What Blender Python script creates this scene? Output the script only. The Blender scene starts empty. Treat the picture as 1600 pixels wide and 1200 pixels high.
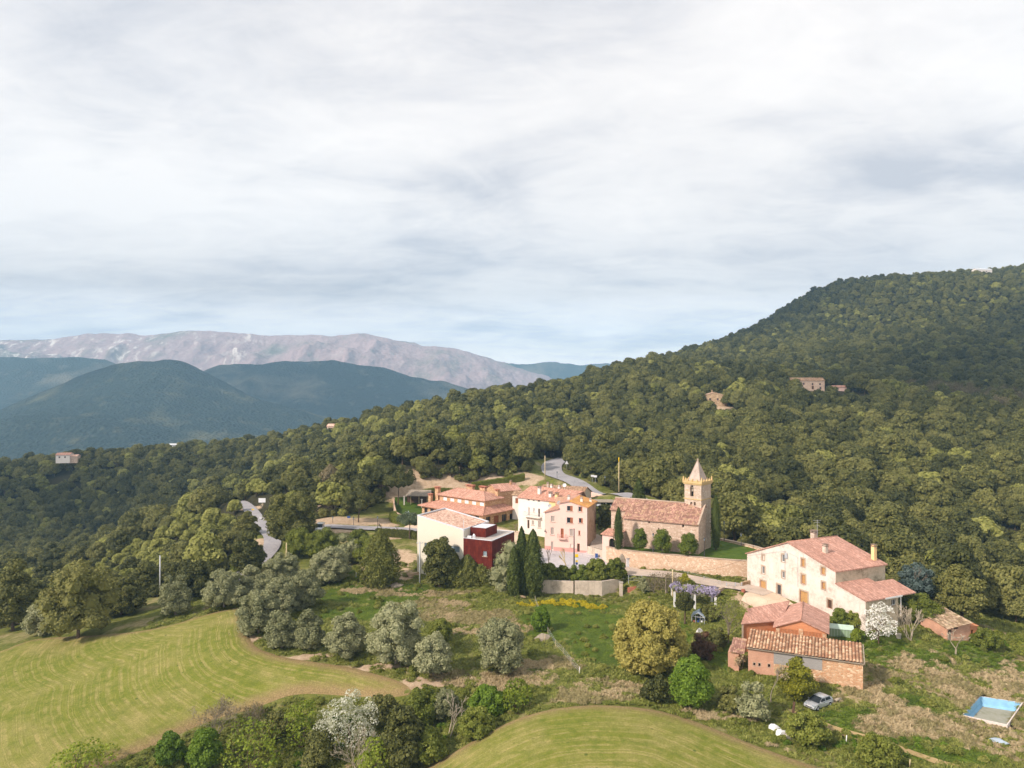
import bpy, bmesh, math, random
import numpy as np
from mathutils import Vector
from mathutils.geometry import delaunay_2d_cdt

random.seed(7)
rng = np.random.default_rng(11)
S = bpy.context.scene
COL = S.collection
F = 1148.0                      # focal length in photograph pixels (1600 wide), camera level at the origin
R = math.radians

# ------------------------------------------------------------------ helpers
def at(px, py, Y):
    return (Y*(px-800)/F, Y, -Y*(py-600)/F)

def atz(px, py, z):
    Y = F*(-z)/(py-600)
    return (Y*(px-800)/F, Y, z)

def tag(o, label=None, cat=None, group=None, kind=None):
    if label: o['label'] = label
    if cat: o['category'] = cat
    if group: o['group'] = group
    if kind: o['kind'] = kind
    return o

def empty(name, loc=(0, 0, 0), rz=0.0):
    o = bpy.data.objects.new(name, None)
    o.empty_display_size = 0.3
    o.location = loc
    o.rotation_euler = (0, 0, rz)
    COL.objects.link(o)
    return o

def thing(name, label, cat, loc=(0, 0, 0), rz=0.0, group=None):
    return tag(empty(name, loc, rz), label, cat, group)

def copy_tree(o, parent=None):
    c = o.copy(); COL.objects.link(c)
    if parent is not None: c.parent = parent
    for ch in list(o.children): copy_tree(ch, c)
    return c

def pworld(o):
    m = o.matrix_basis.copy()
    if o.parent is not None: m = pworld(o.parent) @ o.matrix_parent_inverse @ m
    return m
def adopt(o, parent):
    o.parent = parent
    o.matrix_parent_inverse = pworld(parent).inverted()

class MB:
    """collects faces (with automatic UVs in metres) and links them as ONE mesh object"""
    def __init__(s): s.v = []; s.f = []; s.m = []; s.sm = []
    def face(s, pts, m=0, smooth=False):
        b = len(s.v); s.v += [tuple(p) for p in pts]
        s.f.append(list(range(b, b+len(pts)))); s.m.append(m); s.sm.append(smooth)
    def box(s, c, d, rz=0.0, m=0, taper=1.0):
        """centre of the base c, size d"""
        ca, sa = math.cos(rz), math.sin(rz)
        P = []
        for k, zz in ((1.0, 0), (taper, d[2])):
            for x, y in ((-1, -1), (1, -1), (1, 1), (-1, 1)):
                X, Y = x*d[0]/2*k, y*d[1]/2*k
                P.append((c[0]+X*ca-Y*sa, c[1]+X*sa+Y*ca, c[2]+zz))
        for q in ((3, 2, 1, 0), (4, 5, 6, 7), (0, 1, 5, 4), (1, 2, 6, 5), (2, 3, 7, 6), (3, 0, 4, 7)):
            s.face([P[i] for i in q], m)
    def bar(s, a, b, w, h=None, m=0):
        """square bar between two points"""
        h = h or w
        a, b = Vector(a), Vector(b); d = (b-a)
        if d.length < 1e-6: return
        d.normalize()
        x = d.cross(Vector((0, 0, 1)))
        if x.length < 1e-3: x = Vector((1, 0, 0))
        x.normalize(); y = x.cross(d)
        P = [p + x*w/2*i + y*h/2*j for p in (a, b) for i, j in ((-1, -1), (1, -1), (1, 1), (-1, 1))]
        for q in ((0, 1, 2, 3), (7, 6, 5, 4), (0, 4, 5, 1), (1, 5, 6, 2), (2, 6, 7, 3), (3, 7, 4, 0)):
            s.face([P[i] for i in q], m)
    def tube(s, pts, rad, n=8, m=0, cap=True, smooth=True):
        pts = [Vector(p) for p in pts]
        if not hasattr(rad, '__len__'): rad = [rad]*len(pts)
        rings = []
        b = len(s.v)
        px = None
        for i, p in enumerate(pts):
            d = (pts[min(i+1, len(pts)-1)] - pts[max(i-1, 0)])
            if d.length < 1e-9: d = Vector((0, 0, 1))
            d.normalize()
            x = px if px is not None else (Vector((1, 0, 0)) if abs(d.x) < .9 else Vector((0, 1, 0)))
            x = x - d*x.dot(d)
            if x.length < 1e-4: x = d.orthogonal()
            x.normalize(); px = x; y = d.cross(x)
            for k in range(n):
                a = 2*math.pi*k/n
                s.v.append(tuple(p + (x*math.cos(a)+y*math.sin(a))*rad[i]))
        for i in range(len(pts)-1):
            for k in range(n):
                k2 = (k+1) % n
                s.f.append([b+i*n+k, b+i*n+k2, b+(i+1)*n+k2, b+(i+1)*n+k]); s.m.append(m); s.sm.append(smooth)
        if cap:
            s.f.append([b+k for k in range(n)][::-1]); s.m.append(m); s.sm.append(False)
            e = b+(len(pts)-1)*n
            s.f.append([e+k for k in range(n)]); s.m.append(m); s.sm.append(False)
    def lathe(s, c, prof, n=12, m=0, smooth=True):
        b = len(s.v)
        for r, z in prof:
            for k in range(n):
                a = 2*math.pi*k/n
                s.v.append((c[0]+r*math.cos(a), c[1]+r*math.sin(a), c[2]+z))
        for i in range(len(prof)-1):
            for k in range(n):
                k2 = (k+1) % n
                s.f.append([b+i*n+k, b+i*n+k2, b+(i+1)*n+k2, b+(i+1)*n+k]); s.m.append(m); s.sm.append(smooth)
        e = b+(len(prof)-1)*n
        s.f.append([e+k for k in range(n)]); s.m.append(m); s.sm.append(False)
    def prism(s, poly, z0, z1, m=0, mt=None):
        """vertical prism, poly counter-clockwise xy"""
        n = len(poly)
        f0 = z0 if callable(z0) else (lambda x, y: z0)
        f1 = z1 if callable(z1) else (lambda x, y: z1)
        for i in range(n):
            a, b = poly[i], poly[(i+1) % n]
            s.face([(a[0], a[1], f0(*a)), (b[0], b[1], f0(*b)), (b[0], b[1], f1(*b)), (a[0], a[1], f1(*a))], m)
        s.face([(p[0], p[1], f1(*p)) for p in poly], m if mt is None else mt)
        s.face([(p[0], p[1], f0(*p)) for p in poly][::-1], m)
    def slab(s, quad, t, m=0):
        """thick sheet: top polygon and its offset below by t"""
        q = [Vector(p) for p in quad]; n = len(q)
        lo = [p - Vector((0, 0, t)) for p in q]
        s.face(q, m); s.face(lo[::-1], m)
        for i in range(n):
            j = (i+1) % n
            s.face([lo[i], lo[j], q[j], q[i]], m)
    def build(s, name, mats, parent=None, bevel=0.0):
        me = bpy.data.meshes.new(name)
        me.from_pydata(s.v, [], s.f)
        if not isinstance(mats, (list, tuple)): mats = [mats]
        for m in mats: me.materials.append(m)
        me.polygons.foreach_set('material_index', s.m)
        me.polygons.foreach_set('use_smooth', s.sm)
        uv = me.uv_layers.new(name='UVMap')
        co = np.array(s.v, dtype=float)
        data = np.zeros((len(me.loops), 2))
        k = 0
        for f in s.f:
            P = co[f]
            nn = np.zeros(3)
            for i in range(len(f)):
                a, b = P[i], P[(i+1) % len(f)]
                nn += np.cross(a, b)
            l = np.linalg.norm(nn); nn = nn/l if l > 1e-12 else np.array([0, 0, 1.])
            ua = np.cross([0, 0, 1.], nn); lu = np.linalg.norm(ua)
            if lu < 0.02: ua = np.array([1., 0, 0])
            else: ua /= lu
            va = np.cross(nn, ua)
            data[k:k+len(f), 0] = P @ ua; data[k:k+len(f), 1] = P @ va
            k += len(f)
        uv.data.foreach_set('uv', data.ravel())
        me.validate(); me.update()
        o = bpy.data.objects.new(name, me); COL.objects.link(o)
        if parent is not None: adopt(o, parent)
        if bevel:
            bv = o.modifiers.new('edge', 'BEVEL'); bv.width = bevel; bv.segments = 2; bv.limit_method = 'ANGLE'
        return o

def mesh_np(name, verts, faces4, mats, mi=None, parent=None, smooth=False, link=True):
    """quads from arrays"""
    me = bpy.data.meshes.new(name)
    nf, w = faces4.shape
    me.vertices.add(len(verts)); me.vertices.foreach_set('co', np.ascontiguousarray(verts, dtype=np.float32).ravel())
    me.loops.add(nf*w); me.loops.foreach_set('vertex_index', np.ascontiguousarray(faces4, dtype=np.int32).ravel())
    me.polygons.add(nf); me.polygons.foreach_set('loop_start', np.arange(0, nf*w, w, dtype=np.int32))
    try: me.polygons.foreach_set('loop_total', np.full(nf, w, dtype=np.int32))
    except Exception: pass
    if not isinstance(mats, (list, tuple)): mats = [mats]
    for m in mats: me.materials.append(m)
    if mi is not None: me.polygons.foreach_set('material_index', np.ascontiguousarray(mi, dtype=np.int32))
    me.polygons.foreach_set('use_smooth', np.full(nf, smooth, dtype=bool))
    me.update(calc_edges=True); me.validate()
    o = bpy.data.objects.new(name, me)
    if link: COL.objects.link(o)
    if parent is not None: adopt(o, parent)
    return o

# ------------------------------------------------------------------ materials
def lin(r, g, b):
    f = lambda c: (c/255/12.92) if c <= 10 else ((c/255+.055)/1.055)**2.4
    return (f(r), f(g), f(b))

class NT:
    def __init__(s, mat): s.nt = mat.node_tree; s.n = s.nt.nodes; s.l = s.nt.links
    def add(s, t, **kw):
        n = s.n.new(t)
        for k, v in kw.items():
            if k == 'inp':
                for i, x in v.items():
                    if hasattr(x, 'is_output'): s.l.new(x, n.inputs[i])
                    else: n.inputs[i].default_value = x
            else: setattr(n, k, v)
        return n
    def noise(s, vec, scale, detail=4, rough=.55, dist=0.0):
        n = s.add('ShaderNodeTexNoise', inp={'Scale': scale, 'Detail': detail, 'Roughness': rough, 'Distortion': dist})
        if vec is not None: s.l.new(vec, n.inputs['Vector'])
        return n.outputs['Fac']
    def voro(s, vec, scale, feature='F1', rnd=1.0, out='Distance'):
        n = s.add('ShaderNodeTexVoronoi', feature=feature, inp={'Scale': scale, 'Randomness': rnd})
        if vec is not None: s.l.new(vec, n.inputs['Vector'])
        return n.outputs[out]
    def ramp(s, fac, stops, interp='LINEAR'):
        n = s.add('ShaderNodeValToRGB'); n.color_ramp.interpolation = interp
        e = n.color_ramp.elements
        while len(e) < len(stops): e.new(0.5)
        for i, (p, c) in enumerate(stops):
            e[i].position = p
            e[i].color = (c, c, c, 1) if not hasattr(c, '__len__') else (*c, 1)
        s.l.new(fac, n.inputs['Fac']); return n.outputs['Color']
    def mix(s, fac, a, b, mode='MIX'):
        n = s.add('ShaderNodeMix', data_type='RGBA', blend_type=mode)
        for sock, x in ((n.inputs['Factor'], fac), (n.inputs['A'], a), (n.inputs['B'], b)):
            if hasattr(x, 'is_output'): s.l.new(x, sock)
            elif hasattr(x, '__len__'): sock.default_value = (*x[:3], 1)
            else: sock.default_value = x
        # RGBA sockets of the mix node
        ia = [i for i in n.inputs if i.name == 'A' and i.type == 'RGBA'][0]
        ib = [i for i in n.inputs if i.name == 'B' and i.type == 'RGBA'][0]
        for sock, x in ((ia, a), (ib, b)):
            if hasattr(x, 'is_output'): s.l.new(x, sock)
            elif hasattr(x, '__len__'): sock.default_value = (*x[:3], 1)
        return [o for o in n.outputs if o.type == 'RGBA'][0]
    def math(s, op, a, b=0.0, clamp=False):
        n = s.add('ShaderNodeMath', operation=op, use_clamp=clamp)
        for i, x in enumerate((a, b)):
            if hasattr(x, 'is_output'): s.l.new(x, n.inputs[i])
            else: n.inputs[i].default_value = x
        return n.outputs[0]
    def mapping(s, vec, scale=(1, 1, 1), rot=(0, 0, 0), loc=(0, 0, 0)):
        n = s.add('ShaderNodeMapping'); n.inputs['Scale'].default_value = scale; n.inputs['Rotation'].default_value = rot
        n.inputs['Location'].default_value = loc
        s.l.new(vec, n.inputs['Vector']); return n.outputs['Vector']
    def coord(s, which='Object'): return s.add('ShaderNodeTexCoord').outputs[which]
    def geo(s, which='Position'): return s.add('ShaderNodeNewGeometry').outputs[which]
    def attr(s, name, out='Fac'): return s.add('ShaderNodeAttribute', attribute_name=name).outputs[out]
    def finish(s, col, rough=.9, bump=None, strength=.4, dist=.05, spec=.2, extra=None):
        b = s.add('ShaderNodeBsdfPrincipled')
        if hasattr(col, 'is_output'): s.l.new(col, b.inputs['Base Color'])
        else: b.inputs['Base Color'].default_value = (*col, 1)
        if hasattr(rough, 'is_output'): s.l.new(rough, b.inputs['Roughness'])
        else: b.inputs['Roughness'].default_value = rough
        b.inputs['Specular IOR Level'].default_value = spec
        if bump is not None:
            bn = s.add('ShaderNodeBump', inp={'Strength': strength, 'Distance': dist, 'Height': bump})
            s.l.new(bn.outputs['Normal'], b.inputs['Normal'])
        o = s.add('ShaderNodeOutputMaterial')
        s.l.new(b.outputs['BSDF'], o.inputs['Surface'])
        for k, v in (extra or {}).items(): b.inputs[k].default_value = v
        return b

def newmat(name):
    m = bpy.data.materials.new(name); m.use_nodes = True; m.node_tree.nodes.clear()
    return m, NT(m)

def plain(name, col, rough=.7, var=.12, scale=3.0, spec=.25, metallic=0.0):
    m, t = newmat(name)
    c = t.coord('Object')
    n = t.noise(c, scale, 5, .6)
    lo = tuple(x*(1-var) for x in col); hi = tuple(min(1, x*(1+var)) for x in col)
    t.finish(t.ramp(n, [(.3, lo), (.7, hi)]), rough, n, .15, .02, spec, {'Metallic': metallic})
    return m

def plaster(name, col, stain=lin(120, 105, 85), amt=.35, scale=1.0, streak=True, rough=.9):
    """weathered render: cloudy patches, rain streaks, fine grain"""
    m, t = newmat(name)
    uv = t.coord('UV')
    big = t.noise(uv, .35*scale, 6, .65)
    mid = t.noise(uv, 1.6*scale, 6, .7)
    st = t.noise(t.mapping(uv, (1.8*scale, .18*scale, 1)), 1.0, 5, .65)
    k = t.math('MULTIPLY', t.ramp(big, [(.38, 0.), (.64, 1.)]), t.ramp(mid, [(.38, .15), (.62, 1.)]))
    if streak: k = t.math('MAXIMUM', k, t.math('MULTIPLY', t.ramp(st, [(.52, 0.), (.75, 1.)]), .8))
    k = t.math('MULTIPLY', k, amt)
    c = t.mix(k, col, stain)
    g = t.noise(uv, 14, 3, .6)
    c = t.mix(.10, c, t.ramp(g, [(.3, .25), (.7, 1.)]), 'MULTIPLY')
    t.finish(c, rough, g, .25, .02)
    return m

def stone(name, c1, c2, c3, scale=2.2, mortar=lin(190, 170, 140), rough=.92, lichen=None):
    m, t = newmat(name)
    uv = t.coord('UV')
    w = t.noise(uv, 3.0, 3, .5)
    uvd = t.add('ShaderNodeVectorMath', operation='ADD')
    t.l.new(t.mapping(uv, (scale, scale*1.45, scale)), uvd.inputs[0])
    sc = t.add('ShaderNodeVectorMath', operation='SCALE'); sc.inputs['Scale'].default_value = .5
    n3 = t.add('ShaderNodeTexNoise', inp={'Scale': 2.5, 'Detail': 2.}); t.l.new(uv, n3.inputs['Vector'])
    t.l.new(n3.outputs['Color'], sc.inputs[0]); t.l.new(sc.outputs[0], uvd.inputs[1])
    cell = t.add('ShaderNodeTexVoronoi', feature='F1'); cell.inputs['Scale'].default_value = 1.0
    t.l.new(uvd.outputs[0], cell.inputs['Vector'])
    edge = t.add('ShaderNodeTexVoronoi', feature='DISTANCE_TO_EDGE'); edge.inputs['Scale'].default_value = 1.0
    t.l.new(uvd.outputs[0], edge.inputs['Vector'])
    sep = t.add('ShaderNodeSeparateColor'); t.l.new(cell.outputs['Color'], sep.inputs['Color'])
    c = t.ramp(sep.outputs[0], [(0., c1), (.5, c2), (1., c3)])
    e = t.ramp(edge.outputs['Distance'], [(.02, 1.), (.10, 0.)])
    c = t.mix(t.math('MULTIPLY', e, .6), c, mortar)
    big = t.noise(uv, .4, 5, .65)
    c = t.mix(t.ramp(big, [(.4, 0.), (.8, .35)]), c, tuple(x*.7 for x in c2))
    if lichen:
        li = t.noise(uv, 1.1, 6, .7)
        c = t.mix(t.ramp(li, [(.58, 0.), (.68, .75)]), c, lichen)
    g = t.noise(uv, 9, 4, .65)
    h = t.math('ADD', t.math('MULTIPLY', t.ramp(edge.outputs['Distance'], [(.0, 0.), (.2, 1.)]), 1.0), t.math('MULTIPLY', g, .4))
    t.finish(c, rough, h, .6, .06)
    return m

def brick(name, c1, c2, mortar, rough=.9, stain=.3):
    m, t = newmat(name)
    uv = t.coord('UV')
    b = t.add('ShaderNodeTexBrick', inp={'Color1': (*c1, 1), 'Color2': (*c2, 1), 'Mortar': (*mortar, 1), 'Scale': 1.0, 'Mortar Size': .012,
                                          'Brick Width': .32, 'Row Height': .09, 'Bias': .1})
    t.l.new(uv, b.inputs['Vector'])
    big = t.noise(uv, .6, 6, .7)
    c = t.mix(t.math('MULTIPLY', t.ramp(big, [(.4, 0.), (.7, 1.)]), stain), b.outputs['Color'], tuple(x*.5 for x in c1))
    t.finish(c, rough, b.outputs['Fac'], -.3, .02)
    return m

def rooftile(name, c1, c2, c3, pitch=.30, course=.38, lichen=None, lamt=.5, dirt=.4, depth=1.0, mott=0.0, wobble=.12):
    """clay tile roof: barrels across u, courses down v, per-tile colour, lichen and soot"""
    m, t = newmat(name)
    uv = t.coord('UV')
    s = t.add('ShaderNodeSeparateXYZ'); t.l.new(uv, s.inputs[0])
    wob = t.math('MULTIPLY', t.math('SUBTRACT', t.noise(uv, .8, 3), .5), wobble)
    u = t.math('DIVIDE', t.math('ADD', s.outputs[0], wob), pitch)
    fu = t.math('FRACT', u); iu = t.math('FLOOR', u)
    v = t.math('ADD', t.math('DIVIDE', s.outputs[1], course), t.math('MULTIPLY', t.math('FRACT', t.math('MULTIPLY', iu, .618)), .25))
    fv = t.math('FRACT', v); iv = t.math('FLOOR', v)
    cmb = t.add('ShaderNodeCombineXYZ'); t.l.new(iu, cmb.inputs[0]); t.l.new(iv, cmb.inputs[1])
    wn = t.add('ShaderNodeTexWhiteNoise', noise_dimensions='2D'); t.l.new(cmb.outputs[0], wn.inputs['Vector'])
    c = t.ramp(wn.outputs['Value'], [(0., c1), (.45, c2), (.8, c3), (1., tuple(min(1, x*1.2) for x in c3))])
    wc = t.add('ShaderNodeTexWhiteNoise', noise_dimensions='1D'); t.l.new(iu, wc.inputs['W'])
    c = t.mix(.4, c, t.ramp(wc.outputs['Value'], [(.1, .6), (.9, 1.25)]), 'MULTIPLY')
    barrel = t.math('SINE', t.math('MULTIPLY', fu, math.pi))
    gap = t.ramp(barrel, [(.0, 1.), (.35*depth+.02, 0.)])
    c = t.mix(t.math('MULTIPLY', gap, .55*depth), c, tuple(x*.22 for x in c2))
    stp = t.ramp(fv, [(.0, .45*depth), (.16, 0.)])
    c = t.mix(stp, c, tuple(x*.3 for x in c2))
    big = t.noise(uv, .35, 6, .7)
    c = t.mix(t.math('MULTIPLY', t.ramp(big, [(.42, 0.), (.72, 1.)]), dirt), c, tuple(x*.45 for x in c1))
    if mott:
        mo = t.noise(uv, 2.2, 3, .7)
        c = t.mix(t.math('MULTIPLY', t.ramp(mo, [(.52, 0.), (.58, 1.)]), mott), c, lin(235, 215, 190))
    if lichen:
        li = t.noise(uv, .9, 7, .75)
        c = t.mix(t.math('MULTIPLY', t.ramp(li, [(.5, 0.), (.62, 1.)]), lamt), c, lichen)
    h = t.math('ADD', barrel, t.math('MULTIPLY', fv, -.35))
    t.finish(c, .88, h, .7*depth, .08)
    return m

def leafmat(name, c1, c2, c3, trans=.25, rough=.65, spec=.25, tree_var=.35):
    """foliage: differs from leaf cluster to leaf cluster and from tree to tree"""
    m, t = newmat(name)
    isl = t.geo('Random Per Island')
    oi = t.add('ShaderNodeObjectInfo').outputs['Random']
    pos = t.geo('Position')
    n = t.noise(pos, .45, 3, .6)
    k = t.math('ADD', t.math('MULTIPLY', isl, .55), t.math('ADD', t.math('MULTIPLY', n, .45), t.math('MULTIPLY', t.math('SUBTRACT', oi, .5), tree_var)))
    c = t.ramp(k, [(.12, c1), (.5, c2), (.95, c3)])
    d = t.add('ShaderNodeBsdfPrincipled'); t.l.new(c, d.inputs['Base Color'])
    d.inputs['Roughness'].default_value = rough; d.inputs['Specular IOR Level'].default_value = spec
    tr = t.add('ShaderNodeBsdfTranslucent')
    t.l.new(t.mix(1., c, (1.3, 1.35, .6), 'MULTIPLY'), tr.inputs['Color'])
    mx = t.add('ShaderNodeMixShader'); mx.inputs[0].default_value = trans
    t.l.new(d.outputs[0], mx.inputs[1]); t.l.new(tr.outputs[0], mx.inputs[2])
    o = t.add('ShaderNodeOutputMaterial'); t.l.new(mx.outputs[0], o.inputs['Surface'])
    return m

def barkmat(name, col):
    m, t = newmat(name)
    c = t.coord('Object')
    n = t.noise(t.mapping(c, (6, 6, 1.2)), 1.5, 5, .7)
    t.finish(t.ramp(n, [(.3, tuple(x*.55 for x in col)), (.7, col)]), .95, n, .6, .04)
    return m

def glassmat(name, col=(.02, .025, .03), rough=.12):
    m, t = newmat(name)
    n = t.noise(t.coord('Object'), .9, 3)
    t.finish(t.ramp(n, [(.3, col), (.7, tuple(x*1.8 for x in col))]), rough, n, .05, .02, .5)
    return m

M = {}
M['plaster_farm'] = plaster('farm_plaster', lin(228, 215, 203), lin(146, 128, 110), .66)
M['plaster_stain'] = plaster('stained_plaster', lin(206, 190, 164), lin(110, 98, 78), .85)
M['plaster_pink'] = plaster('pink_plaster', lin(236, 200, 186), lin(215, 178, 160), .35)
M['plaster_pinkdado'] = plaster('rose_plaster', lin(222, 160, 150), lin(190, 135, 125), .4)
M['plaster_side'] = plaster('side_plaster', lin(205, 172, 148), lin(140, 108, 84), .9)  # pink house side walls: shade put into a darker base, plus stains
M['plaster_white'] = plaster('white_plaster', lin(230, 222, 214), lin(205, 190, 170), .35)
M['plaster_cream'] = plaster('cream_plaster', lin(236, 205, 150), lin(205, 165, 110), .35)
M['plaster_hall'] = plaster('hall_plaster', lin(222, 214, 196), lin(220, 206, 170), .25, .5)
M['plaster_grey'] = plaster('grey_plaster', lin(214, 198, 180), lin(130, 114, 96), .7)
M['concrete'] = plaster('concrete', lin(190, 182, 170), lin(120, 110, 96), .6)
M['block'] = brick('concrete_block', lin(170, 165, 160), lin(158, 154, 150), lin(130, 126, 120), stain=.15)
M['stone_church'] = stone('church_stone', lin(210, 184, 164), lin(190, 160, 140), lin(224, 202, 184), 2.2)
M['stone_tower'] = stone('tower_stone', lin(204, 186, 168), lin(184, 162, 144), lin(216, 200, 184), 2.4, lichen=lin(196, 160, 96))
M['stone_spire'] = plaster('spire_stone', lin(192, 176, 164), lin(135, 118, 98), .7, 1.6)
M['lichen_stone'] = plaster('lichen_stone', lin(204, 180, 132), lin(196, 152, 80), .8, 3)
M['stone_wall'] = stone('wall_stone', lin(218, 190, 164), lin(202, 166, 138), lin(232, 210, 186), 2.4)
M['stone_barn'] = stone('barn_stone', lin(210, 168, 132), lin(192, 144, 108), lin(226, 198, 166), 2.6)
M['stone_rest'] = stone('honey_stone', lin(206, 168, 128), lin(186, 140, 104), lin(222, 190, 152), 2.3)
M['stone_rubble'] = stone('rubble_stone', lin(176, 148, 116), lin(150, 124, 96), lin(196, 170, 140), 1.6)
M['stone_trim'] = plaster('stone_trim', lin(186, 166, 146), lin(130, 112, 94), .6, 2)
M['brick_old'] = brick('old_brick', lin(208, 156, 130), lin(192, 138, 112), lin(205, 175, 150), stain=.5)
M['brick_orange'] = brick('orange_brick', lin(216, 140, 92), lin(200, 122, 78), lin(190, 150, 120), stain=.25)
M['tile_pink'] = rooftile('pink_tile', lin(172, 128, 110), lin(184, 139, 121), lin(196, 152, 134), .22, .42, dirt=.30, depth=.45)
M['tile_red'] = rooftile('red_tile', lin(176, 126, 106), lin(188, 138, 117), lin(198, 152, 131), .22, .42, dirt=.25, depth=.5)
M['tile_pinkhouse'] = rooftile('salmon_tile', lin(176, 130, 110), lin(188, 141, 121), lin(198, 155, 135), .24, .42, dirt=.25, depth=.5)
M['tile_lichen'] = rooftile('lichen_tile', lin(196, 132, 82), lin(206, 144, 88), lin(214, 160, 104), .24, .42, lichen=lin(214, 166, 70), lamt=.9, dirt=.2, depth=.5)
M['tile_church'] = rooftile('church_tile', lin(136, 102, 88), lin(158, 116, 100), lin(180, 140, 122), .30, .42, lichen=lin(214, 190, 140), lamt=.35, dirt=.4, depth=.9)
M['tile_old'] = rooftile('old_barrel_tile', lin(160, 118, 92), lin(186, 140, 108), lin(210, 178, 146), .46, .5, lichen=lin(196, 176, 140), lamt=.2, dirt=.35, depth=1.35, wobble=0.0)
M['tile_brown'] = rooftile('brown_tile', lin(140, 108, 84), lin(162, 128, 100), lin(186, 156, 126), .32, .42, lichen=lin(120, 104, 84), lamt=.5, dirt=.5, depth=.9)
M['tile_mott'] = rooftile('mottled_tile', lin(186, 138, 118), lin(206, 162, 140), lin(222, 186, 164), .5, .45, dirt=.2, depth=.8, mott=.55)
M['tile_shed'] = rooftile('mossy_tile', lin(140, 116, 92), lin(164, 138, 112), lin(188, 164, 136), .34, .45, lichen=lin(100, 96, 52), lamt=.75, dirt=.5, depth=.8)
M['wood_ochre'] = plain('ochre_wood', lin(182, 142, 92), .7, .2, 4)
M['wood_brown'] = plain('brown_wood', lin(150, 92, 62), .7, .25, 4)
M['wood_dark'] = plain('dark_wood', lin(84, 62, 48), .8, .3, 4)
M['wood_grey'] = plain('grey_wood', lin(150, 138, 122), .9, .3, 2)
M['wood_pole'] = plain('pole_wood', lin(196, 178, 140), .9, .2, 1.5)
M['white_paint'] = plain('white_paint', (.78, .77, .74), .5, .06, 3)
M['shutter_white'] = plain('white_shutter', (.72, .72, .74), .6, .06, 6)
M['shutter_grey'] = plain('grey_shutter', lin(168, 156, 146), .6, .1, 6)
M['dark_in'] = plain('painted_room_shade', (.012, .010, .009), .9, .2, 2)  # near-black panels that paint the shade inside openings
M['glass'] = glassmat('window_glass')
M['glass_pale'] = glassmat('pale_glass', (.16, .20, .22), .15)
M['metal_dark'] = plain('dark_metal', (.05, .05, .055), .45, .2, 4, .4)
M['metal_grey'] = plain('galvanised_metal', (.42, .44, .46), .4, .12, 3, .4)
M['metal_white'] = plain('roof_flashing', (.62, .63, .66), .45, .08, 2, .4)
M['gravel_roof'] = plain('gravel_roof', lin(176, 166, 158), .95, .25, 6)
M['green_sheet'] = plain('green_sheet', lin(136, 158, 128), .55, .12, 1.2)
M['green_roof'] = plain('pale_green_sheet', lin(176, 196, 178), .45, .1, 1.2)
M['tarp_green'] = plain('green_tarpaulin', lin(30, 74, 58), .6, .15, 2)
M['blue_roof'] = plain('blue_grey_sheet', lin(160, 174, 186), .4, .1, 2)
M['plastic_white'] = plain('white_plastic', (.75, .75, .76), .35, .06, 3, .45)
M['black'] = plain('rubber', (.015, .015, .016), .8, .2, 8)
M['yellow'] = plain('yellow_paint', lin(240, 200, 30), .5, .05, 3)
M['blue'] = plain('blue_paint', lin(60, 90, 150), .5, .08, 3)
M['bluepool'] = plain('pool_blue', lin(140, 186, 214), .6, .12, 1.5)
M['coping'] = plain('pool_coping', lin(214, 200, 190), .8, .12, 2)
M['red_clay'] = plain('red_clay', lin(178, 112, 90), .8, .15, 4)
M['chimney_cap'] = plain('chimney_cap', lin(130, 110, 96), .9, .25, 4)
def corten():
    m, t = newmat('corten_steel')
    uv = t.coord('UV')
    b = t.add('ShaderNodeTexBrick', offset=.0, inp={'Color1': (1, 1, 1, 1), 'Color2': (.82, .82, .82, 1), 'Mortar': (.45, .45, .45, 1), 'Scale': 1.0, 'Mortar Size': .012, 'Brick Width': 2.4, 'Row Height': 1.25})
    t.l.new(uv, b.inputs['Vector'])
    n = t.noise(t.mapping(uv, (1, .35, 1)), 1.2, 6, .7)
    c = t.ramp(n, [(.25, lin(68, 19, 12)), (.5, lin(94, 29, 18)), (.75, lin(124, 50, 28))])
    c = t.mix(1., c, b.outputs['Color'], 'MULTIPLY')
    t.finish(c, .75, b.outputs['Fac'], -.2, .02)
    return m
M['corten'] = corten()
M['silver'] = None
def carpaint(name, col):
    m, t = newmat(name)
    n = t.noise(t.coord('Object'), 2.0, 4)
    t.finish(t.ramp(n, [(.3, tuple(x*.85 for x in col)), (.7, col)]), .32, None, spec=.5, extra={'Metallic': .35, 'Coat Weight': .4})
    return m
M['silver'] = carpaint('silver_paint', (.55, .57, .60))
M['carwhite'] = carpaint('white_car_paint', (.72, .74, .76))
M['bark'] = barkmat('oak_bark', lin(110, 92, 74))
M['bark_pale'] = barkmat('pale_bark', lin(186, 172, 150))
M['bark_grey'] = barkmat('grey_bark', lin(150, 138, 122))
# foliage
M['oak'] = leafmat('holm_oak_leaves', (0.036, 0.042, 0.008), (0.1, 0.105, 0.022), (0.205, 0.195, 0.052), 0.12, tree_var=0.65)
M['oak_light'] = leafmat('pale_and_sunlit_oak_leaves', (0.115, 0.125, 0.022), (0.215, 0.22, 0.045), (0.34, 0.33, 0.09), 0.18, tree_var=0.5)  # lighter tone paints the sunlit strip on the left; also scattered pale trees
M['oak_brown'] = leafmat('budding_leaves', (0.1, 0.085, 0.045), (0.19, 0.155, 0.085), (0.29, 0.24, 0.14))
M['olive'] = leafmat('olive_leaves', (.125, .135, .058), (.24, .245, .118), (.38, .375, .21), 0.12, tree_var=0.35)
M['thuja'] = leafmat('thuja_sprays', (0.055, 0.065, 0.012), (0.125, 0.135, 0.025), (0.21, 0.21, 0.05), 0.25, tree_var=0.35)
M['cypress'] = leafmat('cypress_sprays', (0.035, 0.055, 0.01), (0.08, 0.105, 0.018), (0.14, 0.165, 0.035))
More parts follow.
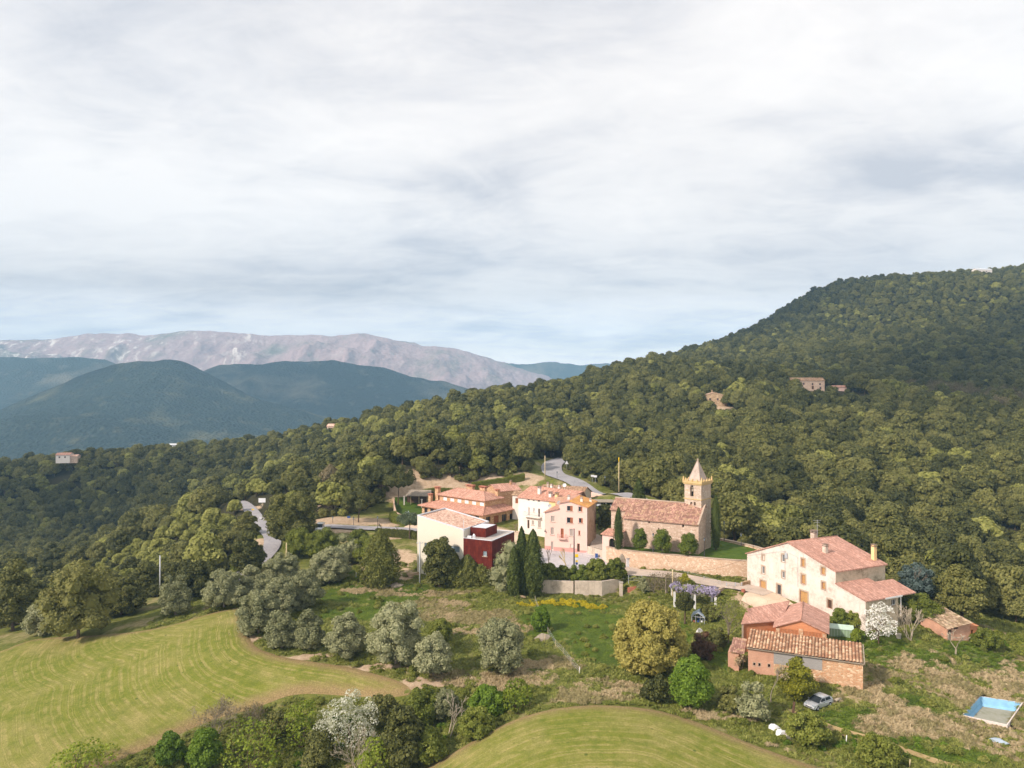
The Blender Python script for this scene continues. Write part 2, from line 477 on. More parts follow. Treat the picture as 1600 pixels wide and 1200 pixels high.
M['laurel'] = leafmat('laurel_leaves', (0.065, 0.095, 0.012), (0.14, 0.18, 0.022), (0.24, 0.26, 0.045), 0.25, tree_var=0.35)
M['hedge'] = leafmat('hedge_leaves', (0.08, 0.105, 0.014), (0.165, 0.19, 0.026), (0.27, 0.28, 0.055), 0.25, tree_var=0.35)
M['ochre'] = leafmat('ochre_spring_leaves', (0.25, 0.215, 0.042), (0.34, 0.295, 0.07), (0.44, 0.385, 0.11), 0.25, tree_var=0.35)
M['bright'] = leafmat('bright_green_leaves', (.06, .11, .010), (.13, .21, .018), (.22, .31, .035), .35)
M['lime'] = leafmat('lime_leaves', (.10, .14, .012), (.20, .25, .022), (.32, .37, .05), .35)
M['yellowgreen'] = leafmat('lemon_leaves', (0.12, 0.125, 0.012), (0.24, 0.24, 0.02), (0.42, 0.38, 0.03), .3, tree_var=0.35)
M['lemon_flower'] = leafmat('mimosa_flowers', (.45, .36, .02), (.62, .48, .03), (.75, .6, .06), .3)
M['white_blossom'] = leafmat('white_blossom', (.48, .46, .45), (.68, .66, .66), (.82, .80, .80), .25)
M['cream_blossom'] = leafmat('cream_blossom', (.16, .18, .09), (.42, .42, .32), (.72, .71, .62), .25)
M['wisteria'] = leafmat('wisteria_blossom', (.20, .17, .30), (.36, .31, .47), (.52, .47, .62), .25)
M['cedar'] = leafmat('blue_cedar_needles', (.055, .085, .075), (.12, .16, .145), (.22, .27, .25))
M['redbrown'] = leafmat('copper_leaves', (.05, .028, .016), (.11, .055, .03), (.16, .09, .045))
M['pine'] = leafmat('stone_pine_needles', (.035, .055, .022), (.085, .115, .055), (.15, .18, .10))
M['lushgrass'] = leafmat('lush_grass', (.075, .125, .012), (.13, .19, .02), (.20, .26, .03), .3, tree_var=.6)
M['dryweed'] = leafmat('dry_weeds', (.22, .19, .08), (.33, .28, .13), (.44, .37, .20), .3, tree_var=.6)
M['weed'] = leafmat('weeds', (0.14, 0.165, 0.026), (0.215, 0.235, 0.045), (0.32, 0.32, 0.085), .3, tree_var=0.75)
M['drygrass'] = leafmat('dry_grass', (0.4, 0.31, 0.175), (0.49, 0.39, 0.235), (0.59, 0.48, 0.31), .3, tree_var=0.45)
M['yellowflower'] = leafmat('yellow_flowers', (0.3, 0.28, 0.015), (0.52, 0.43, 0.02), (0.7, 0.58, 0.04), .3)
# ------------------------------------------------------------------ terrain
CP = [  # x, y, z
 # village plateau
 (8,178,-40.6),(18,175,-40.6),(26,166,-40.6),(12,164,-40.9),(22,158,-40.9),(40,151,-40.8),(49,147,-40.6),(30,152,-40.9),(57,131,-41.3),(50,139,-41.1),
 (44,141,-41.6),(-1,166,-41.4),(-4,153,-42.8),(-21,161,-42.8),(-30,165,-42.8),(-12,156,-42.9),(-5,175,-40.2),(-2,190,-39.6),(-14,190,-39.4),(-26,186,-39.2),
 (-8,200,-38.4),(2,208,-38.2),(-28,214,-38.2),(-18,222,-37.6),(-2,222,-36.8),(10,215,-36.0),(4,197,-39.4),
 (5,152,-44.0),(23,152.5,-44.0),(14,150,-44.1),(0,140,-43.9),(10,140,-44.0),(26,138,-43.9),(34,141,-43.2),(34,134,-43.5),(36,112,-44.1),(52,106,-44.1),(44,118,-43.4),(53,122,-42.8),
 (60,124,-41.9),(66,128,-42.0),(73,124,-43.1),(79,127,-43.4),(70,118,-44.0),(60,112,-44.6),
 (21,114,-44.4),(10.9,126,-44.2),(26,107,-44.5),(8,107,-44.4),(32,103,-44.7),(42,101,-44.8),(38,91,-46.6),(48,91.5,-47.0),(57,90,-47.5),(60,97,-46.5),
 (66,102,-46.1),(74,107,-46.1),(62,108,-45.4),(81,118,-46.5),(85,127,-45.2),(95,138,-47.0),(103,150,-48.5),(90,100,-48.0),(110,115,-50),(130,140,-53),
 (11.5,101,-44.2),(0,95,-45.6),(9,88,-45.4),(20,88,-45.6),(30,90,-46.2),(9,70,-47.5),(-6,80,-48.5),(20,76,-47),(40,76,-48.5),(9,60,-50),
 # left field and ravine
 (-16,110,-45.7),(-33.5,120,-45.0),(-45.7,128,-44.6),(-52.6,143.7,-43.9),(-64,139,-45.5),(-83,141,-48.2),(-97.5,140,-50.2),(-71,102,-51.6),(-56,99,-51.7),(-60.6,116,-48.6),(-80,120,-49.8),
 (-40.5,116.3,-46.7),(-34,111.3,-47.6),(-28,106,-50.2),(-14,105,-48.6),(-4,106.8,-46.4),(-48,103.6,-51.2),(-37.5,101,-53.6),(-20,97.6,-51.2),(-10,94.5,-49.2),(-45,92,-55),(-60,85,-56),(-90,95,-55),(-30,85,-54),(-60,60,-62),(-20,60,-56),
 (-37.6,131,-44.6),(-24.5,141,-44.2),(-33,158.5,-43.6),(-13,152,-43.8),(-2.2,126.8,-44.3),(-19.7,119,-44.7),(-8,116,-44.6),(-6,136,-44.1),
 (-31,176,-41.6),(-34.5,197,-38.9),(-42,198,-38.6),(-50.6,196,-38.4),(-60,199,-39.6),(-60.6,184,-42.4),(-66.5,204,-41.2),(-82,233,-40.4),(-96,258,-41),(-45,180,-42.6),(-51,168,-44.0),(-44,158,-44.2),
 (-73.7,178,-47),(-91,172,-50.5),(-108,164,-52.5),(-130,175,-58),(-85,205,-47),(-105,225,-52),
 # spur on the left, valley behind it and the far ridge
 (-111,268,-47),(-147,262,-62),(-182,262,-71),(-143,300,-62),(-203,350,-84),(-240,340,-88),(-150,380,-66),(-100,320,-48),
 (-286,465,-74),(-305,500,-58),(-370,520,-66),(-268,560,-56),(-186,522,-46),(-122,470,-33),(-60,430,-21.5),(0,480,-10),(82,620,6),(170,780,25),(264,920,50),
 (443,1060,130),(640,1120,154),(800,1150,172),(1000,1180,190),
 (-305,640,-105),(-200,700,-100),(-60,640,-75),(40,760,-50),(160,960,-30),(300,1150,0),(500,1320,60),(800,1420,110),(-380,700,-130),(-200,900,-160),(0,1000,-140),(150,1250,-120),
 (-520,560,-110),(-500,420,-110),(-360,300,-100),(-250,200,-85),(-200,120,-75),(-150,80,-70),
 # slopes behind the village
 (-29,330,-34),(-52,300,-35),(14,320,-29),(66,380,-21),(107,390,-12.5),(173,430,-3.6),(188,427,-4.6),(245,470,-3),(285,430,-10),(101,290,-31),(141,270,-36),(203,290,-33),
 (85,195,-44),(70,190,-42.5),(116,190,-49),(125,180,-53),(65,215,-39.5),(50,230,-34),(34,262,-32.5),(160,220,-47),(180,200,-52),
 (357,820,49),(430,760,45),(557,800,64),(198,650,10),(390,560,6),(500,600,22),(700,700,60),(260,560,4),(330,640,20),(500,450,0),(350,330,-25),(260,240,-45),(400,200,-55),
 # the cut bank, the upper road, the yards
 (-36,230,-37.2),(-20,233,-36.6),(-5,232,-36.0),(8,228,-34.6),(-36,239,-31.0),(-22,243,-29.4),(-6,245,-29.4),(4,250,-29.6),(-50,225,-36.6),(-62,228,-38),(-58,250,-33),
 (12.3,235,-31.2),(19.6,226,-31.4),(28,208,-31.2),(33,200,-31.6),(10.9,251,-30.6),(17,275,-29.9),(24,222,-33.6),(20,212,-34.0),(40,190,-34.6),(46,184,-37),
 (21,188,-38.6),(24,197,-35),(31,192,-34.2),(16,203,-35.2),(25,178,-38.8),(45,172,-38.8),(53,164,-40.2),(60,174,-42),(56,154,-41),(63,143,-42),
]
cp = np.array(CP, dtype=float)
SC = 100.0
def _phi(r2):
    return np.where(r2 > 1e-12, .5*r2*np.log(np.maximum(r2, 1e-12)), 0)
_n = len(cp)
_X = cp[:, :2]/SC
_D = ((_X[:, None, :]-_X[None, :, :])**2).sum(-1)
_A = np.zeros((_n+3, _n+3)); _A[:_n, :_n] = _phi(_D) + np.eye(_n)*2e-4
_A[:_n, _n] = 1; _A[:_n, _n+1:] = _X; _A[_n, :_n] = 1; _A[_n+1:, :_n] = _X.T
_b = np.zeros(_n+3); _b[:_n] = cp[:, 2]
_w = np.linalg.solve(_A, _b)
def hill0(x, y):
    """terrain height for arrays"""
    x = np.asarray(x, float)/SC; y = np.asarray(y, float)/SC
    sh = x.shape; x = x.ravel(); y = y.ravel()
    out = np.empty(len(x))
    for i in range(0, len(x), 20000):
        a = x[i:i+20000, None]-_X[None, :, 0]; b = y[i:i+20000, None]-_X[None, :, 1]
        out[i:i+20000] = _phi(a*a+b*b) @ _w[:_n] + _w[_n] + x[i:i+20000]*_w[_n+1] + y[i:i+20000]*_w[_n+2]
    return np.clip(out, -260, 260).reshape(sh)
def smooth_line(pts, n=6):
    """Catmull-Rom through the points"""
    P = [np.array(p[:2], float) for p in pts]; P = [2*P[0]-P[1]]+P+[2*P[-1]-P[-2]]
    out = []
    for i in range(1, len(P)-2):
        for k in range(n):
            t = k/n
            a, b, c, d = P[i-1], P[i], P[i+1], P[i+2]
            out.append(tuple(.5*((2*b)+(-a+c)*t+(2*a-5*b+4*c-d)*t*t+(-a+3*b-3*c+d)*t**3)))
    out.append(tuple(P[-2])); return out

smooth_line_ = lambda p: smooth_line(p, 6)
road_low = smooth_line_([(-110,282),(-96,258),(-83,234),(-74,217),(-68,205),(-64,196),(-61.5,187),(-62.5,176),(-66,166)])
road_branch = smooth_line_([(-66,199),(-58,197.5),(-50,197),(-42,197),(-34,196.5),(-28,194.5),(-20,190),(-12,184.5),(-4,178)])
road_up = smooth_line_([(22,292),(17.5,282),(14.5,268),(14.2,252),(17,238),(22,226),(27.5,215),(32,205),(37,196),(42,189),(47,185)])
road_church = smooth_line_([(22,160.5),(26,158.2),(32,154.7),(40,150.5),(46,146.8),(50,142.5)])
_roads = []
for _l, _wid in ((road_low, 3.2), (road_branch, 2.5), (road_up, 3.2), (road_church, 3.2)):
    _a = np.array(_l); _z = hill0(_a[:, 0], _a[:, 1])
    for _k in range(6): _z[1:-1] = (_z[:-2]+_z[1:-1]*2+_z[2:])/4
    _roads.append((_a, _z, _wid))
def road_k(x, y):
    """how much a road's bench shapes the ground here, and at what height"""
    x = np.asarray(x, float); y = np.asarray(y, float); kk = np.zeros(x.shape); zz = np.zeros(x.shape)
    for a, z, w in _roads:
        near_ = (x > a[:, 0].min()-10) & (x < a[:, 0].max()+10) & (y > a[:, 1].min()-10) & (y < a[:, 1].max()+10)
        if not near_.any(): continue
        xx, yy = x[near_], y[near_]; best = np.full(xx.shape, 1e9); bz = np.zeros(xx.shape)
        for i in range(len(a)-1):
            v = a[i+1]-a[i]; t = np.clip(((xx-a[i, 0])*v[0]+(yy-a[i, 1])*v[1])/(v@v+1e-9), 0, 1)
            d = np.hypot(xx-a[i, 0]-t*v[0], yy-a[i, 1]-t*v[1]); q = d < best
            best = np.where(q, d, best); bz = np.where(q, z[i]+(z[i+1]-z[i])*t, bz)
        k = np.clip(1-(best-w-.4)/2.2, 0, 1); k = k*k*(3-2*k)
        cur = kk[near_]; sel = k > cur
        c2 = zz[near_]; c2[sel] = bz[sel]; cur[sel] = k[sel]; kk[near_] = cur; zz[near_] = c2
    return kk, zz
def hill(x, y):
    h = hill0(x, y); k, z = road_k(x, y)
    return h*(1-k)+z*k
def vnoise(x, y, s, seed=0):
    """smooth value noise for arrays"""
    x = np.asarray(x, float)/s+seed*17.3; y = np.asarray(y, float)/s+seed*9.1
    xi = np.floor(x).astype(np.int64); yi = np.floor(y).astype(np.int64); fx = x-xi; fy = y-yi
    fx = fx*fx*(3-2*fx); fy = fy*fy*(3-2*fy)
    def h(a, b):
        v = (a*374761393 + b*668265263 + seed*1442695041) & 0x7fffffff
        v = ((v ^ (v >> 13))*1274126177) & 0x7fffffff
        return ((v ^ (v >> 16)) & 0xffff)/65535.0
    return (h(xi, yi)*(1-fx)+h(xi+1, yi)*fx)*(1-fy)+(h(xi, yi+1)*(1-fx)+h(xi+1, yi+1)*fx)*fy
def gz(x, y): return float(hill(np.array([x]), np.array([y]))[0])
_hit = {}
def hit(px, py, y0=70, y1=1300):
    """where the line of sight through a photograph pixel meets the ground"""
    k = (px, py, y0)
    if k in _hit: return _hit[k]
    Y = np.concatenate([np.arange(y0, 320, .5), np.arange(320, y1, 4)])
    X = Y*(px-800)/F; Z = -Y*(py-600)/F
    d = Z-hill(X, Y)
    i = np.where(d < 0)[0]
    if len(i) == 0: r = (X[-1], Y[-1], float(hill(X[-1:], Y[-1:])[0]))
    else:
        i = i[0]
        t = 0 if i == 0 else d[i-1]/(d[i-1]-d[i])
        y = Y[i-1]+(Y[i]-Y[i-1])*t if i else Y[0]
        r = (y*(px-800)/F, y, -y*(py-600)/F)
    _hit[k] = r
    return r
def hits(pts): return [hit(*p)[:2] for p in pts]

def inpoly(x, y, poly):
    x = np.asarray(x, float); y = np.asarray(y, float)
    c = np.zeros(x.shape, bool); n = len(poly)
    for i in range(n):
        x1, y1 = poly[i][:2]; x2, y2 = poly[(i+1) % n][:2]
        if y1 == y2: continue
        k = ((y1 > y) != (y2 > y)) & (x < (x2-x1)*(y-y1)/(y2-y1)+x1)
        c ^= k
    return c
def polydist(x, y, line, closed=False):
    x = np.asarray(x, float); y = np.asarray(y, float)
    d = np.full(x.shape, 1e9); L = list(line)+([line[0]] if closed else [])
    for (x1, y1), (x2, y2) in zip([p[:2] for p in L[:-1]], [p[:2] for p in L[1:]]):
        vx, vy = x2-x1, y2-y1; q = vx*vx+vy*vy+1e-12
        t = np.clip(((x-x1)*vx+(y-y1)*vy)/q, 0, 1)
        d = np.minimum(d, np.hypot(x-x1-t*vx, y-y1-t*vy))
    return d
def axis(dense0, dense1, step, lo, hi, grow):
    a = list(np.arange(dense0, dense1+1e-6, step)); s = step; p = a[-1]
    while p < hi: s *= grow; p += s; a.append(p)
    s = step; p = a[0]; b = []
    while p > lo: s *= grow; p -= s; b.append(p)
    return np.array(b[::-1]+a)
gx = axis(-120, 115, 1.1, -1700, 1900, 1.06)
gy = axis(78, 262, 1.1, -300, 1750, 1.045)
GX, GY = np.meshgrid(gx, gy)
GZ = hill(GX, GY)

# fields, lawns and roads in plan
field_left = smooth_line(hits([(380,948),(392,1000),(430,1022),(480,1032),(560,1045),(638,1072),(618,1088),(520,1085),(460,1085),(400,1105),(330,1125),(250,1160),(160,1198)]), 5) \
   + [(-57,96.5),(-75,93),(-110,112),(-116,136)] + smooth_line(hits([(0,1018),(60,998),(180,990),(260,978),(330,958),(380,948)]), 4)[:-1]
field_front = smooth_line(hits([(668,1199),(720,1168),(790,1130),(850,1110),(930,1101),(1020,1108),(1090,1128),(1170,1160),(1275,1198)]), 5) + [(42,84),(46,66),(-14,66),(-15,85)]
turf_left = hits([(0,990),(60,985),(150,975),(270,952),(330,930),(378,935),(378,946),(330,956),(260,976),(180,988),(60,996),(0,1016)])

def sheet(name, poly, res, off, mat, label=None, holes=(), attrs=None, zf=None, kind='structure', wob=0.0):
    """a sheet that follows the ground inside a plan outline"""
    P = []
    n = len(poly)
    for i in range(n):
        a, b = np.array(poly[i][:2]), np.array(poly[(i+1) % n][:2])
        k = max(1, int(np.hypot(*(b-a))/res))
        for j in range(k):
            q = a+(b-a)*j/k
            P.append(q)
    nb = len(P)
    xs = [p[0] for p in P]; ys = [p[1] for p in P]
    X, Y = np.meshgrid(np.arange(min(xs), max(xs), res), np.arange(min(ys), max(ys), res))
    X = X.ravel(); Y = Y.ravel()
    ok = inpoly(X, Y, P) & (polydist(X, Y, P, True) > res*.45)
    X, Y = X[ok], Y[ok]
    pts = [Vector(p) for p in P]+[Vector((a, b)) for a, b in zip(X, Y)]
    vo, e, f, _, _, _ = delaunay_2d_cdt(pts, [], [list(range(nb))], 1, 1e-5)
    V = np.array([(v.x, v.y) for v in vo])
    Z = (hill(V[:, 0], V[:, 1]) if zf is None else zf(V[:, 0], V[:, 1]))+off
    if wob:
        Z = Z-wob*np.clip(1-polydist(V[:, 0], V[:, 1], P, True)/.8, 0, 1)
    me = bpy.data.meshes.new(name)
    me.from_pydata(np.column_stack([V, Z]).tolist(), [], [list(t) for t in f])
    me.materials.append(mat)
    for an, fn in (attrs or {}).items():
        at_ = me.attributes.new(an, 'FLOAT', 'POINT'); at_.data.foreach_set('value', fn(V[:, 0], V[:, 1]).astype(np.float32))
    me.polygons.foreach_set('use_smooth', [True]*len(me.polygons)); me.update()
    # normals up
    if len(me.polygons) and sum(p.normal.z*p.area for p in me.polygons) < 0: me.flip_normals()
    o = bpy.data.objects.new(name, me); COL.objects.link(o)
    o['kind'] = kind
    if label: o['label'] = label
    return o

def ribbon(line, w0, w1=None):
    """plan outline of a road along a line"""
    w1 = w0 if w1 is None else w1
    L = [np.array(p[:2]) for p in line]; a = []; b = []
    for i, p in enumerate(L):
        d = L[min(i+1, len(L)-1)]-L[max(i-1, 0)]; d = d/np.hypot(*d); nrm = np.array([-d[1], d[0]])
        w = w0+(w1-w0)*i/(len(L)-1)
        a.append(tuple(p+nrm*w/2)); b.append(tuple(p-nrm*w/2))
    return a+b[::-1]


# ground cover weights painted in plan: dry grass, bare earth, woodland floor
def blob(x, y, lst):
    w = np.zeros(np.shape(x))
    for bx, by, rx, ry in lst:
        w = np.maximum(w, np.exp(-(((x-bx)/rx)**2+((y-by)/ry)**2)*1.2))
    return w
dry_spots = [(62,112,13,6),(70,109,14,5),(78,113,12,7),(52,98,9,3.0),(56,100,8,4),(84,106,14,9),(66,96,10,5),(50,106,4,5),(-14,146,10,5),(-8,139,9,5),(-30,156,9,2.5),(-16,153,14,1.6),(-4,131,7,4),
  (6,117,8,3),(0,112,8,3),(18,107,9,3),(-6,113,6,2.5),(-40,121,5,1.6),(-30,117,8,1.4),(12,103.5,9,1.5),(96,120,20,12),(30,99.5,6,1.6),(-20,128,6,3),(40,98,4,2)]
earth_spots = [(-28,172,8,9),(-27,163,9,3.5),(-40,205,9,5),(-50,206,8,5),(-34,203,6,4),(-30,240,10,6),(-12,243,10,6),(-31,170,6,7),(-26,166,5,5),(-21,117,7,1.6),(-34,121,7,1.3),(-46,128.5,3,2),(-14,111.5,5,1.8),(-46,196,10,4),(-54,201,8,4),(-44,203,8,3),(-36,236,10,7),(-20,239,14,6.5),(-4,241,12,7),(6,242,6,8),(-60,224,6,5),(-86,240,5,6),(46,141,5,6),(50,135,4,6),(-20,186,6,3),(-30,190,5,4),(-72,226,5,5),(-66,193,4,5),(-63,179,3,6),(58,158,5,4),(107,388,12,8),(173,425,14,5),(-8,196,10,6),(6,228,8,5),(-22,226,16,5),(16,213,6,7)]
green_spots = [(13,136,11,9),(18,130,6,8),(-28,152,12,6),(12,145,10,4),(60,122,12,4),(75,120,10,3),(8,133,9,8),(14,122,7,6),(-26,150,9,5),(-30,142,8,6),(46,99,5,3),(60,119,6,5),(75,121,8,4),(34,120,5,12),(28,128,6,8),(-2,106,6,3),(66,118,8,3),(57,103,3,4),(55,93,9,2.0),(14,147,12,3)]
village_clear = [(-140,60),(-125,150),(-108,158),(-97,163),(-78,171),(-69,182),(-69,192),(-74,203),(-76,214),(-70,216),(-62,210),(-54,209),(-44,219),(-40,239),(-30,239.5),(-20,241.5),(-4,243),(4,249),(6,276),(12,292),(24,292),(22,266),(21,250),(26,236),(34,218),(41,203),(46,193),(54,187),(60,178),(66,168),(68,156),(74,146),(80,138),(86,134),(92,139),(108,150),(128,158),(150,150),(170,60)]
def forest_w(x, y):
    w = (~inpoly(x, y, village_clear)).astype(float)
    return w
dist_dry = blob(GX, GY, dry_spots); dist_earth = blob(GX, GY, earth_spots); dist_green = blob(GX, GY, green_spots); fw = forest_w(GX, GY)
nz = (vnoise(GX, GY, 6, 1)-.5)*.5+(vnoise(GX, GY, 2.4, 2)-.5)*.3
near = np.clip(1-(np.hypot(GX, GY-140)-60)/200, 0, 1)
flat_k, _ = road_k(GX, GY)
for _p in ([(-4,179),(-3,170),(3,157.5),(23,156.0),(26,160.5),(25.5,171),(18,176.5),(7,180)], [(-30,193),(-4,176.5),(4,181),(2.5,196),(-8,198),(-26,214)], field_left, field_front):
    flat_k = np.maximum(flat_k, (inpoly(GX, GY, _p) | (polydist(GX, GY, _p, True) < 1.2))*1.0)
nz = nz*(1-flat_k)-flat_k*.25
GZ2 = GZ+nz*near*.35*np.where(fw > 0, 1.6, 1.0)

PX4 = hits([(1500, 1120), (1530, 1082), (1601, 1099), (1575, 1142)])
_pin = inpoly(GX, GY, PX4) | (polydist(GX, GY, PX4, True) < .75)
GZ2 = np.where(_pin, np.minimum(GZ2, GZ2[_pin].max()-2.6), GZ2)
def ground_mat():
    m, t = newmat('ground')
    pos = t.coord('Object')
    a_dry, a_earth, a_green, a_for = (t.attr(n) for n in ('dry', 'earth', 'lush', 'wood'))
    n1 = t.noise(pos, .16, 6, .65); n2 = t.noise(pos, .9, 6, .7); n3 = t.noise(pos, 4.5, 4, .7); n4 = t.noise(t.mapping(pos, (1, 1, 3)), .35, 5, .7)
    grass = t.ramp(n2, [(.28, (.065, .080, .016)), (.48, (.125, .140, .028)), (.68, (.185, .185, .046)), (.8, (.27, .23, .09))])
    tan = t.ramp(n2, [(.25, (.21, .16, .08)), (.5, (.36, .28, .15)), (.75, (.50, .41, .25))])
    lush = t.ramp(n2, [(.3, (.065, .11, .012)), (.6, (.12, .175, .018)), (.8, (.175, .22, .03))])
    earth = t.ramp(n2, [(.25, (.26, .18, .11)), (.45, (.44, .32, .21)), (.75, (.58, .45, .32))])
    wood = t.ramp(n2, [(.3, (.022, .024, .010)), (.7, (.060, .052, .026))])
    def sel(w, sharp, n, amt):
        k = t.math('ADD', w, t.math('MULTIPLY', t.math('SUBTRACT', n, .5), amt))
        return t.ramp(k, [(.5-sharp, 0.), (.5+sharp, 1.)])
    c = t.mix(sel(a_green, .12, n1, 1.1), grass, lush)
    c = t.mix(t.ramp(n1, [(.48, 0.), (.66, .65)]), c, tan)
    c = t.mix(sel(a_dry, .14, n4, 1.1), c, tan)
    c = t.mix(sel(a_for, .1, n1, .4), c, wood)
    c = t.mix(sel(a_earth, .10, n4, .9), c, earth)
    c = t.mix(.35, c, t.ramp(n3, [(.3, .55), (.7, 1.2)]), 'MULTIPLY')
    t.finish(c, .95, t.math('ADD', n2, t.math('MULTIPLY', n3, .5)), .9, .25, .1)
    return m
M['ground'] = ground_mat()
ny, nx = GX.shape
idx = np.arange(nx*ny).reshape(ny, nx)
quads = np.stack([idx[:-1, :-1], idx[:-1, 1:], idx[1:, 1:], idx[1:, :-1]], -1).reshape(-1, 4)
ground = mesh_np('ground', np.stack([GX, GY, GZ2], -1).reshape(-1, 3), quads, M['ground'], smooth=True)
tag(ground, 'grassy hillside with dry tan patches, green patches and bare earth', kind='structure')
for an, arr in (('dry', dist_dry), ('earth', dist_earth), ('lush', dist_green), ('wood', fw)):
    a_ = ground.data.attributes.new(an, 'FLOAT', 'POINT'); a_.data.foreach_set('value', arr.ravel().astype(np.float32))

def field_mat(name, rowlen, seed):
    """young crop: thin tan drill lines that follow the field's edge, patchy green"""
    m, t = newmat(name)
    pos = t.coord('Object'); v = t.attr('row')
    n1 = t.noise(pos, .10, 5, .65); n2 = t.noise(pos, .7, 6, .7); n3 = t.noise(pos, 5., 4, .7); n5 = t.noise(pos, .35, 4, .6)
    vv = t.math('ADD', v, t.math('MULTIPLY', n1, 1.6))
    cb = t.add('ShaderNodeCombineXYZ'); t.l.new(vv, cb.inputs[0])
    line = t.noise(cb.outputs[0], 1.9, 3, .8)                       # irregular lines along the rows
    line2 = t.math('SINE', t.math('MULTIPLY', vv, 2*math.pi/rowlen))
    br = t.ramp(n2, [(.35, 0.), (.62, 1.)])
    k = t.math('MULTIPLY', t.ramp(line, [(.50, 0.), (.60, 1.)]), br)
    k = t.math('MAXIMUM', k, t.math('MULTIPLY', t.math('MULTIPLY', t.ramp(line2, [(.55, 0.), (.9, 1.)]), t.ramp(n5, [(.40, 0.), (.62, 1.)])), .9))
    green = t.ramp(n2, [(.25, (.112, .142, .018)), (.5, (.168, .188, .028)), (.75, (.232, .230, .046))])
    tan = t.ramp(n3, [(.3, (.32, .255, .10)), (.7, (.47, .37, .165))])
    c = t.mix(t.math('MULTIPLY', k, .55), green, tan)
    c = t.mix(t.ramp(n1, [(.46, 0.), (.70, .55)]), c, tan)
    e = t.attr('edge')
    ek = t.ramp(t.math('MULTIPLY', t.math('ADD', e, t.math('MULTIPLY', t.math('SUBTRACT', n2, .5), 3.0)), .25), [(.16, 1.), (.62, 0.)])
    c = t.mix(t.math('MULTIPLY', ek, .85), c, t.ramp(n3, [(.3, (.22, .15, .07)), (.7, (.36, .25, .13))]))
    dots = t.voro(pos, .55)
    c = t.mix(t.math('MULTIPLY', t.ramp(dots, [(.08, .8), (.16, 0.)]), t.ramp(n5, [(.5, 0.), (.62, 1.)])), c, (.05, .085, .012))
    c = t.mix(.5, c, t.ramp(n3, [(.3, .5), (.7, 1.15)]), 'MULTIPLY')
    t.finish(c, .95, t.math('ADD', t.math('MULTIPLY', k, -.5), n3), .7, .12, .1)
    return m
left_edge = smooth_line(hits([(330,955),(380,948),(392,1000),(430,1022),(480,1032),(560,1045),(638,1072)]), 6)
front_edge = smooth_line(hits([(668,1199),(720,1168),(790,1130),(850,1110),(930,1101),(1020,1108),(1090,1128),(1170,1160),(1275,1198)]), 6)
M['field_left'] = field_mat('left_crop', 1.7, 1); M['field_front'] = field_mat('front_crop', 1.5, 2)
sheet('field', field_left, 1.1, .22, M['field_left'], 'left field of young green crop with curved tan drill lines', wob=.30,
      attrs={'row': lambda x, y: polydist(x, y, left_edge), 'edge': lambda x, y: polydist(x, y, field_left, True)})
sheet('field', field_front, 1.1, .22, M['field_front'], 'rounded front field of young green crop with curved tan drill lines', wob=.30,
      attrs={'row': lambda x, y: polydist(x, y, front_edge), 'edge': lambda x, y: polydist(x, y, field_front, True)})

def asphalt(name, c1, c2):
    m, t = newmat(name)
    pos = t.coord('Object')
    n1 = t.noise(pos, .25, 5, .65); n2 = t.noise(pos, 6, 4, .7); cr = t.voro(pos, .35, 'DISTANCE_TO_EDGE')
    c = t.mix(t.ramp(n1, [(.35, 0.), (.7, 1.)]), c1, c2)
    c = t.mix(t.ramp(cr, [(.006, .5), (.02, 0.)]), c, tuple(x*.5 for x in c1))
    c = t.mix(.3, c, t.ramp(n2, [(.3, .7), (.7, 1.2)]), 'MULTIPLY')
    t.finish(c, .9, n2, .3, .02)
    return m
M['road'] = asphalt('grey_asphalt', lin(146, 143, 145), lin(166, 162, 162))
M['paving'] = asphalt('plaza_paving', lin(172, 168, 170), lin(192, 186, 186))
M['lane'] = asphalt('concrete_lane', lin(176, 160, 146), lin(196, 180, 164))
M['drytrack'] = asphalt('dry_track', lin(150,128,88), lin(178,154,110))
M['dirt'] = asphalt('pale_dirt', lin(196, 172, 148), lin(214, 192, 168))
sheet('road', ribbon(road_low, 4.3), 1.5, .25, M['road'], 'grey lane bending down through the trees on the left')
sheet('road', ribbon(road_branch, 4.6), 1.2, .30, M['road'], 'grey lane from the bend past the parked van to the village')
sheet('road', ribbon(road_up, 8.0, 5.0), 1.5, .25, M['road'], 'wide grey road curving uphill behind the village')
sheet('road', ribbon(road_church, 6.2, 4.6), 1.0, .30, M['lane'], 'pale lane under the church wall')
sheet('plaza', [(-4,179),(-3,170),(3,157.5),(23,156.0),(26,160.5),(25.5,171),(18,176.5),(7,180)], 1.5, .28, M['paving'], 'paved village square in front of the pink house')
sheet('yard', hits([(1165,928),(1200,922),(1255,955),(1290,975),(1240,962),(1180,952),(1158,940)]), 1.0, .24, M['dirt'], 'pale dirt yard in front of the farmhouse')
sheet('terrace', [(-30,193),(-4,176.5),(4,181),(2.5,196),(-8,198),(-26,214)], 1.5, .26, M['dirt'], 'dirt terrace in front of the stone restaurant')
sheet('path', smooth_line(hits([(1240,1108),(1300,1135),(1380,1158),(1440,1180),(1500,1199)]), 5)+smooth_line(hits([(1470,1199),(1420,1180),(1370,1166),(1290,1143),(1236,1114)]), 5), .8, .2, M['drytrack'] if 'drytrack' in M else M['dirt'], 'worn dirt track through the dry grass')
# ------------------------------------------------------------------ buildings
def nrm2(u): return np.array([u[1], -u[0]])     # outward normal of a wall that runs left to right seen from outside

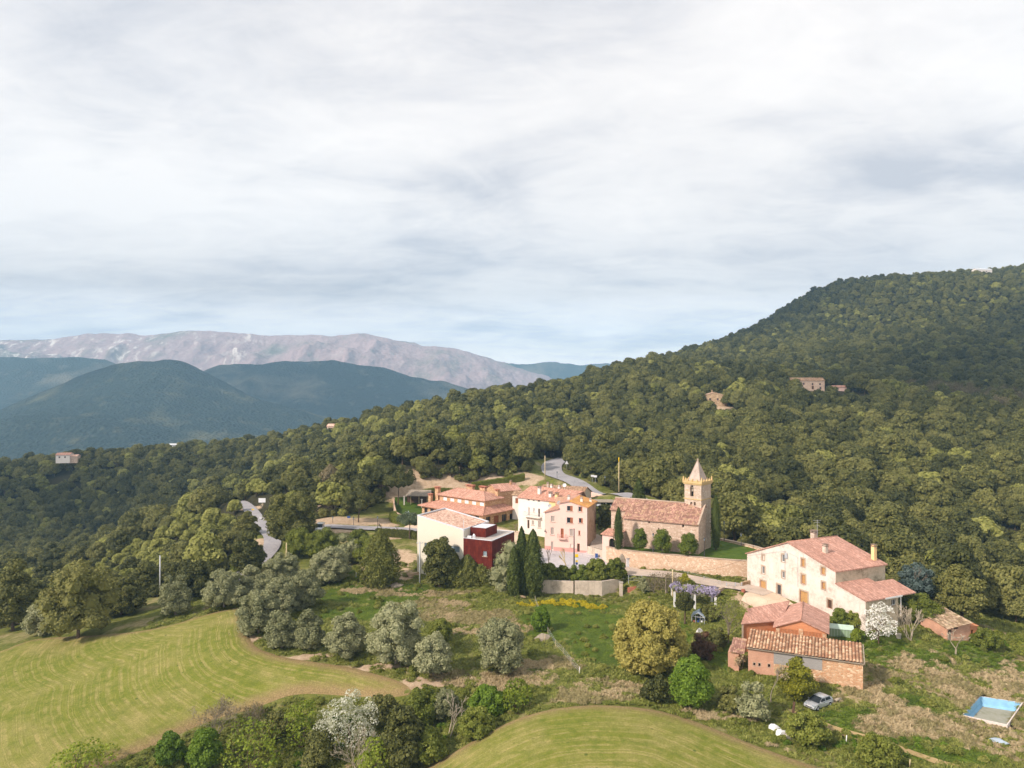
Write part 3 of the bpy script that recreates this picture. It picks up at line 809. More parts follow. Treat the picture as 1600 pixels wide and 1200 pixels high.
class Wall:
    """a wall plane from A along u (seen from outside, left to right)"""
    def __init__(s, A, u): s.A = np.array(A[:2], float); s.u = np.array(u, float)/np.hypot(*u); s.n = nrm2(s.u)
    def p(s, l, z, o=0.0):
        q = s.A+s.u*l+s.n*o
        return (q[0], q[1], z)
    def px(s, x, y=None):
        """photograph pixel -> distance along the wall and height"""
        k = (x-800)/F
        l = (k*s.A[1]-s.A[0])/(s.u[0]-k*s.u[1])
        if y is None: return l
        Y = s.A[1]+s.u[1]*l
        return l, -Y*(y-600)/F
    def rect(s, x0, y0, x1, y1):
        xm, ym = (x0+x1)/2, (y0+y1)/2
        l0, l1 = s.px(x0), s.px(x1); _, z1 = s.px(xm, y0); _, z0 = s.px(xm, y1)
        return (l0, z0, l1, z1)

def wall_mesh(mb, w, L, z0, top, openings=(), m=0, depth=.28, o=0.0):
    """wall with real holes and reveals; top is a list of (l, z)"""
    pts = [(0, z0), (L, z0)]+[(l, z) for l, z in top][::-1]
    ops = [r[:4] for r in openings]
    V = [Vector(p) for p in pts]; edges = []; n = len(pts)
    faces = [list(range(n))]
    for (a, b, c, d) in ops:
        k = len(V); V += [Vector((a, b)), Vector((c, b)), Vector((c, d)), Vector((a, d))]
        edges += [(k, k+1), (k+1, k+2), (k+2, k+3), (k+3, k)]
    vo, e, f, _, _, _ = delaunay_2d_cdt(V, edges, faces, 1, 1e-5)
    for t in f:
        cx = sum(vo[i].x for i in t)/len(t); cy = sum(vo[i].y for i in t)/len(t)
        if any(a < cx < c and b < cy < d for a, b, c, d in ops): continue
        P = [w.p(vo[i].x, vo[i].y, o) for i in t]
        ar = sum((vo[t[i]].x*vo[t[(i+1) % len(t)]].y-vo[t[(i+1) % len(t)]].x*vo[t[i]].y) for i in range(len(t)))
        mb.face(P if ar > 0 else P[::-1], m)
    for a, b, c, d in ops:
        q = [(a, b), (c, b), (c, d), (a, d)]
        for i in range(4):
            p1, p2 = q[i], q[(i+1) % 4]
            mb.face([w.p(*p1, o), w.p(*p2, o), w.p(*p2, o-depth), w.p(*p1, o-depth)], m)

def wbox(mb, w, l0, z0, l1, z1, o0, o1, m=0):
    """box on a wall between distances, heights and offsets along the normal"""
    P = [w.p(l, z, o) for o in (o1, o0) for l, z in ((l0, z0), (l1, z0), (l1, z1), (l0, z1))]
    for q in ((0, 1, 2, 3), (5, 4, 7, 6), (4, 5, 1, 0), (1, 5, 6, 2), (2, 6, 7, 3), (4, 0, 3, 7)): mb.face([P[i] for i in q], m)

def window(parent, w, r, kind='glass', trim=None, sill=True, frame='white_paint', name='window', depth=.2, bars=1):
    """a window or door: frame (own mesh) with its pane or leaf as a sub-part"""
    l0, z0, l1, z1 = r
    mb = MB(); f = .07
    for a in ((l0, z0, l0+f, z1), (l1-f, z0, l1, z1), (l0+f, z1-f, l1-f, z1), (l0+f, z0, l1-f, z0+f)):
        wbox(mb, w, *a, -depth, -depth+.07)
    if kind == 'glass':
        for k in range(bars):
            x = l0+(l1-l0)*(k+1)/(bars+1); wbox(mb, w, x-.025, z0+f, x+.025, z1-f, -depth+.005, -depth+.06)
    mats = [M[frame]]
    if trim:
        mats.append(M[trim]); tw = .26
        for a in ((l0-tw, z0, l0, z1), (l1, z0, l1+tw, z1), (l0-tw, z1, l1+tw, z1+tw*1.1)): wbox(mb, w, *a, -.02, .035, 1)
    if sill:
        if not trim: mats.append(M['stone_trim'])
        wbox(mb, w, l0-.18, z0-.12, l1+.18, z0-.003, -.02, .09, 1)
    fo = mb.build(name, mats, parent)
    pm = MB()
    if kind in ('glass', 'pale'):
        wbox(pm, w, l0+f, z0+f, l1-f, z1-f, -depth-.03, -depth+.012); pm.build('pane', M['glass' if kind == 'glass' else 'glass_pale'], fo)
    elif kind == 'half':
        x = l0+(l1-l0)*.55
        wbox(pm, w, l0+f, z0+f, x, z1-f, -depth-.03, -depth+.012); pm.build('pane', M['glass'], fo)
        sm = MB(); wbox(sm, w, x+.02, z0+f*.5, l1-.02, z1-f*.5, -depth+.02, -depth+.1); sm.build('shutter', M['wood_brown'], fo)
    else:
        mt = {'ochre': 'wood_ochre', 'brown': 'wood_brown', 'dark': 'wood_dark', 'white': 'shutter_white', 'grey': 'shutter_grey', 'metal': 'metal_dark', 'stone': 'plaster_farm'}[kind]
        wbox(pm, w, l0+f, z0+f, l1-f, z1-f, -depth-.03, -depth+.03)
        if z1-z0 > .7 and kind != 'stone':
            xm = (l0+l1)/2
            wbox(pm, w, xm-.015, z0+f, xm+.015, z1-f, -depth+.03, -depth+.045)
            for k in range(1, 3):
                zz = z0+(z1-z0)*k/3; wbox(pm, w, l0+f, zz-.03, l1-f, zz+.03, -depth+.03, -depth+.05)
        pm.build('leaf' if name == 'door' else 'shutter', M[mt], fo)
    return fo

def eaves_roof(mb, quad, t=.16, m=0): mb.slab(quad, t, m)

def chimney(parent, x, y, z, h, w=.6, d=.6, mat='plaster_farm', cap='chimney_cap', rz=0.0, hood=False, name='chimney'):
    mb = MB(); mb.box((x, y, z), (w, d, h), rz)
    mb.box((x, y, z+h), (w*1.25, d*1.25, .10), rz, 1)
    if hood:
        for a in (-1, 1): mb.box((x+a*w*.4*math.cos(rz), y+a*w*.4*math.sin(rz), z+h+.1), (.12, d, .28), rz)
        mb.box((x, y, z+h+.38), (w*1.35, d*1.35, .12), rz, 1)
    else:
        mb.box((x, y, z+h+.1), (w*.8, d*.8, .22), rz, 0); mb.box((x, y, z+h+.32), (w*1.2, d*1.2, .09), rz, 1)
    return mb.build(name, [M[mat], M[cap]], parent)

def dishmb(c, r, aim):
    mb = MB(); aim = Vector(aim).normalized(); x = aim.orthogonal().normalized(); y = aim.cross(x); c = Vector(c)
    rings = []
    for k in range(4):
        rr = r*k/3; off = (rr/r)**2*r*.35
        rings.append([c+aim*off+(x*math.cos(a)+y*math.sin(a))*rr for a in np.linspace(0, 2*math.pi, 13)[:-1]])
    for k in range(3):
        for i in range(12):
            j = (i+1) % 12
            mb.face([rings[k][i], rings[k][j], rings[k+1][j], rings[k+1][i]], 0, True)
    mb.bar(c, c-Vector((0, 0, 1.0)), .06); mb.bar(c, c+aim*r*.9, .03)
    return mb

def lift(p, dz): return (p[0], p[1], p[2]+dz)

# ---- farmhouse
def farmhouse():
    A = (48.0, 150.0); u = np.array([.417, -.909]); L = 22.1; D = 12.6
    root = thing('farmhouse', 'large whitewashed farmhouse with pink tiled gable roof and ochre shutters', 'house', (57, 137, -41))
    def P(b, **k): return b
    wf = Wall(A, u); v = -wf.n       # v: into the house
    zb = -44.0; zl, za, zr = -34.65, -30.25, -33.2
    cz = lambda y, c=(1160, 830): None
    c = lambda x0, y0, x1, y1: wf.rect(x0/6.667+1160, y0/6.667+830, x1/6.667+1160, y1/6.667+830)
    ops = {}
    W = [(c(205, 248, 228, 302), 'stone', 'window'), (c(203, 368, 231, 442), 'glass', 'window'), (c(410, 245, 440, 318), 'glass', 'window'), (c(413, 420, 440, 488), 'glass', 'window'),
         (c(615, 288, 648, 370), 'ochre', 'window'), (c(615, 455, 655, 548), 'ochre', 'window'), (c(823, 378, 860, 452), 'ochre', 'window'), (c(828, 532, 863, 605), 'ochre', 'window'),
         (c(360, 558, 402, 660), 'metal', 'window'), (c(186, 518, 243, 640), 'ochre', 'door'), (c(600, 628, 680, 750), 'ochre', 'door'), (c(887, 715, 932, 805), 'dark', 'door')]
    mb = MB()
    wall_mesh(mb, wf, L, zb, [(0, zl), (L/2, za), (L, zr)], [w[0] for w in W])
    # the other walls
    B = wf.p(L, 0)[:2]; E = (B[0]+v[0]*D, B[1]+v[1]*D); G = (A[0]+v[0]*D, A[1]+v[1]*D)
    wr = Wall(B, v); wb = Wall(E, -u); wl = Wall(G, -v)
    wall_mesh(mb, wr, D, zb, [(0, zr), (D, zr)], m=1)
    wall_mesh(mb, wb, L, zb, [(0, zr), (L/2, za), (L, zl)], m=1)
    wall_mesh(mb, wl, D, zb, [(0, zl), (D, zl)], m=0)
    mb.build('wall', [M['plaster_farm'], M['plaster_stain']], root)
    for r, k, nme in W:
        window(root, wf, r, k, 'stone_trim', nme == 'window', 'wood_brown' if k in ('ochre', 'dark') else ('stone_trim' if k in ('stone', 'metal') else 'white_paint'), nme)
    # stone dado along the foot of the front
    d = MB()
    xs = sorted([w[0] for w in W if w[2] == 'door'])
    edges = [0.0]
    for r in xs: edges += [r[0]-.19, r[2]+.19]
    edges.append(L*.60)
    for i in range(0, len(edges), 2):
        if edges[i+1]-edges[i] > .3 and edges[i] < L*.6: wbox(d, wf, edges[i], zb, min(edges[i+1], L*.6), -40.55-.035*edges[i+1], -.02, .03)
    d.build('dado', M['plaster_grey'], root)
    # roof: two slopes of slab with overhang
    rf = MB(); oh = .35
    def rp(l, s, z): q = wf.p(l, z); return (q[0]+v[0]*s, q[1]+v[1]*s, z)
    sl = (za-zr)/(L/2); sll = (za-zl)/(L/2)
    rf.slab([rp(L/2, -.25, za+.22), rp(L+oh, -.25, zr-oh*sl+.22), rp(L+oh, D+.25, zr-oh*sl+.22), rp(L/2, D+.25, za+.22)][::-1] if False else [rp(L/2, -.25, za+.22), rp(L+oh, -.25, zr-oh*sl+.22), rp(L+oh, D+.25, zr-oh*sl+.22), rp(L/2, D+.25, za+.22)], .2)
    rf.slab([rp(-oh, -.25, zl-oh*sll+.22), rp(L/2-.004, -.25, za+.22), rp(L/2-.004, D+.25, za+.22), rp(-oh, D+.25, zl-oh*sll+.22)], .2)
    roof = rf.build('roof', M['tile_pink'], root)
    rd = MB(); rd.tube([rp(L/2, -.3, za+.2), rp(L/2, D+.3, za+.2)], .13, 8); rd.build('ridge', M['tile_red'], roof)
    q = rp(16.2, 4.0, 0); chimney(roof, q[0], q[1], -32.6, 2.4, .75, .7, 'plaster_grey', rz=math.atan2(u[1], u[0]))
    q = rp(20.5, 11.6, 0); chimney(roof, q[0], q[1], -33.6, 3.5, .7, .7, 'plaster_cream', rz=math.atan2(u[1], u[0]))
    q = rp(8.4, 9.5, 0); chimney(roof, q[0], q[1], -31.6, 2.0, .95, .9, 'plaster_grey', rz=math.atan2(u[1], u[0]), hood=True)
    an = MB(); q = rp(9.7, 9.0, -31); an.bar(q, lift(q, 4.2), .05)
    for k, ln in ((4.1, .9), (3.7, .7), (3.0, .5)):
        an.bar((q[0]-ln, q[1]-ln*.3, q[2]+k), (q[0]+ln, q[1]+ln*.3, q[2]+k), .035)
    an.build('antenna', M['metal_grey'], root)
    # lean-to on the right
    l2 = 6.2; s2 = 8.0
    wl2 = Wall(B, u); z1t, z1e = -35.35, -36.75
    C2 = wl2.p(l2, 0)[:2]; wr2 = Wall(C2, v)
    lm = MB()
    wall_mesh(lm, wl2, l2, -45, [(0, z1t), (l2, z1e)])
    hole = (6.3, -38.3, 7.4, -37.3)
    wall_mesh(lm, wr2, s2, -45, [(0, z1e), (s2, z1e)], [hole], m=1)
    bb = wr2.p(s2, 0)[:2]; wbk = Wall(bb, -u); wall_mesh(lm, wbk, l2, -45, [(0, z1e), (l2, z1t)], m=1)
    lt = lm.build('lean_to', [M['plaster_farm'], M['plaster_stain']], root)
    window(lt, wr2, hole, 'glass', None, True)
    r2 = MB()
    q = lambda l, s, z: (B[0]+u[0]*l+v[0]*s, B[1]+u[1]*l+v[1]*s, z)
    s_ = (z1t-z1e)/l2
    r2.slab([q(.02, -.2, z1t+.2), q(l2+.35, -.2, z1e-.35*s_+.2), q(l2+.35, s2+.1, z1e-.35*s_+.2), q(.02, s2+.1, z1t+.2)], .18)
    r2.slab([q(1.2, s2+.12, z1t-.25), q(l2-.3, s2+.12, z1e-.1), q(l2-.3, s2+5.0, z1e-.1), q(1.2, s2+5.0, z1t-.25)], .18)
    r2.build('roof', M['tile_pink'], root)
    fs = MB(); fs.bar(q(l2+.37, 4.4, z1e+.0), q(l2+.37, s2+.6, z1e+.0), .06, .28)
    fs.bar(q(l2+.1, s2+.5, z1e-.1), q(l2+.1, s2+.5, z1e-3.6), .16); fs.build('fascia', M['white_paint'], root)
    mb = MB(); wbox(mb, wf, 7.2, -36.2, 8.5, -34.6, -.02, .04); mb.build('blocked_panel', M['plaster_farm'], root)
    cb_ = MB(); k = wf.px(1230.5, 862)
    cb_.bar(wf.p(k[0]-.6, k[1], .06), wf.p(k[0]-.6, k[1]-5.6, .06), .05); cb_.bar(wf.p(0.3, zl-.3, .06), wf.p(k[0]-.6, k[1], .06), .04); cb_.bar(wf.p(k[0]-.6, k[1], .06), wf.p(k[0]+2.6, k[1]-.5, .06), .04)
    cb_.bar(wf.p(k[0]+2.6, k[1]-.5, .06), wf.p(k[0]+2.6, k[1]-6, .06), .05)
    wbox(cb_, wf, k[0]-.5, k[1]-1.3, k[0]+.1, k[1]-.3, 0, .25); cb_.build('cable', M['metal_grey'], root)
farmhouse()

# ---- church
def church():
    root = thing('church', 'stone church with tiled nave roof and square bell tower under pyramid spire', 'church', (33, 165, -37))
    A = np.array([40.6, 159.9]); u = np.array([-.875, .484]); v = np.array([.484, .875])    # u: from the right corner leftwards
    L = 17.1; zb = -40.6; ze = -30.6; zr = -27.2; wr = 5.5
    L2 = 21.0; zs = -29.2
    ln = A+u*L
    ws = Wall(ln, -u)                      # south wall, left to right
    c = lambda x0, y0, x1, y1: ws.rect(x0/6.667+940, y0/6.667+700, x1/6.667+940, y1/6.667+700)
    W = [c(485, 762, 502, 785), c(838, 796, 858, 826), c(588, 832, 601, 850)]
    mb = MB()
    wall_mesh(mb, ws, L, zb, [(0, ze), (L, ze)], W, depth=.5)
    we = Wall(A, v); wall_mesh(mb, we, 2*wr, zb, [(0, ze), (wr, zr), (2*wr, ze)])
    nb = A+v*2*wr
    wn = Wall(nb, u); wall_mesh(mb, wn, L2, zb, [(0, ze), (L2, ze)])
    # western block, set back
    sb = 2.0
    q0 = A+u*L2+v*sb; q1 = A+u*L+v*sb
    w2 = Wall(q0, -u); wall_mesh(mb, w2, L2-L, zb, [(0, zs), (L2-L, zs)])
    w3 = Wall(q1, -v); wall_mesh(mb, Wall(A+u*L+v*sb, -v), sb, zb, [(0, ze+(zr-ze)*sb/wr), (sb, ze)])
    qq = A+u*L2+v*2*wr; ww = Wall(qq, -v); wall_mesh(mb, ww, 2*wr-sb, zb, [(0, ze), (wr, zr), (2*wr-sb, zs)])
    mb.build('wall', M['stone_church'], root)
    for r in W:
        m = MB(); wbox(m, ws, *r, -.55, -.5); o = m.build('window', M['dark_in'], root)
    rf = MB()
    def p(l, w, z): q = A+u*l+v*w; return (q[0], q[1], z)
    sl = (zr-ze)/wr; oh = .35
    rf.slab([p(L+.2, -oh, ze-oh*sl+.2), p(-.15, -oh, ze-oh*sl+.2), p(-.15, wr, zr+.2), p(L+.2, wr, zr+.2)], .2)
    rf.slab([p(L2+.25, sb-oh*1.1, zs-oh*sl+.2), p(L+.204, sb-oh*1.1, zs-oh*sl+.2), p(L+.204, wr, zr+.2), p(L2+.25, wr, zr+.2)], .2)
    rf.slab([p(-.15, wr+.004, zr+.2), p(-.15, 2*wr+oh, ze-oh*sl+.2), p(L2+.25, 2*wr+oh, ze-oh*sl+.2), p(L2+.25, wr+.004, zr+.2)], .2)
    roof = rf.build('roof', M['tile_church'], root)
    e = MB(); e.tube([p(L2+.3, wr, zr+.22), p(-.2, wr, zr+.22)], .16, 8)
    e.bar(p(-.02, -oh-.1, ze-oh*sl+.22), p(-.02, wr, zr+.26), .38, .16); e.build('ridge', M['stone_trim'], roof)
    co = MB(); co.bar(p(L+.1, -.12, ze-.06), p(0, -.12, ze-.06), .22, .22); co.build('cornice', M['stone_trim'], root)
    # tower, turned against the nave
    T = np.array([42.2, 163.9]); a = np.array([-.71, .70]); b = np.array([.70, .71]); s = 4.25; zt = -22.1
    tw = MB()
    w1 = Wall(T+a*s, -a); w4 = Wall(T, b); w5 = Wall(T+b*s, a); w6 = Wall(T+a*s+b*s, -b)
    ct = lambda w, x0, y0, x1, y1: w.rect(x0/6.667+940, y0/6.667+700, x1/6.667+940, y1/6.667+700)
    o1 = ct(w1, 922, 385, 958, 505); o2 = ct(w1, 922, 562, 945, 600); o3 = ct(w1, 960, 562, 980, 600)
    wall_mesh(tw, w1, s, zb, [(0, zt), (s, zt)], [o1, o2, o3], depth=.7)
    wall_mesh(tw, w4, s, zb, [(0, zt), (s, zt)], [(s*.55, -27.4, s*.62, -26.7)], depth=.5); wall_mesh(tw, w5, s, zb, [(0, zt), (s, zt)], [(1.4, -26, 2.6, -23)], depth=.7); wall_mesh(tw, w6, s, zb, [(0, zt), (s, zt)], [(1.4, -26, 2.6, -23)], depth=.7)
    twr = tw.build('tower', M['stone_tower'], root)
    m = MB()
    for w, o in ((w1, o1), (w1, o2), (w1, o3), (w4, (s*.55, -27.4, s*.62, -26.7)), (w5, (1.4, -26, 2.6, -23)), (w6, (1.4, -26, 2.6, -23))):
        wbox(m, w, o[0]-.01, o[1]-.01, o[2]+.01, o[3]+.01, -.75, -.69)
    m.build('belfry_opening', M['dark_in'], twr)
    l0, z0, l1, z1 = o1; lc = (l0+l1)/2
    ar = MB(); ar.face([w1.p(l0-.02, z1+.004, -.08), w1.p(l1+.02, z1+.004, -.08), w1.p(l1+.02, z1+.1, -.08), w1.p(l0-.02, z1+.1, -.08)])
    for sgn, lo in ((1, l0), (-1, l1)):
        ar.face([w1.p(lo, z1, -.1), w1.p(lo, z1-.7, -.1), w1.p(lo+sgn*.06, z1-.45, -.1), w1.p(lc, z1, -.1)][::sgn])
    ar.build('arch', M['stone_tower'], twr)
    for o in (o2, o3):
        ar = MB(); l0, z0, l1, z1 = o; lc = (l0+l1)/2
        for sgn, lo in ((1, l0), (-1, l1)): ar.face([w1.p(lo, z1, -.1), w1.p(lo, z1-.32, -.1), w1.p(lo+sgn*.08, z1-.12, -.1), w1.p(lc, z1, -.1)][::sgn])
        ar.build('arch', M['stone_tower'], twr)
    be = MB(); bc = w1.p((o1[0]+o1[2])/2, o1[1]+1.15, -.35)
    be.lathe(bc, [(.02, .62), (.12, .6), (.2, .4), (.26, .12), (.36, 0), (.02, .01)], 12); be.bar(lift(bc, .66), (bc[0], bc[1], o1[3]-.6), .08)
    be.bar(w1.p(o1[0], o1[1]+2.0, -.35), w1.p(o1[2], o1[1]+2.0, -.35), .14); be.build('bell', M['wood_grey'], twr)
    c4 = [T+a*s, T, T+b*s, T+a*s+b*s]
    ctr = sum(c4)/4
    def ring(k): return [ctr+(q-ctr)*k for q in c4]
    cr = MB(); R0 = ring(1.08)
    cr.prism([tuple(q) for q in R0], zt-.55, zt-.25); cr.prism([tuple(q) for q in ring(1.16)], zt-.24, zt+.25)
    st = ring(1.04)
    for i in range(4):       # string course half-way
        q, r = st[i], st[(i+1) % 4]; cr.bar((q[0], q[1], -25.9), (r[0], r[1], -25.9), .16, .18)
    cr.build('cornice', M['lichen_stone'], twr)
    bt = MB(); R1 = ring(1.10)
    for i in range(4):
        q, r = R1[i], R1[(i+1) % 4]
        for k in range(4):
            x = q+(r-q)*(k/4+ (.0 if k else .02))
            hh = .95 if k == 0 else .5
            bt = MB(); bt.box((x[0], x[1], zt+.26), (.42, .42, hh), math.atan2(a[1], a[0]), 0, .35); bt.build('merlon', M['lichen_stone'], twr)
    sp = MB(); R2 = ring(.74); apex = (ctr[0], ctr[1], -17.15)
    for i in range(4):
        q, r = R2[i], R2[(i+1) % 4]
        sp.face([(q[0], q[1], zt+.2), (r[0], r[1], zt+.2), apex])
    spo = sp.build('spire', M['stone_spire'], root)
    sr = MB()
    for q in R2: sr.bar((q[0], q[1], zt+.25), apex, .10)
    sr.box((apex[0], apex[1], apex[2]-.3), (.3, .3, .5)); sr.build('arris', M['stone_trim'], spo)
    # porch on the left end
    P0 = atz(957, 850, -37.2); pr = MB()
    wp = Wall((20.6, 167.6), (.80, -.60)); hole = (1.75, -37.4, 3.3, -34.9)
    wall_mesh(pr, wp, 3.9, -40.6, [(0, -34.3), (3.9, -34.3)], [hole], depth=.4)
    wpl = Wall((20.6+.6*3.2, 167.6+.8*3.2), (-.6, -.8)); wall_mesh(pr, wpl, 3.2, -40.6, [(0, -33.7), (3.2, -34.3)])
    wpr = Wall(wp.p(3.9, 0)[:2], (.6, .8)); wall_mesh(pr, wpr, 3.2, -40.6, [(0, -34.3), (3.2, -33.7)])
    po = pr.build('porch', M['plaster_pink'], root)
    d = MB(); wbox(d, wp, hole[0], hole[1], hole[2], hole[3], -.9, -.5); d.build('doorway', M['dark_in'], po)
    arr = MB(); n = 8; lc = (hole[0]+hole[2])/2; rr = (hole[2]-hole[0])/2
    for k in range(n):
        a0, a1 = math.pi*k/n, math.pi*(k+1)/n
        arr.face([wp.p(lc-rr*math.cos(a0), hole[3]-rr+rr*math.sin(a0), -.05), wp.p(lc-rr*math.cos(a1), hole[3]-rr+rr*math.sin(a1), -.05), wp.p(lc-rr*math.cos(a1), hole[3], -.05), wp.p(lc-rr*math.cos(a0), hole[3], -.05)])
    arr.build('arch', M['plaster_pink'], po)
    pf = MB(); g = lambda l, s_, z: (wp.p(l, 0)[0]+.6*s_, wp.p(l, 0)[1]+.8*s_, z)
    pf.slab([g(-.3, -.35, -34.15), g(4.2, -.35, -34.15), g(4.2, 3.3, -33.4), g(-.3, 3.3, -33.4)], .16); pf.build('porch_roof', M['tile_red'], root)
church()

# church terrace: lawn held by a curving stone wall
terr_edge = smooth_line([(21.5,166.3),(24.5,163.4),(30,160.6),(37,157.6),(43,154.9),(49,153.2),(53.5,153.6),(55.8,156.2),(56.2,160),(55.0,165),(52,171),(49.5,175)], 5)
tpoly = terr_edge+[(46,178),(26,181),(21.0,172)]
lw = MB(); lw.prism(tpoly, -42.5, -37.25); tl = lw.build('lawn', M['laurel'] if False else M['ground'], None)
bpy.data.objects.remove(tl)
def terr_z(x, y): return -37.12+(vnoise(x, y, 3, 5)-.5)*.12
def lawn_mat():
    m, t = newmat('lawn_grass'); p = t.coord('Object')
    n = t.noise(p, .5, 5, .7); n3 = t.noise(p, 6, 4, .7)
    c = t.ramp(n, [(.3, (.045, .085, .010)), (.6, (.085, .13, .016)), (.78, (.22, .19, .08))])
    t.finish(t.mix(.4, c, t.ramp(n3, [(.3, .5), (.7, 1.2)]), 'MULTIPLY'), .95, n3, .6, .1, .1); return m
M['lawn'] = lawn_mat()
sheet('lawn', tpoly, .9, 0.0, M['lawn'], 'green church lawn on the walled terrace', zf=terr_z)
def strip_wall(name, line, thick, zbot, ztop, mats, label, cat='wall', cap=None, capz=.12):
    """a masonry wall along a line with its thickness and coping"""
    mb = MB(); L = [np.array(p[:2], float) for p in line]; a = []; b = []
    for i, p in enumerate(L):
        d = L[min(i+1, len(L)-1)]-L[max(i-1, 0)]; d /= np.hypot(*d); nn = np.array([-d[1], d[0]])
        a.append(p+nn*thick/2); b.append(p-nn*thick/2)
    zb = [zbot(*p) if callable(zbot) else zbot for p in L]; zt = [ztop(*p) if callable(ztop) else ztop for p in L]
    n = len(L)
    for i in range(n-1):
        A0, A1, B0, B1 = a[i], a[i+1], b[i], b[i+1]
        mb.face([(*A1, zb[i+1]), (*A0, zb[i]), (*A0, zt[i]), (*A1, zt[i+1])]); mb.face([(*B0, zb[i]), (*B1, zb[i+1]), (*B1, zt[i+1]), (*B0, zt[i])])
        mb.face([(*A0, zt[i]), (*B0, zt[i]), (*B1, zt[i+1]), (*A1, zt[i+1])])
    mb.face([(*a[0], zb[0]), (*b[0], zb[0]), (*b[0], zt[0]), (*a[0], zt[0])]); mb.face([(*b[-1], zb[-1]), (*a[-1], zb[-1]), (*a[-1], zt[-1]), (*b[-1], zt[-1])])
    o = mb.build(name, M[mats] if isinstance(mats, str) else mats)
    tag(o, label, cat)
    if cap:
        c = MB()
        for i in range(n-1):
            k = 1.25
            P = lambda j, sgn, dz: (*(L[j]+(a[j]-L[j])*sgn*k), zt[j]+dz)
            c.face([P(i, 1, capz), P(i, -1, capz), P(i+1, -1, capz), P(i+1, 1, capz)])
            c.face([P(i+1, 1, .003), P(i, 1, .003), P(i, 1, capz), P(i+1, 1, capz)]); c.face([P(i, -1, .003), P(i+1, -1, .003), P(i+1, -1, capz), P(i, -1, capz)])
        c.build('coping', M[cap], o)
    return o
strip_wall('retaining_wall', terr_edge, .6, lambda x, y: -42.2, lambda x, y: -36.85+max(0, (x-50))*.05, 'stone_wall', 'curving stone retaining wall holding up the church lawn', cap='stone_trim')

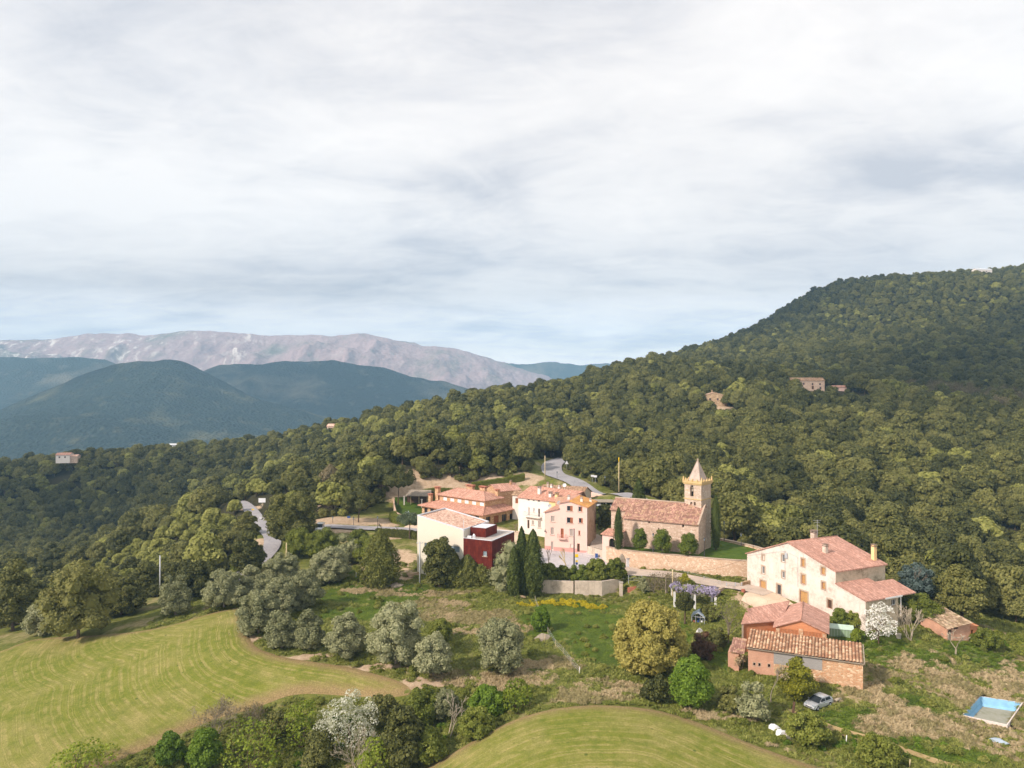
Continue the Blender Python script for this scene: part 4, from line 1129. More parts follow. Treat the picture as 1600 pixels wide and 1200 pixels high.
# ---- pink house
def pink_house():
    root = thing('townhouse', 'tall pink house with small balcony and orange lichen on its roof', 'house', (13, 181, -40.5))
    A = np.array([7.98, 179.0]); u = np.array([.943, -.333]); v = np.array([.333, .943]); L = 10.6; D = 9.4; zb = -42
    wf = Wall(A, u)
    c = lambda x0, y0, x1, y1: wf.rect(x0/8.889+790, y0/8.889+740, x1/8.889+790, y1/8.889+740)
    W = [(c(630, 588, 682, 668), 'grey', 'window'), (c(625, 748, 672, 848), 'grey', 'window'), (c(632, 943, 664, 1058), 'grey', 'door'), (c(850, 448, 932, 522), 'half', 'window'), (c(848, 608, 935, 690), 'half', 'window'),
         (c(765, 762, 806, 895), 'brown', 'door'), (c(890, 768, 940, 870), 'grey', 'window'), (c(1010, 458, 1066, 528), 'half', 'window'), (c(1015, 618, 1072, 690), 'half', 'window'), (c(1012, 792, 1036, 856), 'brown', 'window'),
         (c(897, 976, 932, 1028), 'stone', 'window'), (c(993, 972, 1030, 1088), 'dark', 'door')]
    lj = 3.7; z0, zj = -31.3, -30.2; zj2, za, zr = -28.9, -28.3, -29.5; la = 6.25
    mb = MB()
    wall_mesh(mb, wf, L, zb, [(0, z0), (lj, zj), (lj+.001, zj2), (la, za), (L, zr)], [w[0] for w in W])
    B = A+u*L; wr = Wall(B, v); wr_w = [(1.6, -35.4, 2.1, -34.5)]
    wall_mesh(mb, wr, D, zb, [(0, zr), (D, zr)], m=1)
    wall_mesh(mb, Wall(B+v*D, -u), L, zb, [(0, zr), (L-la, za), (L, zj2)], m=1)
    wall_mesh(mb, Wall(A+v*D, -v), D, zb, [(0, z0), (D, z0)])
    wall_mesh(mb, Wall(A+u*lj+v*D, -v), D, zj-1, [(0, zj2), (D, zj2)], m=2)
    mb.build('wall', [M['plaster_pink'], M['plaster_side'], M['plaster_cream']], root)
    for r, k, n in W: window(root, wf, r, k, None, n == 'window', 'white_paint' if k in ('half', 'grey', 'stone') else 'wood_brown', n)
    dd = MB(); xs = [0]
    for r in sorted([w[0] for w in W if w[2] == 'door' and w[0][1] < -39]): xs += [r[0]-.03, r[2]+.03]
    xs.append(L)
    for i in range(0, len(xs), 2): wbox(dd, wf, xs[i], zb, xs[i+1], -39.4-.05*xs[i], -.02, .03)
    dd.build('dado', M['plaster_pinkdado'], root)
    p = lambda l, s, z: (*(A+u*l+v*s), z)
    s1 = (za-zj2)/(la-lj); s2 = (za-zr)/(L-la)
    r1 = MB(); r1.slab([p(la, -.3, za+.2), p(la, D+3, za+.2), p(lj-.2, D+3, zj2+.2-.2*s1), p(lj-.2, -.3, zj2+.2-.2*s1)][::-1], .16)
    s0 = (zj-z0)/lj; r1.slab([p(lj-.01, -.3, zj+.18), p(-.35, -.3, z0-.35*s0+.18), p(-.35, D, z0-.35*s0+.18), p(lj-.01, D, zj+.18)], .16); r1.build('roof', M['tile_pinkhouse'], root)
    r2 = MB(); r2.slab([p(la+.004, -.3, za+.2), p(L+.35, -.3, zr-.35*s2+.2), p(L+.35, D+.3, zr-.35*s2+.2), p(la+.004, D+.3, za+.2)], .16); tag(r2.build('roof', M['tile_lichen'], root), 'roof slope orange with lichen')
    # balcony
    bl = W[5][0]; bb = MB(); x0, x1 = bl[0]-.65, bl[2]+.65; zf = bl[1]
    wbox(bb, wf, x0, zf-.16, x1, zf-.02, .0, .75)
    bal = bb.build('balcony', M['plaster_pink'], root)
    rl = MB()
    rl.bar(wf.p(x0, zf+.95, .72), wf.p(x1, zf+.95, .72), .05); rl.bar(wf.p(x0, zf+.95, .72), wf.p(x0, zf+.95, 0), .05); rl.bar(wf.p(x1, zf+.95, .72), wf.p(x1, zf+.95, 0), .05)
    for k in range(12): x = x0+(x1-x0)*k/11; rl.bar(wf.p(x, zf, .72), wf.p(x, zf+.95, .72), .025)
    for k in range(1, 4):
        for x in (x0, x1): rl.bar(wf.p(x, zf, .72*k/4), wf.p(x, zf+.95, .72*k/4), .025)
    rl.build('railing', M['plaster_pinkdado'], bal)
    rz = math.atan2(u[1], u[0])
    for l, s, z, h in ((5.2, 3.2, -28.6, 1.0), (8.4, 3.2, -29.0, 1.1), (9.9, 6.4, -29.4, .9)): q = p(l, s, z); chimney(root, q[0], q[1], z, h, .55, .5, 'plaster_white', rz=rz)
    for l, s, z in ((1.2, .4, -30.7), (3.3, 1.0, -29.9)):
        q = p(l, s, z+1.0); o = dishmb(q, .45, (-.3, -1, .35)).build('satellite_dish', M['metal_grey'], root)
    g = MB(); g.bar(wf.p(L-.1, zr-.2, .1), wf.p(L-.1, zb+1.5, .1), .1); g.build('drainpipe', M['white_paint'], root)
    g = MB(); q = wf.p(.15, -35.6, .3); g.bar(wf.p(.15, -35.3, 0), q, .05); g.lathe((q[0], q[1], q[2]-.4), [(.02, 0), (.12, .03), (.16, .3), (.05, .42)], 8); g.build('wall_lamp', M['metal_dark'], root)
pink_house()

# ---- white house behind it
def white_house():
    root = thing('townhouse', 'white house with long balcony and red tiled roof, joined behind the pink house', 'house', (8, 198, -39.5))
    A = np.array([1.66, 196.0]); u = np.array([.79, -.613]); v = np.array([.613, .79]); L = 13.6; D = 11.7; zb = -41.5; ze = -30.15; zr = -27.96
    wf = Wall(A, u)
    c = lambda x0, y0, x1, y1: wf.rect(x0/8.889+790, y0/8.889+740, x1/8.889+790, y1/8.889+740)
    W = [(c(305, 345, 333, 380), 'glass', 'window'), (c(377, 350, 401, 387), 'glass', 'window'), (c(443, 356, 478, 395), 'glass', 'window'), (c(315, 470, 336, 580), 'grey', 'door'), (c(386, 478, 402, 530), 'pale', 'window'), (c(453, 487, 477, 598), 'dark', 'door'),
         (c(303, 642, 331, 760), 'dark', 'door'), (c(363, 652, 396, 715), 'grey', 'window'), (c(450, 660, 493, 756), 'grey', 'window')]
    mb = MB()
    wall_mesh(mb, wf, L, zb, [(0, ze), (L, ze)], [w[0] for w in W])
    B = A+u*L
    wall_mesh(mb, Wall(B, v), D, zb, [(0, ze), (D/2, zr), (D, ze)], m=0); wall_mesh(mb, Wall(B+v*D, -u), L, zb, [(0, ze), (L, ze)], m=0); wall_mesh(mb, Wall(A+v*D, -v), D, zb, [(0, ze), (D/2, zr), (D, ze)])
    mb.build('wall', [M['plaster_white']], root)
    lc = wf.px(858); e = MB(); wbox(e, wf, lc, zb, L, ze-.05, -.02, .04); tag(e.build('rendered_panel', M['plaster_cream'], root), 'warm yellow strip of wall')
    for r, k, n in W: window(root, wf, r, k, None, n == 'window' and r[1] < -33.5, 'white_paint' if k != 'dark' else 'wood_dark', n)
    p = lambda l, s, z: (*(A+u*l+v*s), z)
    s1 = (zr-ze)/(D/2); rf = MB(); oh = .4
    rf.slab([p(-.2, -oh, ze-oh*s1+.2), p(L+.1, -oh, ze-oh*s1+.2), p(L+3.2, D/2, zr+.2), p(-.2, D/2, zr+.2)], .16)
    rf.slab([p(-.2, D/2+.004, zr+.2), p(L+3.2, D/2+.004, zr+.2), p(L+.2, D+oh, ze-oh*s1+.2), p(-.2, D+oh, ze-oh*s1+.2)], .16)
    roof = rf.build('roof', M['tile_red'], root)
    rz = math.atan2(u[1], u[0])
    for x, y, s, h, mt in ((470, 280, 2.4, 1.7, 'plaster_white'), (625, 320, 1.6, 1.0, 'plaster_white'), (712, 345, 1.2, 1.2, 'plaster_cream')):
        wl = Wall(A+v*s, u); l, z = wl.px(x/8.889+790, y/8.889+740); q = p(l, s, 0)
        zz = ze+s1*s; chimney(roof, q[0], q[1], zz, h, .75, .7, mt, rz=rz, hood=True)
    for x, s, h in ((638, 6.4, 1.1), (745, 7.0, .9)):
        wl = Wall(A+v*s, u); l = wl.px(x/8.889+790); q = p(l, s, 0); chimney(roof, q[0], q[1], zr-.3, h, .6, .5, 'plaster_white', rz=rz)
    wl = Wall(A+v*6.6, u); q = p(wl.px(882), 6.6, zr+1.1); dishmb(q, .5, (-.2, -1, .4)).build('satellite_dish', M['plastic_white'], root)
    zf = W[3][0][1]; x0, x1 = W[3][0][0]-.9, W[5][0][2]+.5
    bb = MB(); wbox(bb, wf, x0, zf-.3, x1, zf-.03, 0, .9); bal = bb.build('balcony', M['plaster_white'], root)
    rl = MB(); rl.bar(wf.p(x0, zf+.95, .86), wf.p(x1, zf+.95, .86), .06)
    for k in range(22): x = x0+(x1-x0)*k/21; rl.bar(wf.p(x, zf, .86), wf.p(x, zf+.95, .86), .03)
    for x in (x0, x1): rl.bar(wf.p(x, zf+.95, .86), wf.p(x, zf+.95, 0), .05)
    rl.build('railing', M['metal_grey'], bal)
    return wf
wh = white_house()

# ---- stone restaurant with two tiers of hipped roof
def restaurant():
    root = thing('restaurant', 'long stone house with two tiers of hipped red roof and white upper shutters', 'building', (-14, 207, -38.4))
    C = np.array([-7.8, 198.0]); a = np.array([-.76, .65]); b = np.array([.65, .76]); L = 26.1; D = 14.6
    zb, ze, zu, ze2, zr = -40.5, -35.4, -33.9, -32.2, -30.4
    p = lambda l, s, z: (*(C+a*l+b*s), z)
    oh = .9
    wf = Wall(C+a*(L-oh)+b*oh, -a); wr = Wall(C+a*oh+b*oh, b); Lf = L-2*oh; Lr = D-2*oh
    # openings of the ground floor
    cr = lambda x0, y0, x1, y1: wr.rect(x0/8.889+640, y0/8.889+740, x1/8.889+640, y1/8.889+740)
    WR = [cr(1062, 600, 1125, 672), cr(1170, 582, 1238, 712), cr(1282, 565, 1348, 668), cr(1390, 552, 1462, 690)]
    WF = [(1.0+k*2.55, -37.9, 2.4+k*2.55, -36.0) for k in range(9)]
    mb = MB(); wall_mesh(mb, wf, Lf, zb, [(0, ze), (Lf, ze)], WF); wall_mesh(mb, wr, Lr, zb, [(0, ze), (Lr, ze)], WR, depth=.4)
    wall_mesh(mb, Wall(C+a*oh+b*(D-oh), a), Lf, zb, [(0, ze), (Lf, ze)]); wall_mesh(mb, Wall(C+a*(L-oh)+b*(D-oh), -b), Lr, zb, [(0, ze), (Lr, ze)])
    # upper storey
    l0, s0, l1, s1 = 3.0, 4.0, 21.0, 11.2
    U = C+a*l1+b*s0; wu = Wall(U, -a); wur = Wall(C+a*l0+b*s0, b)
    cu = lambda x0, y0, x1, y1: wu.rect(x0/8.889+640, y0/8.889+740, x1/8.889+640, y1/8.889+740)
    WU = [cu(468, 325, 518, 375), cu(565, 342, 616, 388), cu(665, 353, 718, 402), cu(765, 366, 818, 415), cu(868, 385, 922, 432), cu(975, 400, 1032, 448)]
    WU = [(r[0], max(r[1], zu+.12), r[2], min(r[3], ze2-.12)) for r in WU]
    wall_mesh(mb, wu, l1-l0, zu-1.2, [(0, ze2), (l1-l0, ze2)], WU); wall_mesh(mb, wur, s1-s0, zu-1.2, [(0, ze2), (s1-s0, ze2)])
    wall_mesh(mb, Wall(C+a*l0+b*s1, a), l1-l0, zu-1.2, [(0, ze2), (l1-l0, ze2)]); wall_mesh(mb, Wall(C+a*l1+b*s1, -b), s1-s0, zu-1.2, [(0, ze2), (s1-s0, ze2)])
    mb.build('wall', M['stone_rest'], root)
    for r in WU: window(root, wu, r, 'white', None, False, 'white_paint', depth=.1)
    for i, r in enumerate(WR): window(root, wr, r, 'brown' if i == 1 else 'glass', None, False, 'wood_brown', 'door' if i == 1 else 'window', depth=.3)
    for r in WF: window(root, wf, r, 'glass', None, False, 'wood_brown', depth=.2)
    # lower roof: hipped skirt round the upper storey
    O = [p(0, 0, ze), p(0, D, ze), p(L, D, ze), p(L, 0, ze)]; I = [p(l0-.02, s0-.02, zu), p(l0-.02, s1+.02, zu), p(l1+.02, s1+.02, zu), p(l1+.02, s0-.02, zu)]
    rf = MB()
    for i in range(4):
        j = (i+1) % 4
        rf.face([O[i], O[j], I[j], I[i]]); rf.face([lift(O[j], -.2), lift(O[i], -.2), lift(I[i], -.2), lift(I[j], -.2)]); rf.face([lift(O[i], -.2), lift(O[j], -.2), O[j], O[i]])
    lo = rf.build('lower_roof', M['tile_red'], root)
    hp = MB()
    for i in range(4): hp.tube([lift(O[i], .02), lift(I[i], .02)], .1, 6)
    hp.build('hip', M['tile_red'], lo)
    o2 = .6; E = [p(l0-o2, s0-o2, ze2), p(l0-o2, s1+o2, ze2), p(l1+o2, s1+o2, ze2), p(l1+o2, s0-o2, ze2)]
    sm = (s0+s1)/2; R1, R2 = p(l0+3.6, sm, zr), p(l1-3.6, sm, zr)
    ur = MB()
    for f in ([E[3], E[0], R1, R2], [E[0], E[1], R1], [E[1], E[2], R2, R1], [E[2], E[3], R2]): ur.face(f)
    for i in range(4): j = (i+1) % 4; ur.face([lift(E[i], -.2), lift(E[j], -.2), E[j], E[i]])
    ur.face([lift(q, -.2) for q in E])
    up = ur.build('upper_roof', M['tile_pinkhouse'], root)
    hp = MB()
    for q, r in ((E[0], R1), (E[1], R1), (E[2], R2), (E[3], R2), (R1, R2)): hp.tube([lift(q, .02), lift(r, .02)], .1, 6)
    hp.build('hip', M['tile_pinkhouse'], up)
    rz = math.atan2(a[1], a[0])
    def ch(l, s, z, h, w, d, **k): q = p(l, s, z); chimney(root, q[0], q[1], z, h, w, d, 'stone_rest', 'red_clay', rz=rz, hood=True, **k)
    ch(22.6, 4.8, -34.6, 3.9, 1.3, 1.1); ch(24.0, 3.2, -34.9, 2.2, 1.0, .9); ch(13.5, 9.2, -31.4, 1.6, 2.4, 1.0); ch(8.8, 9.6, -31.4, 1.6, 2.0, 1.0); ch(3.9, 10.2, -31.9, 1.6, 1.0, .9)
restaurant()

# ---- modern hall: cream block with tiled roof, corten annex
def hall():
    root = thing('village_hall', 'modern cream hall with sloping mottled roof and dark red rusted steel annex', 'building', (-11, 165, -42.5))
    A = np.array([-21.1, 163.7]); u = np.array([.9, -.436]); v = np.array([.436, .9]); L = 11.8; D = 11.8; zb = -45
    zl, zr = -29.3, -31.5
    wf = Wall(A, u)
    c = lambda x0, y0, x1, y1: wf.rect(x0/8.889+640, y0/8.889+740, x1/8.889+640, y1/8.889+740)
    W = [c(205, 968, 400, 1042), c(520, 1005, 695, 1088), (2.2, -40.3, 2.8, -39.4)]
    mb = MB(); wall_mesh(mb, wf, L, zb, [(0, zl), (L, zr)], W)
    B = A+u*L; wall_mesh(mb, Wall(B, v), D, zb, [(0, zr), (D, zr-.2)]); wall_mesh(mb, Wall(B+v*D, -u), L, zb, [(0, zr-.2), (L, zl-.2)]); wall_mesh(mb, Wall(A+v*D, -v), D, zb, [(0, zl-.2), (D, zl)])
    mb.build('wall', M['plaster_hall'], root)
    for i, r in enumerate(W): window(root, wf, r, 'pale', None, False, 'metal_grey', bars=3)
    p = lambda l, s, z: (*(A+u*l+v*s), z)
    r = MB(); r.slab([p(.25, .25, zl-.12), p(L-.25, .25, zr-.12), p(L-.25, D-.25, zr-.32), p(.25, D-.25, zl-.32)], .1); roof = r.build('roof', M['tile_mott'], root)
    pa = MB()
    for q, w in ((( p(0, .12, zl+.05), p(L, .12, zr+.05)), .3), ((p(L-.12, 0, zr+.05), p(L-.12, D, zr-.15)), .3), ((p(L, D-.12, zr-.15), p(0, D-.12, zl-.15)), .34), ((p(.12, D, zl-.15), p(.12, 0, zl+.05)), .3)): pa.bar(q[0], q[1], w, .22)
    pa.build('flashing', M['metal_white'], roof)
    jm = MB(); wbox(jm, wf, 0, -42.6, L, -42.5, -.01, .03); wbox(jm, wf, 0, -38.0, L, -37.93, -.01, .015); jm.build('joint', M['concrete'], root)
    # corten annex
    La, Da, zt = 6.97, 10.85, -33.2
    wa = Wall(B, u); ca = lambda x0, y0, x1, y1: wa.rect(x0/8.889+640, y0/8.889+740, x1/8.889+640, y1/8.889+740)
    wn = ca(1018, 1078, 1072, 1148); am = MB(); wall_mesh(am, wa, La, zb, [(0, zt), (La, zt)], [wn], o=.0)
    C = B+u*La; rw = (.35, -37.6, 1.0, -36.9)
    wc = Wall(C, v); wall_mesh(am, wc, Da, zb, [(0, zt), (Da, zt)], [(.5, -38.5, 1.2, -37.6)]); wall_mesh(am, Wall(C+v*Da, -u), La, zb, [(0, zt), (La, zt)])
    an = am.build('annex', M['corten'], root)
    window(an, wa, wn, 'pale', None, True, 'metal_white'); window(an, wc, (.5, -38.5, 1.2, -37.6), 'white', None, False, 'metal_white')
    q = lambda l, s, z: (*(B+u*l+v*s), z)
    fl = MB(); fl.slab([q(.1, .1, zt-.12), q(La-.1, .1, zt-.12), q(La-.1, Da-.1, zt-.12), q(.1, Da-.1, zt-.12)], .1); fl.build('flat_roof', M['gravel_roof'], an)
    ed = MB()
    for g, h in ((q(0, .1, zt+.02), q(La, .1, zt+.02)), (q(La-.1, 0, zt+.02), q(La-.1, Da, zt+.02)), (q(La, Da-.1, zt+.02), q(0, Da-.1, zt+.02))): ed.bar(g, h, .26, .14)
    ed.build('flashing', M['metal_white'], an)
    # plant room on the flat roof
    K = np.array([-5.7, 159.3]); k0 = K-u*3.8; zp0, zp = zt-.12, -31.3
    pm = MB()
    for w, l in ((Wall(k0, u), 3.8), (Wall(K, v), 5.4), (Wall(K+v*5.4, -u), 3.8), (Wall(k0+v*5.4, -v), 5.4)): wall_mesh(pm, w, l, zp0, [(0, zp), (l, zp)])
    pr = pm.build('plant_room', M['corten'], an)
    g = lambda l, s, z: (*(k0+u*l+v*s), z)
    tp = MB(); tp.slab([g(.06, .06, zp-.1), g(3.74, .06, zp-.1), g(3.74, 5.34, zp-.1), g(.06, 5.34, zp-.1)], .08); tp.build('plant_room_roof', M['metal_white'], pr)
    vt = MB(); x = q(2.1, .9, zt-.1); vt.box(x, (.5, .4, .7), .3); vt.lathe(lift(x, .7), [(.22, 0), (.2, .2), (.02, .32)], 8); y = q(1.0, 1.0, zt-.1); vt.box(y, (.9, .5, .45), -.45); vt.build('roof_vent', M['plastic_white'], an)
    pl = MB(); x = q(.25, -.4, 0); pl.bar((x[0], x[1], -33.0), (x[0], x[1], -29.3), .09); pl.bar((x[0]-.3, x[1], -31.5), (x[0]+.3, x[1], -31.5), .12); pl.bar((x[0], x[1], -32.9), (x[0]+.1, x[1]+1.2, -32.9), .1); pl.build('mast', M['metal_white'], an)
hall()
# ------------------------------------------------------------------ barns, sheds and smaller buildings
def stone_barn():
    root = thing('stone_barn', 'low stone and brick barn under an old barrel tiled roof, lemon tree before it', 'barn', (43, 111, -44))
    A = np.array([36.0, 112.0]); u = np.array([.916, -.40]); v = np.array([.40, .916]); L = 15.8; D = 5.2; zb = -47; ze = -40.2; zk = -39.25
    wf = Wall(A, u)
    c = lambda x0, y0, x1, y1: wf.rect(x0/6.667+1140, y0/6.667+920, x1/6.667+1140, y1/6.667+920)
    W = [c(247, 770, 268, 800), c(300, 775, 322, 808), c(400, 785, 422, 818), c(680, 708, 760, 734)]
    lb = wf.px(1140+460/6.667)
    lg = wf.px(1140+965/6.667)
    mb = MB()
    wall_mesh(mb, wf, lb, zb, [(0, ze), (lb, ze)], W[:3], m=1)
    w2 = Wall(wf.p(lb, 0)[:2], u); wall_mesh(mb, w2, lg-lb, -42.05, [(0, ze), (lg-lb, ze)], [(W[3][0]-lb, W[3][1], W[3][2]-lb, W[3][3])], m=2, o=.03)
    wall_mesh(mb, w2, L-lb, zb, [(0, -42.05), (lg-lb, -42.05), (lg-lb+.001, ze), (L-lb, ze)])
    B = A+u*L; wall_mesh(mb, Wall(B, v), D, zb, [(0, ze), (D, zk)]); wall_mesh(mb, Wall(B+v*D, -u), L, zb, [(0, zk), (L, zk)]); wall_mesh(mb, Wall(A+v*D, -v), D, zb, [(0, zk), (D, ze)], m=1)
    mb.build('wall', [M['stone_barn'], M['brick_old'], M['block']], root)
    for r in W: m = MB(); wbox(m, wf, *r, -.32, -.27); m.build('window', M['dark_in'], root)
    for r in W[:3]:
        m = MB(); t = .1
        for a in ((r[0]-t, r[1]-t, r[0], r[3]+t), (r[2], r[1]-t, r[2]+t, r[3]+t), (r[0], r[3], r[2], r[3]+t), (r[0], r[1]-t, r[2], r[1])): wbox(m, wf, *a, -.02, .03)
        m.build('surround', M['stone_trim'], root)
    # roof of real barrel tiles: corrugated sheet with stepped courses
    p = lambda l, s: A+u*l+v*s
    n = int((L+.5)/.46); rows = 12
    V = []; Q = []
    per = 6
    ls = []
    for i in range(n*per+1): ls.append((-.25+i*.46/per, i))
    ss = []
    for k in range(rows): ss += [(-.4+(D+.6)*k/rows, 0.05), (-.4+(D+.6)*(k+1)/rows-.01, 0.0)]
    jit = {}
    for si, (s_, st) in enumerate(ss):
        for l, i in ls:
            col = i//per
            if (col, si//2) not in jit: jit[(col, si//2)] = random.gauss(0, .018)
            ph = (i % per)/per
            hgt = abs(math.sin(math.pi*ph))**.8*.15
            sag = -.10*math.sin(math.pi*min(1, max(0, (l-6)/10)))*math.sin(math.pi*(s_+.4)/(D+.6))
            q = p(l, s_)
            V.append((q[0], q[1], ze+(zk-ze)*(s_/D)+.14+hgt+st+jit[(col, si//2)]+sag))
    w = len(ls)
    for a in range(len(ss)-1):
        for b in range(w-1): Q.append((a*w+b, a*w+b+1, (a+1)*w+b+1, (a+1)*w+b))
    V = np.array(V); Q = np.array(Q)
    ro = mesh_np('roof', V, Q, M['tile_old'], parent=root)
    uvl = ro.data.uv_layers.new(name='UVMap'); k = np.array([(l+.25, s_) for s_, _ in ss for l, _ in ls]); uvl.data.foreach_set('uv', k[Q.ravel()].ravel())
    tag(ro, 'rough barrel tiles, mixed orange and grey')
    e = MB(); e.bar((*p(-.2, -.3), ze+.02), (*p(L+.2, -.3), ze+.02), .12); e.bar((*p(L+.2, -.35), ze+.08), (*p(L+.2, D+.1), zk+.08), .14); e.build('verge', M['wood_grey'], root)
    an = MB(); X0 = A+np.array([-1.2, 1.2]); an.box((X0[0], X0[1]+1.6, -46), (1.6, 3.4, 4.6), math.atan2(u[1], u[0])); ann = an.build('side_shed', M['brick_old'], root)
    r = MB(); z0 = -41.2; q = lambda a, b, z: (*(X0+u*a+v*b), z); r.slab([q(-1.1, -.5, z0), q(1.0, -.5, z0), q(1.0, 3.4, z0+1.0), q(-1.1, 3.4, z0+1.0)], .12); r.build('roof', M['tile_church'], ann)
stone_barn()

def brick_barn():
    root = thing('brick_barn', 'orange brick barn with pink gable roof and open brick lattice, behind the stone barn', 'barn', (47, 120, -43))
    A = np.array([42.2, 118.0]); u = np.array([.916, -.40]); v = np.array([.40, .916]); L = 7.8; D = 10.2; zb = -46.5; ze = -38.95; za = -37.4; i = .25
    wf = Wall(A+u*i, u); l = L-2*i; h = l/2
    mb = MB()
    lat1 = (.55, -39.85, h-.4, -39.12); lat2 = (h+.4, -39.85, l-.55, -39.12)
    wall_mesh(mb, wf, l, zb, [(0, ze-.02), (h, za-.08), (l, ze-.02)], [lat1, lat2], depth=.25)
    B = A+u*(L-i)
    wall_mesh(mb, Wall(B, v), D, zb, [(0, ze-.02), (D, ze-.02)]); wall_mesh(mb, Wall(B+v*D, -u), l, zb, [(0, ze-.02), (h, za-.08), (l, ze-.02)]); wall_mesh(mb, Wall(A+u*i+v*D, -v), D, zb, [(0, ze-.02), (D, ze-.02)])
    mb.build('wall', M['brick_orange'], root)
    for lt in (lat1, lat2):
        m = MB(); nx_, ny_ = 13, 4
        for a in range(nx_):
            for b in range(ny_):
                x = lt[0]+(lt[2]-lt[0])*(a+.5)/nx_; z = lt[1]+(lt[3]-lt[1])*(b+(.5))/ny_
                dx = (lt[2]-lt[0])/nx_*(.36 if (a+b) % 2 else .5); dz = (lt[3]-lt[1])/ny_*(.5 if (a+b) % 2 else .3)
                wbox(m, wf, x-dx, z-dz, x+dx, z+dz, -.17, -.05)
        o = m.build('brick_lattice', M['brick_orange'], root)
        m = MB(); wbox(m, wf, lt[0], lt[1], lt[2], lt[3], -.4, -.3); m.build('dark_gap', M['dark_in'], o)
    for l0, l1, zt in ((-.1, .5, ze-.15), (h-.33, h+.33, -38.8), (l-.5, l+.1, ze-.15)):
        m = MB(); wbox(m, wf, l0, zb, l1, zt, -.2, .06); m.build('pier', M['stone_barn'], root)
    p = lambda a, s, z: (*(A+u*a+v*s), z)
    s1 = (za-ze)/(L/2); rf = MB()
    rf.slab([p(L/2, -.35, za+.12), p(L+.25, -.35, ze-.25*s1+.12), p(L+.25, D+.2, ze-.25*s1+.12), p(L/2, D+.2, za+.12)], .14)
    rf.slab([p(-.25, -.35, ze-.25*s1+.12), p(L/2-.004, -.35, za+.12), p(L/2-.004, D+.2, za+.12), p(-.25, D+.2, ze-.25*s1+.12)], .14)
    roof = rf.build('roof', M['tile_pink'], root)
    r = MB(); r.tube([p(L/2, -.36, za+.12), p(L/2, D+.2, za+.12)], .1, 6); r.build('ridge', M['tile_red'], roof)
    # skewed wing on the left
    P = [(37.6, 119.6), (44.2, 121.0), (47.2, 126.6), (39.9, 123.6)]
    wg = MB()
    for k in range(4):
        a, b = np.array(P[k]), np.array(P[(k+1) % 4]); d = b-a; ln = np.hypot(*d)
        zz = (-39.05, -39.05, -37.75, -38.05)
        wall_mesh(wg, Wall(a, d/ln), ln, zb, [(0, zz[k]), (ln, zz[(k+1) % 4])])
    wing = wg.build('wing', M['brick_orange'], root)
    r = MB(); r.slab([(37.15, 119.2, -38.9), (44.3, 120.7, -38.85), (48.2, 127.4, -37.5), (39.6, 124.0, -37.9)], .14); r.build('wing_roof', M['tile_pink'], wing)
    m = MB(); m.bar((37.5, 119.45, -44), (37.5, 119.45, -39.1), .22); m.build('corner_post', M['stone_trim'], wing)
brick_barn()

def ruined_shed():
    root = thing('ruined_shed', 'small ruined brick shed with sagging mossy roof at the wood edge', 'shed', (76, 126, -43))
    A = np.array([73.2, 123.7]); u = np.array([.96, .28]); v = np.array([-.28, .96]); L = 5.0; D = 5.4; zb = -45.5
    z0, z1, z2, z3 = -41.15, -40.65, -39.85, -40.15      # front-left, front-right, back-right, back-left
    wf = Wall(A, u); mb = MB()
    ops = [(.25, zb+.1, 1.1, -41.5), (1.5, -41.45, 2.4, -41.05)]
    wall_mesh(mb, wf, L, zb, [(0, z0), (L, z1)], ops); wall_mesh(mb, Wall(A+u*L, v), D, zb, [(0, z1), (D, z2)]); wall_mesh(mb, Wall(A+u*L+v*D, -u), L, zb, [(0, z2), (L, z3)]); wall_mesh(mb, Wall(A+v*D, -v), D, zb, [(0, z3), (D, z0)])
    mb.build('wall', M['brick_old'], root)
    dd = MB(); wbox(dd, wf, .3, -43.9, 1.05, -41.9, -.2, -.14); dd.build('door', M['wood_grey'], root)
    bk = MB()
    for o in ops: wbox(bk, wf, *o, -.5, -.42)
    bk.build('dark_gap', M['dark_in'], root)
    p = lambda a, s, z: (*(A+u*a+v*s), z)
    V = []; Q = []; nx_, ny_ = 22, 14
    for j in range(ny_+1):
        for i in range(nx_+1):
            a, b = -.3+(L+.6)*i/nx_, -.5+(D+.9)*j/ny_
            fa, fb = a/L, b/D
            z = (z0*(1-fa)+z1*fa)*(1-fb)+(z3*(1-fa)+z2*fa)*fb
            z += .16+.07*abs(math.sin(i*math.pi/2))-.22*math.sin(math.pi*max(0, min(1, fa)))*math.sin(math.pi*max(0, min(1, fb)))+random.gauss(0, .03)
            V.append(p(a, b, z))
    for j in range(ny_):
        for i in range(nx_): k = j*(nx_+1)+i; Q.append((k, k+1, k+nx_+2, k+nx_+1))
    ro = mesh_np('roof', np.array(V), np.array(Q), M['tile_shed'], parent=root)
    uvl = ro.data.uv_layers.new(name='UVMap'); k = np.array([(.26*i, .42*j) for j in range(ny_+1) for i in range(nx_+1)]); uvl.data.foreach_set('uv', k[np.array(Q).ravel()].ravel())
    an = MB(); wn = Wall(wf.p(L+.02, 0)[:2], u); h = (.2, zb+.1, .75, -41.9)
    wall_mesh(an, wn, 1.6, zb, [(0, -41.35), (1.6, -41.35)], [h]); wall_mesh(an, Wall(wn.p(1.6, 0)[:2], v), 1.6, zb, [(0, -41.35), (1.6, -41.35)])
    an.slab([(*wn.p(-.05, 0, .1)[:2], -41.25), (*wn.p(1.75, 0, .1)[:2], -41.25), (*wn.p(1.75, 0, -1.6)[:2], -41.2), (*wn.p(-.05, 0, -1.6)[:2], -41.2)], .12, 0)
    wbox(an, wn, *h, -.5, -.42, 1); an.build('outhouse', [M['brick_orange'], M['dark_in']], root)
ruined_shed()

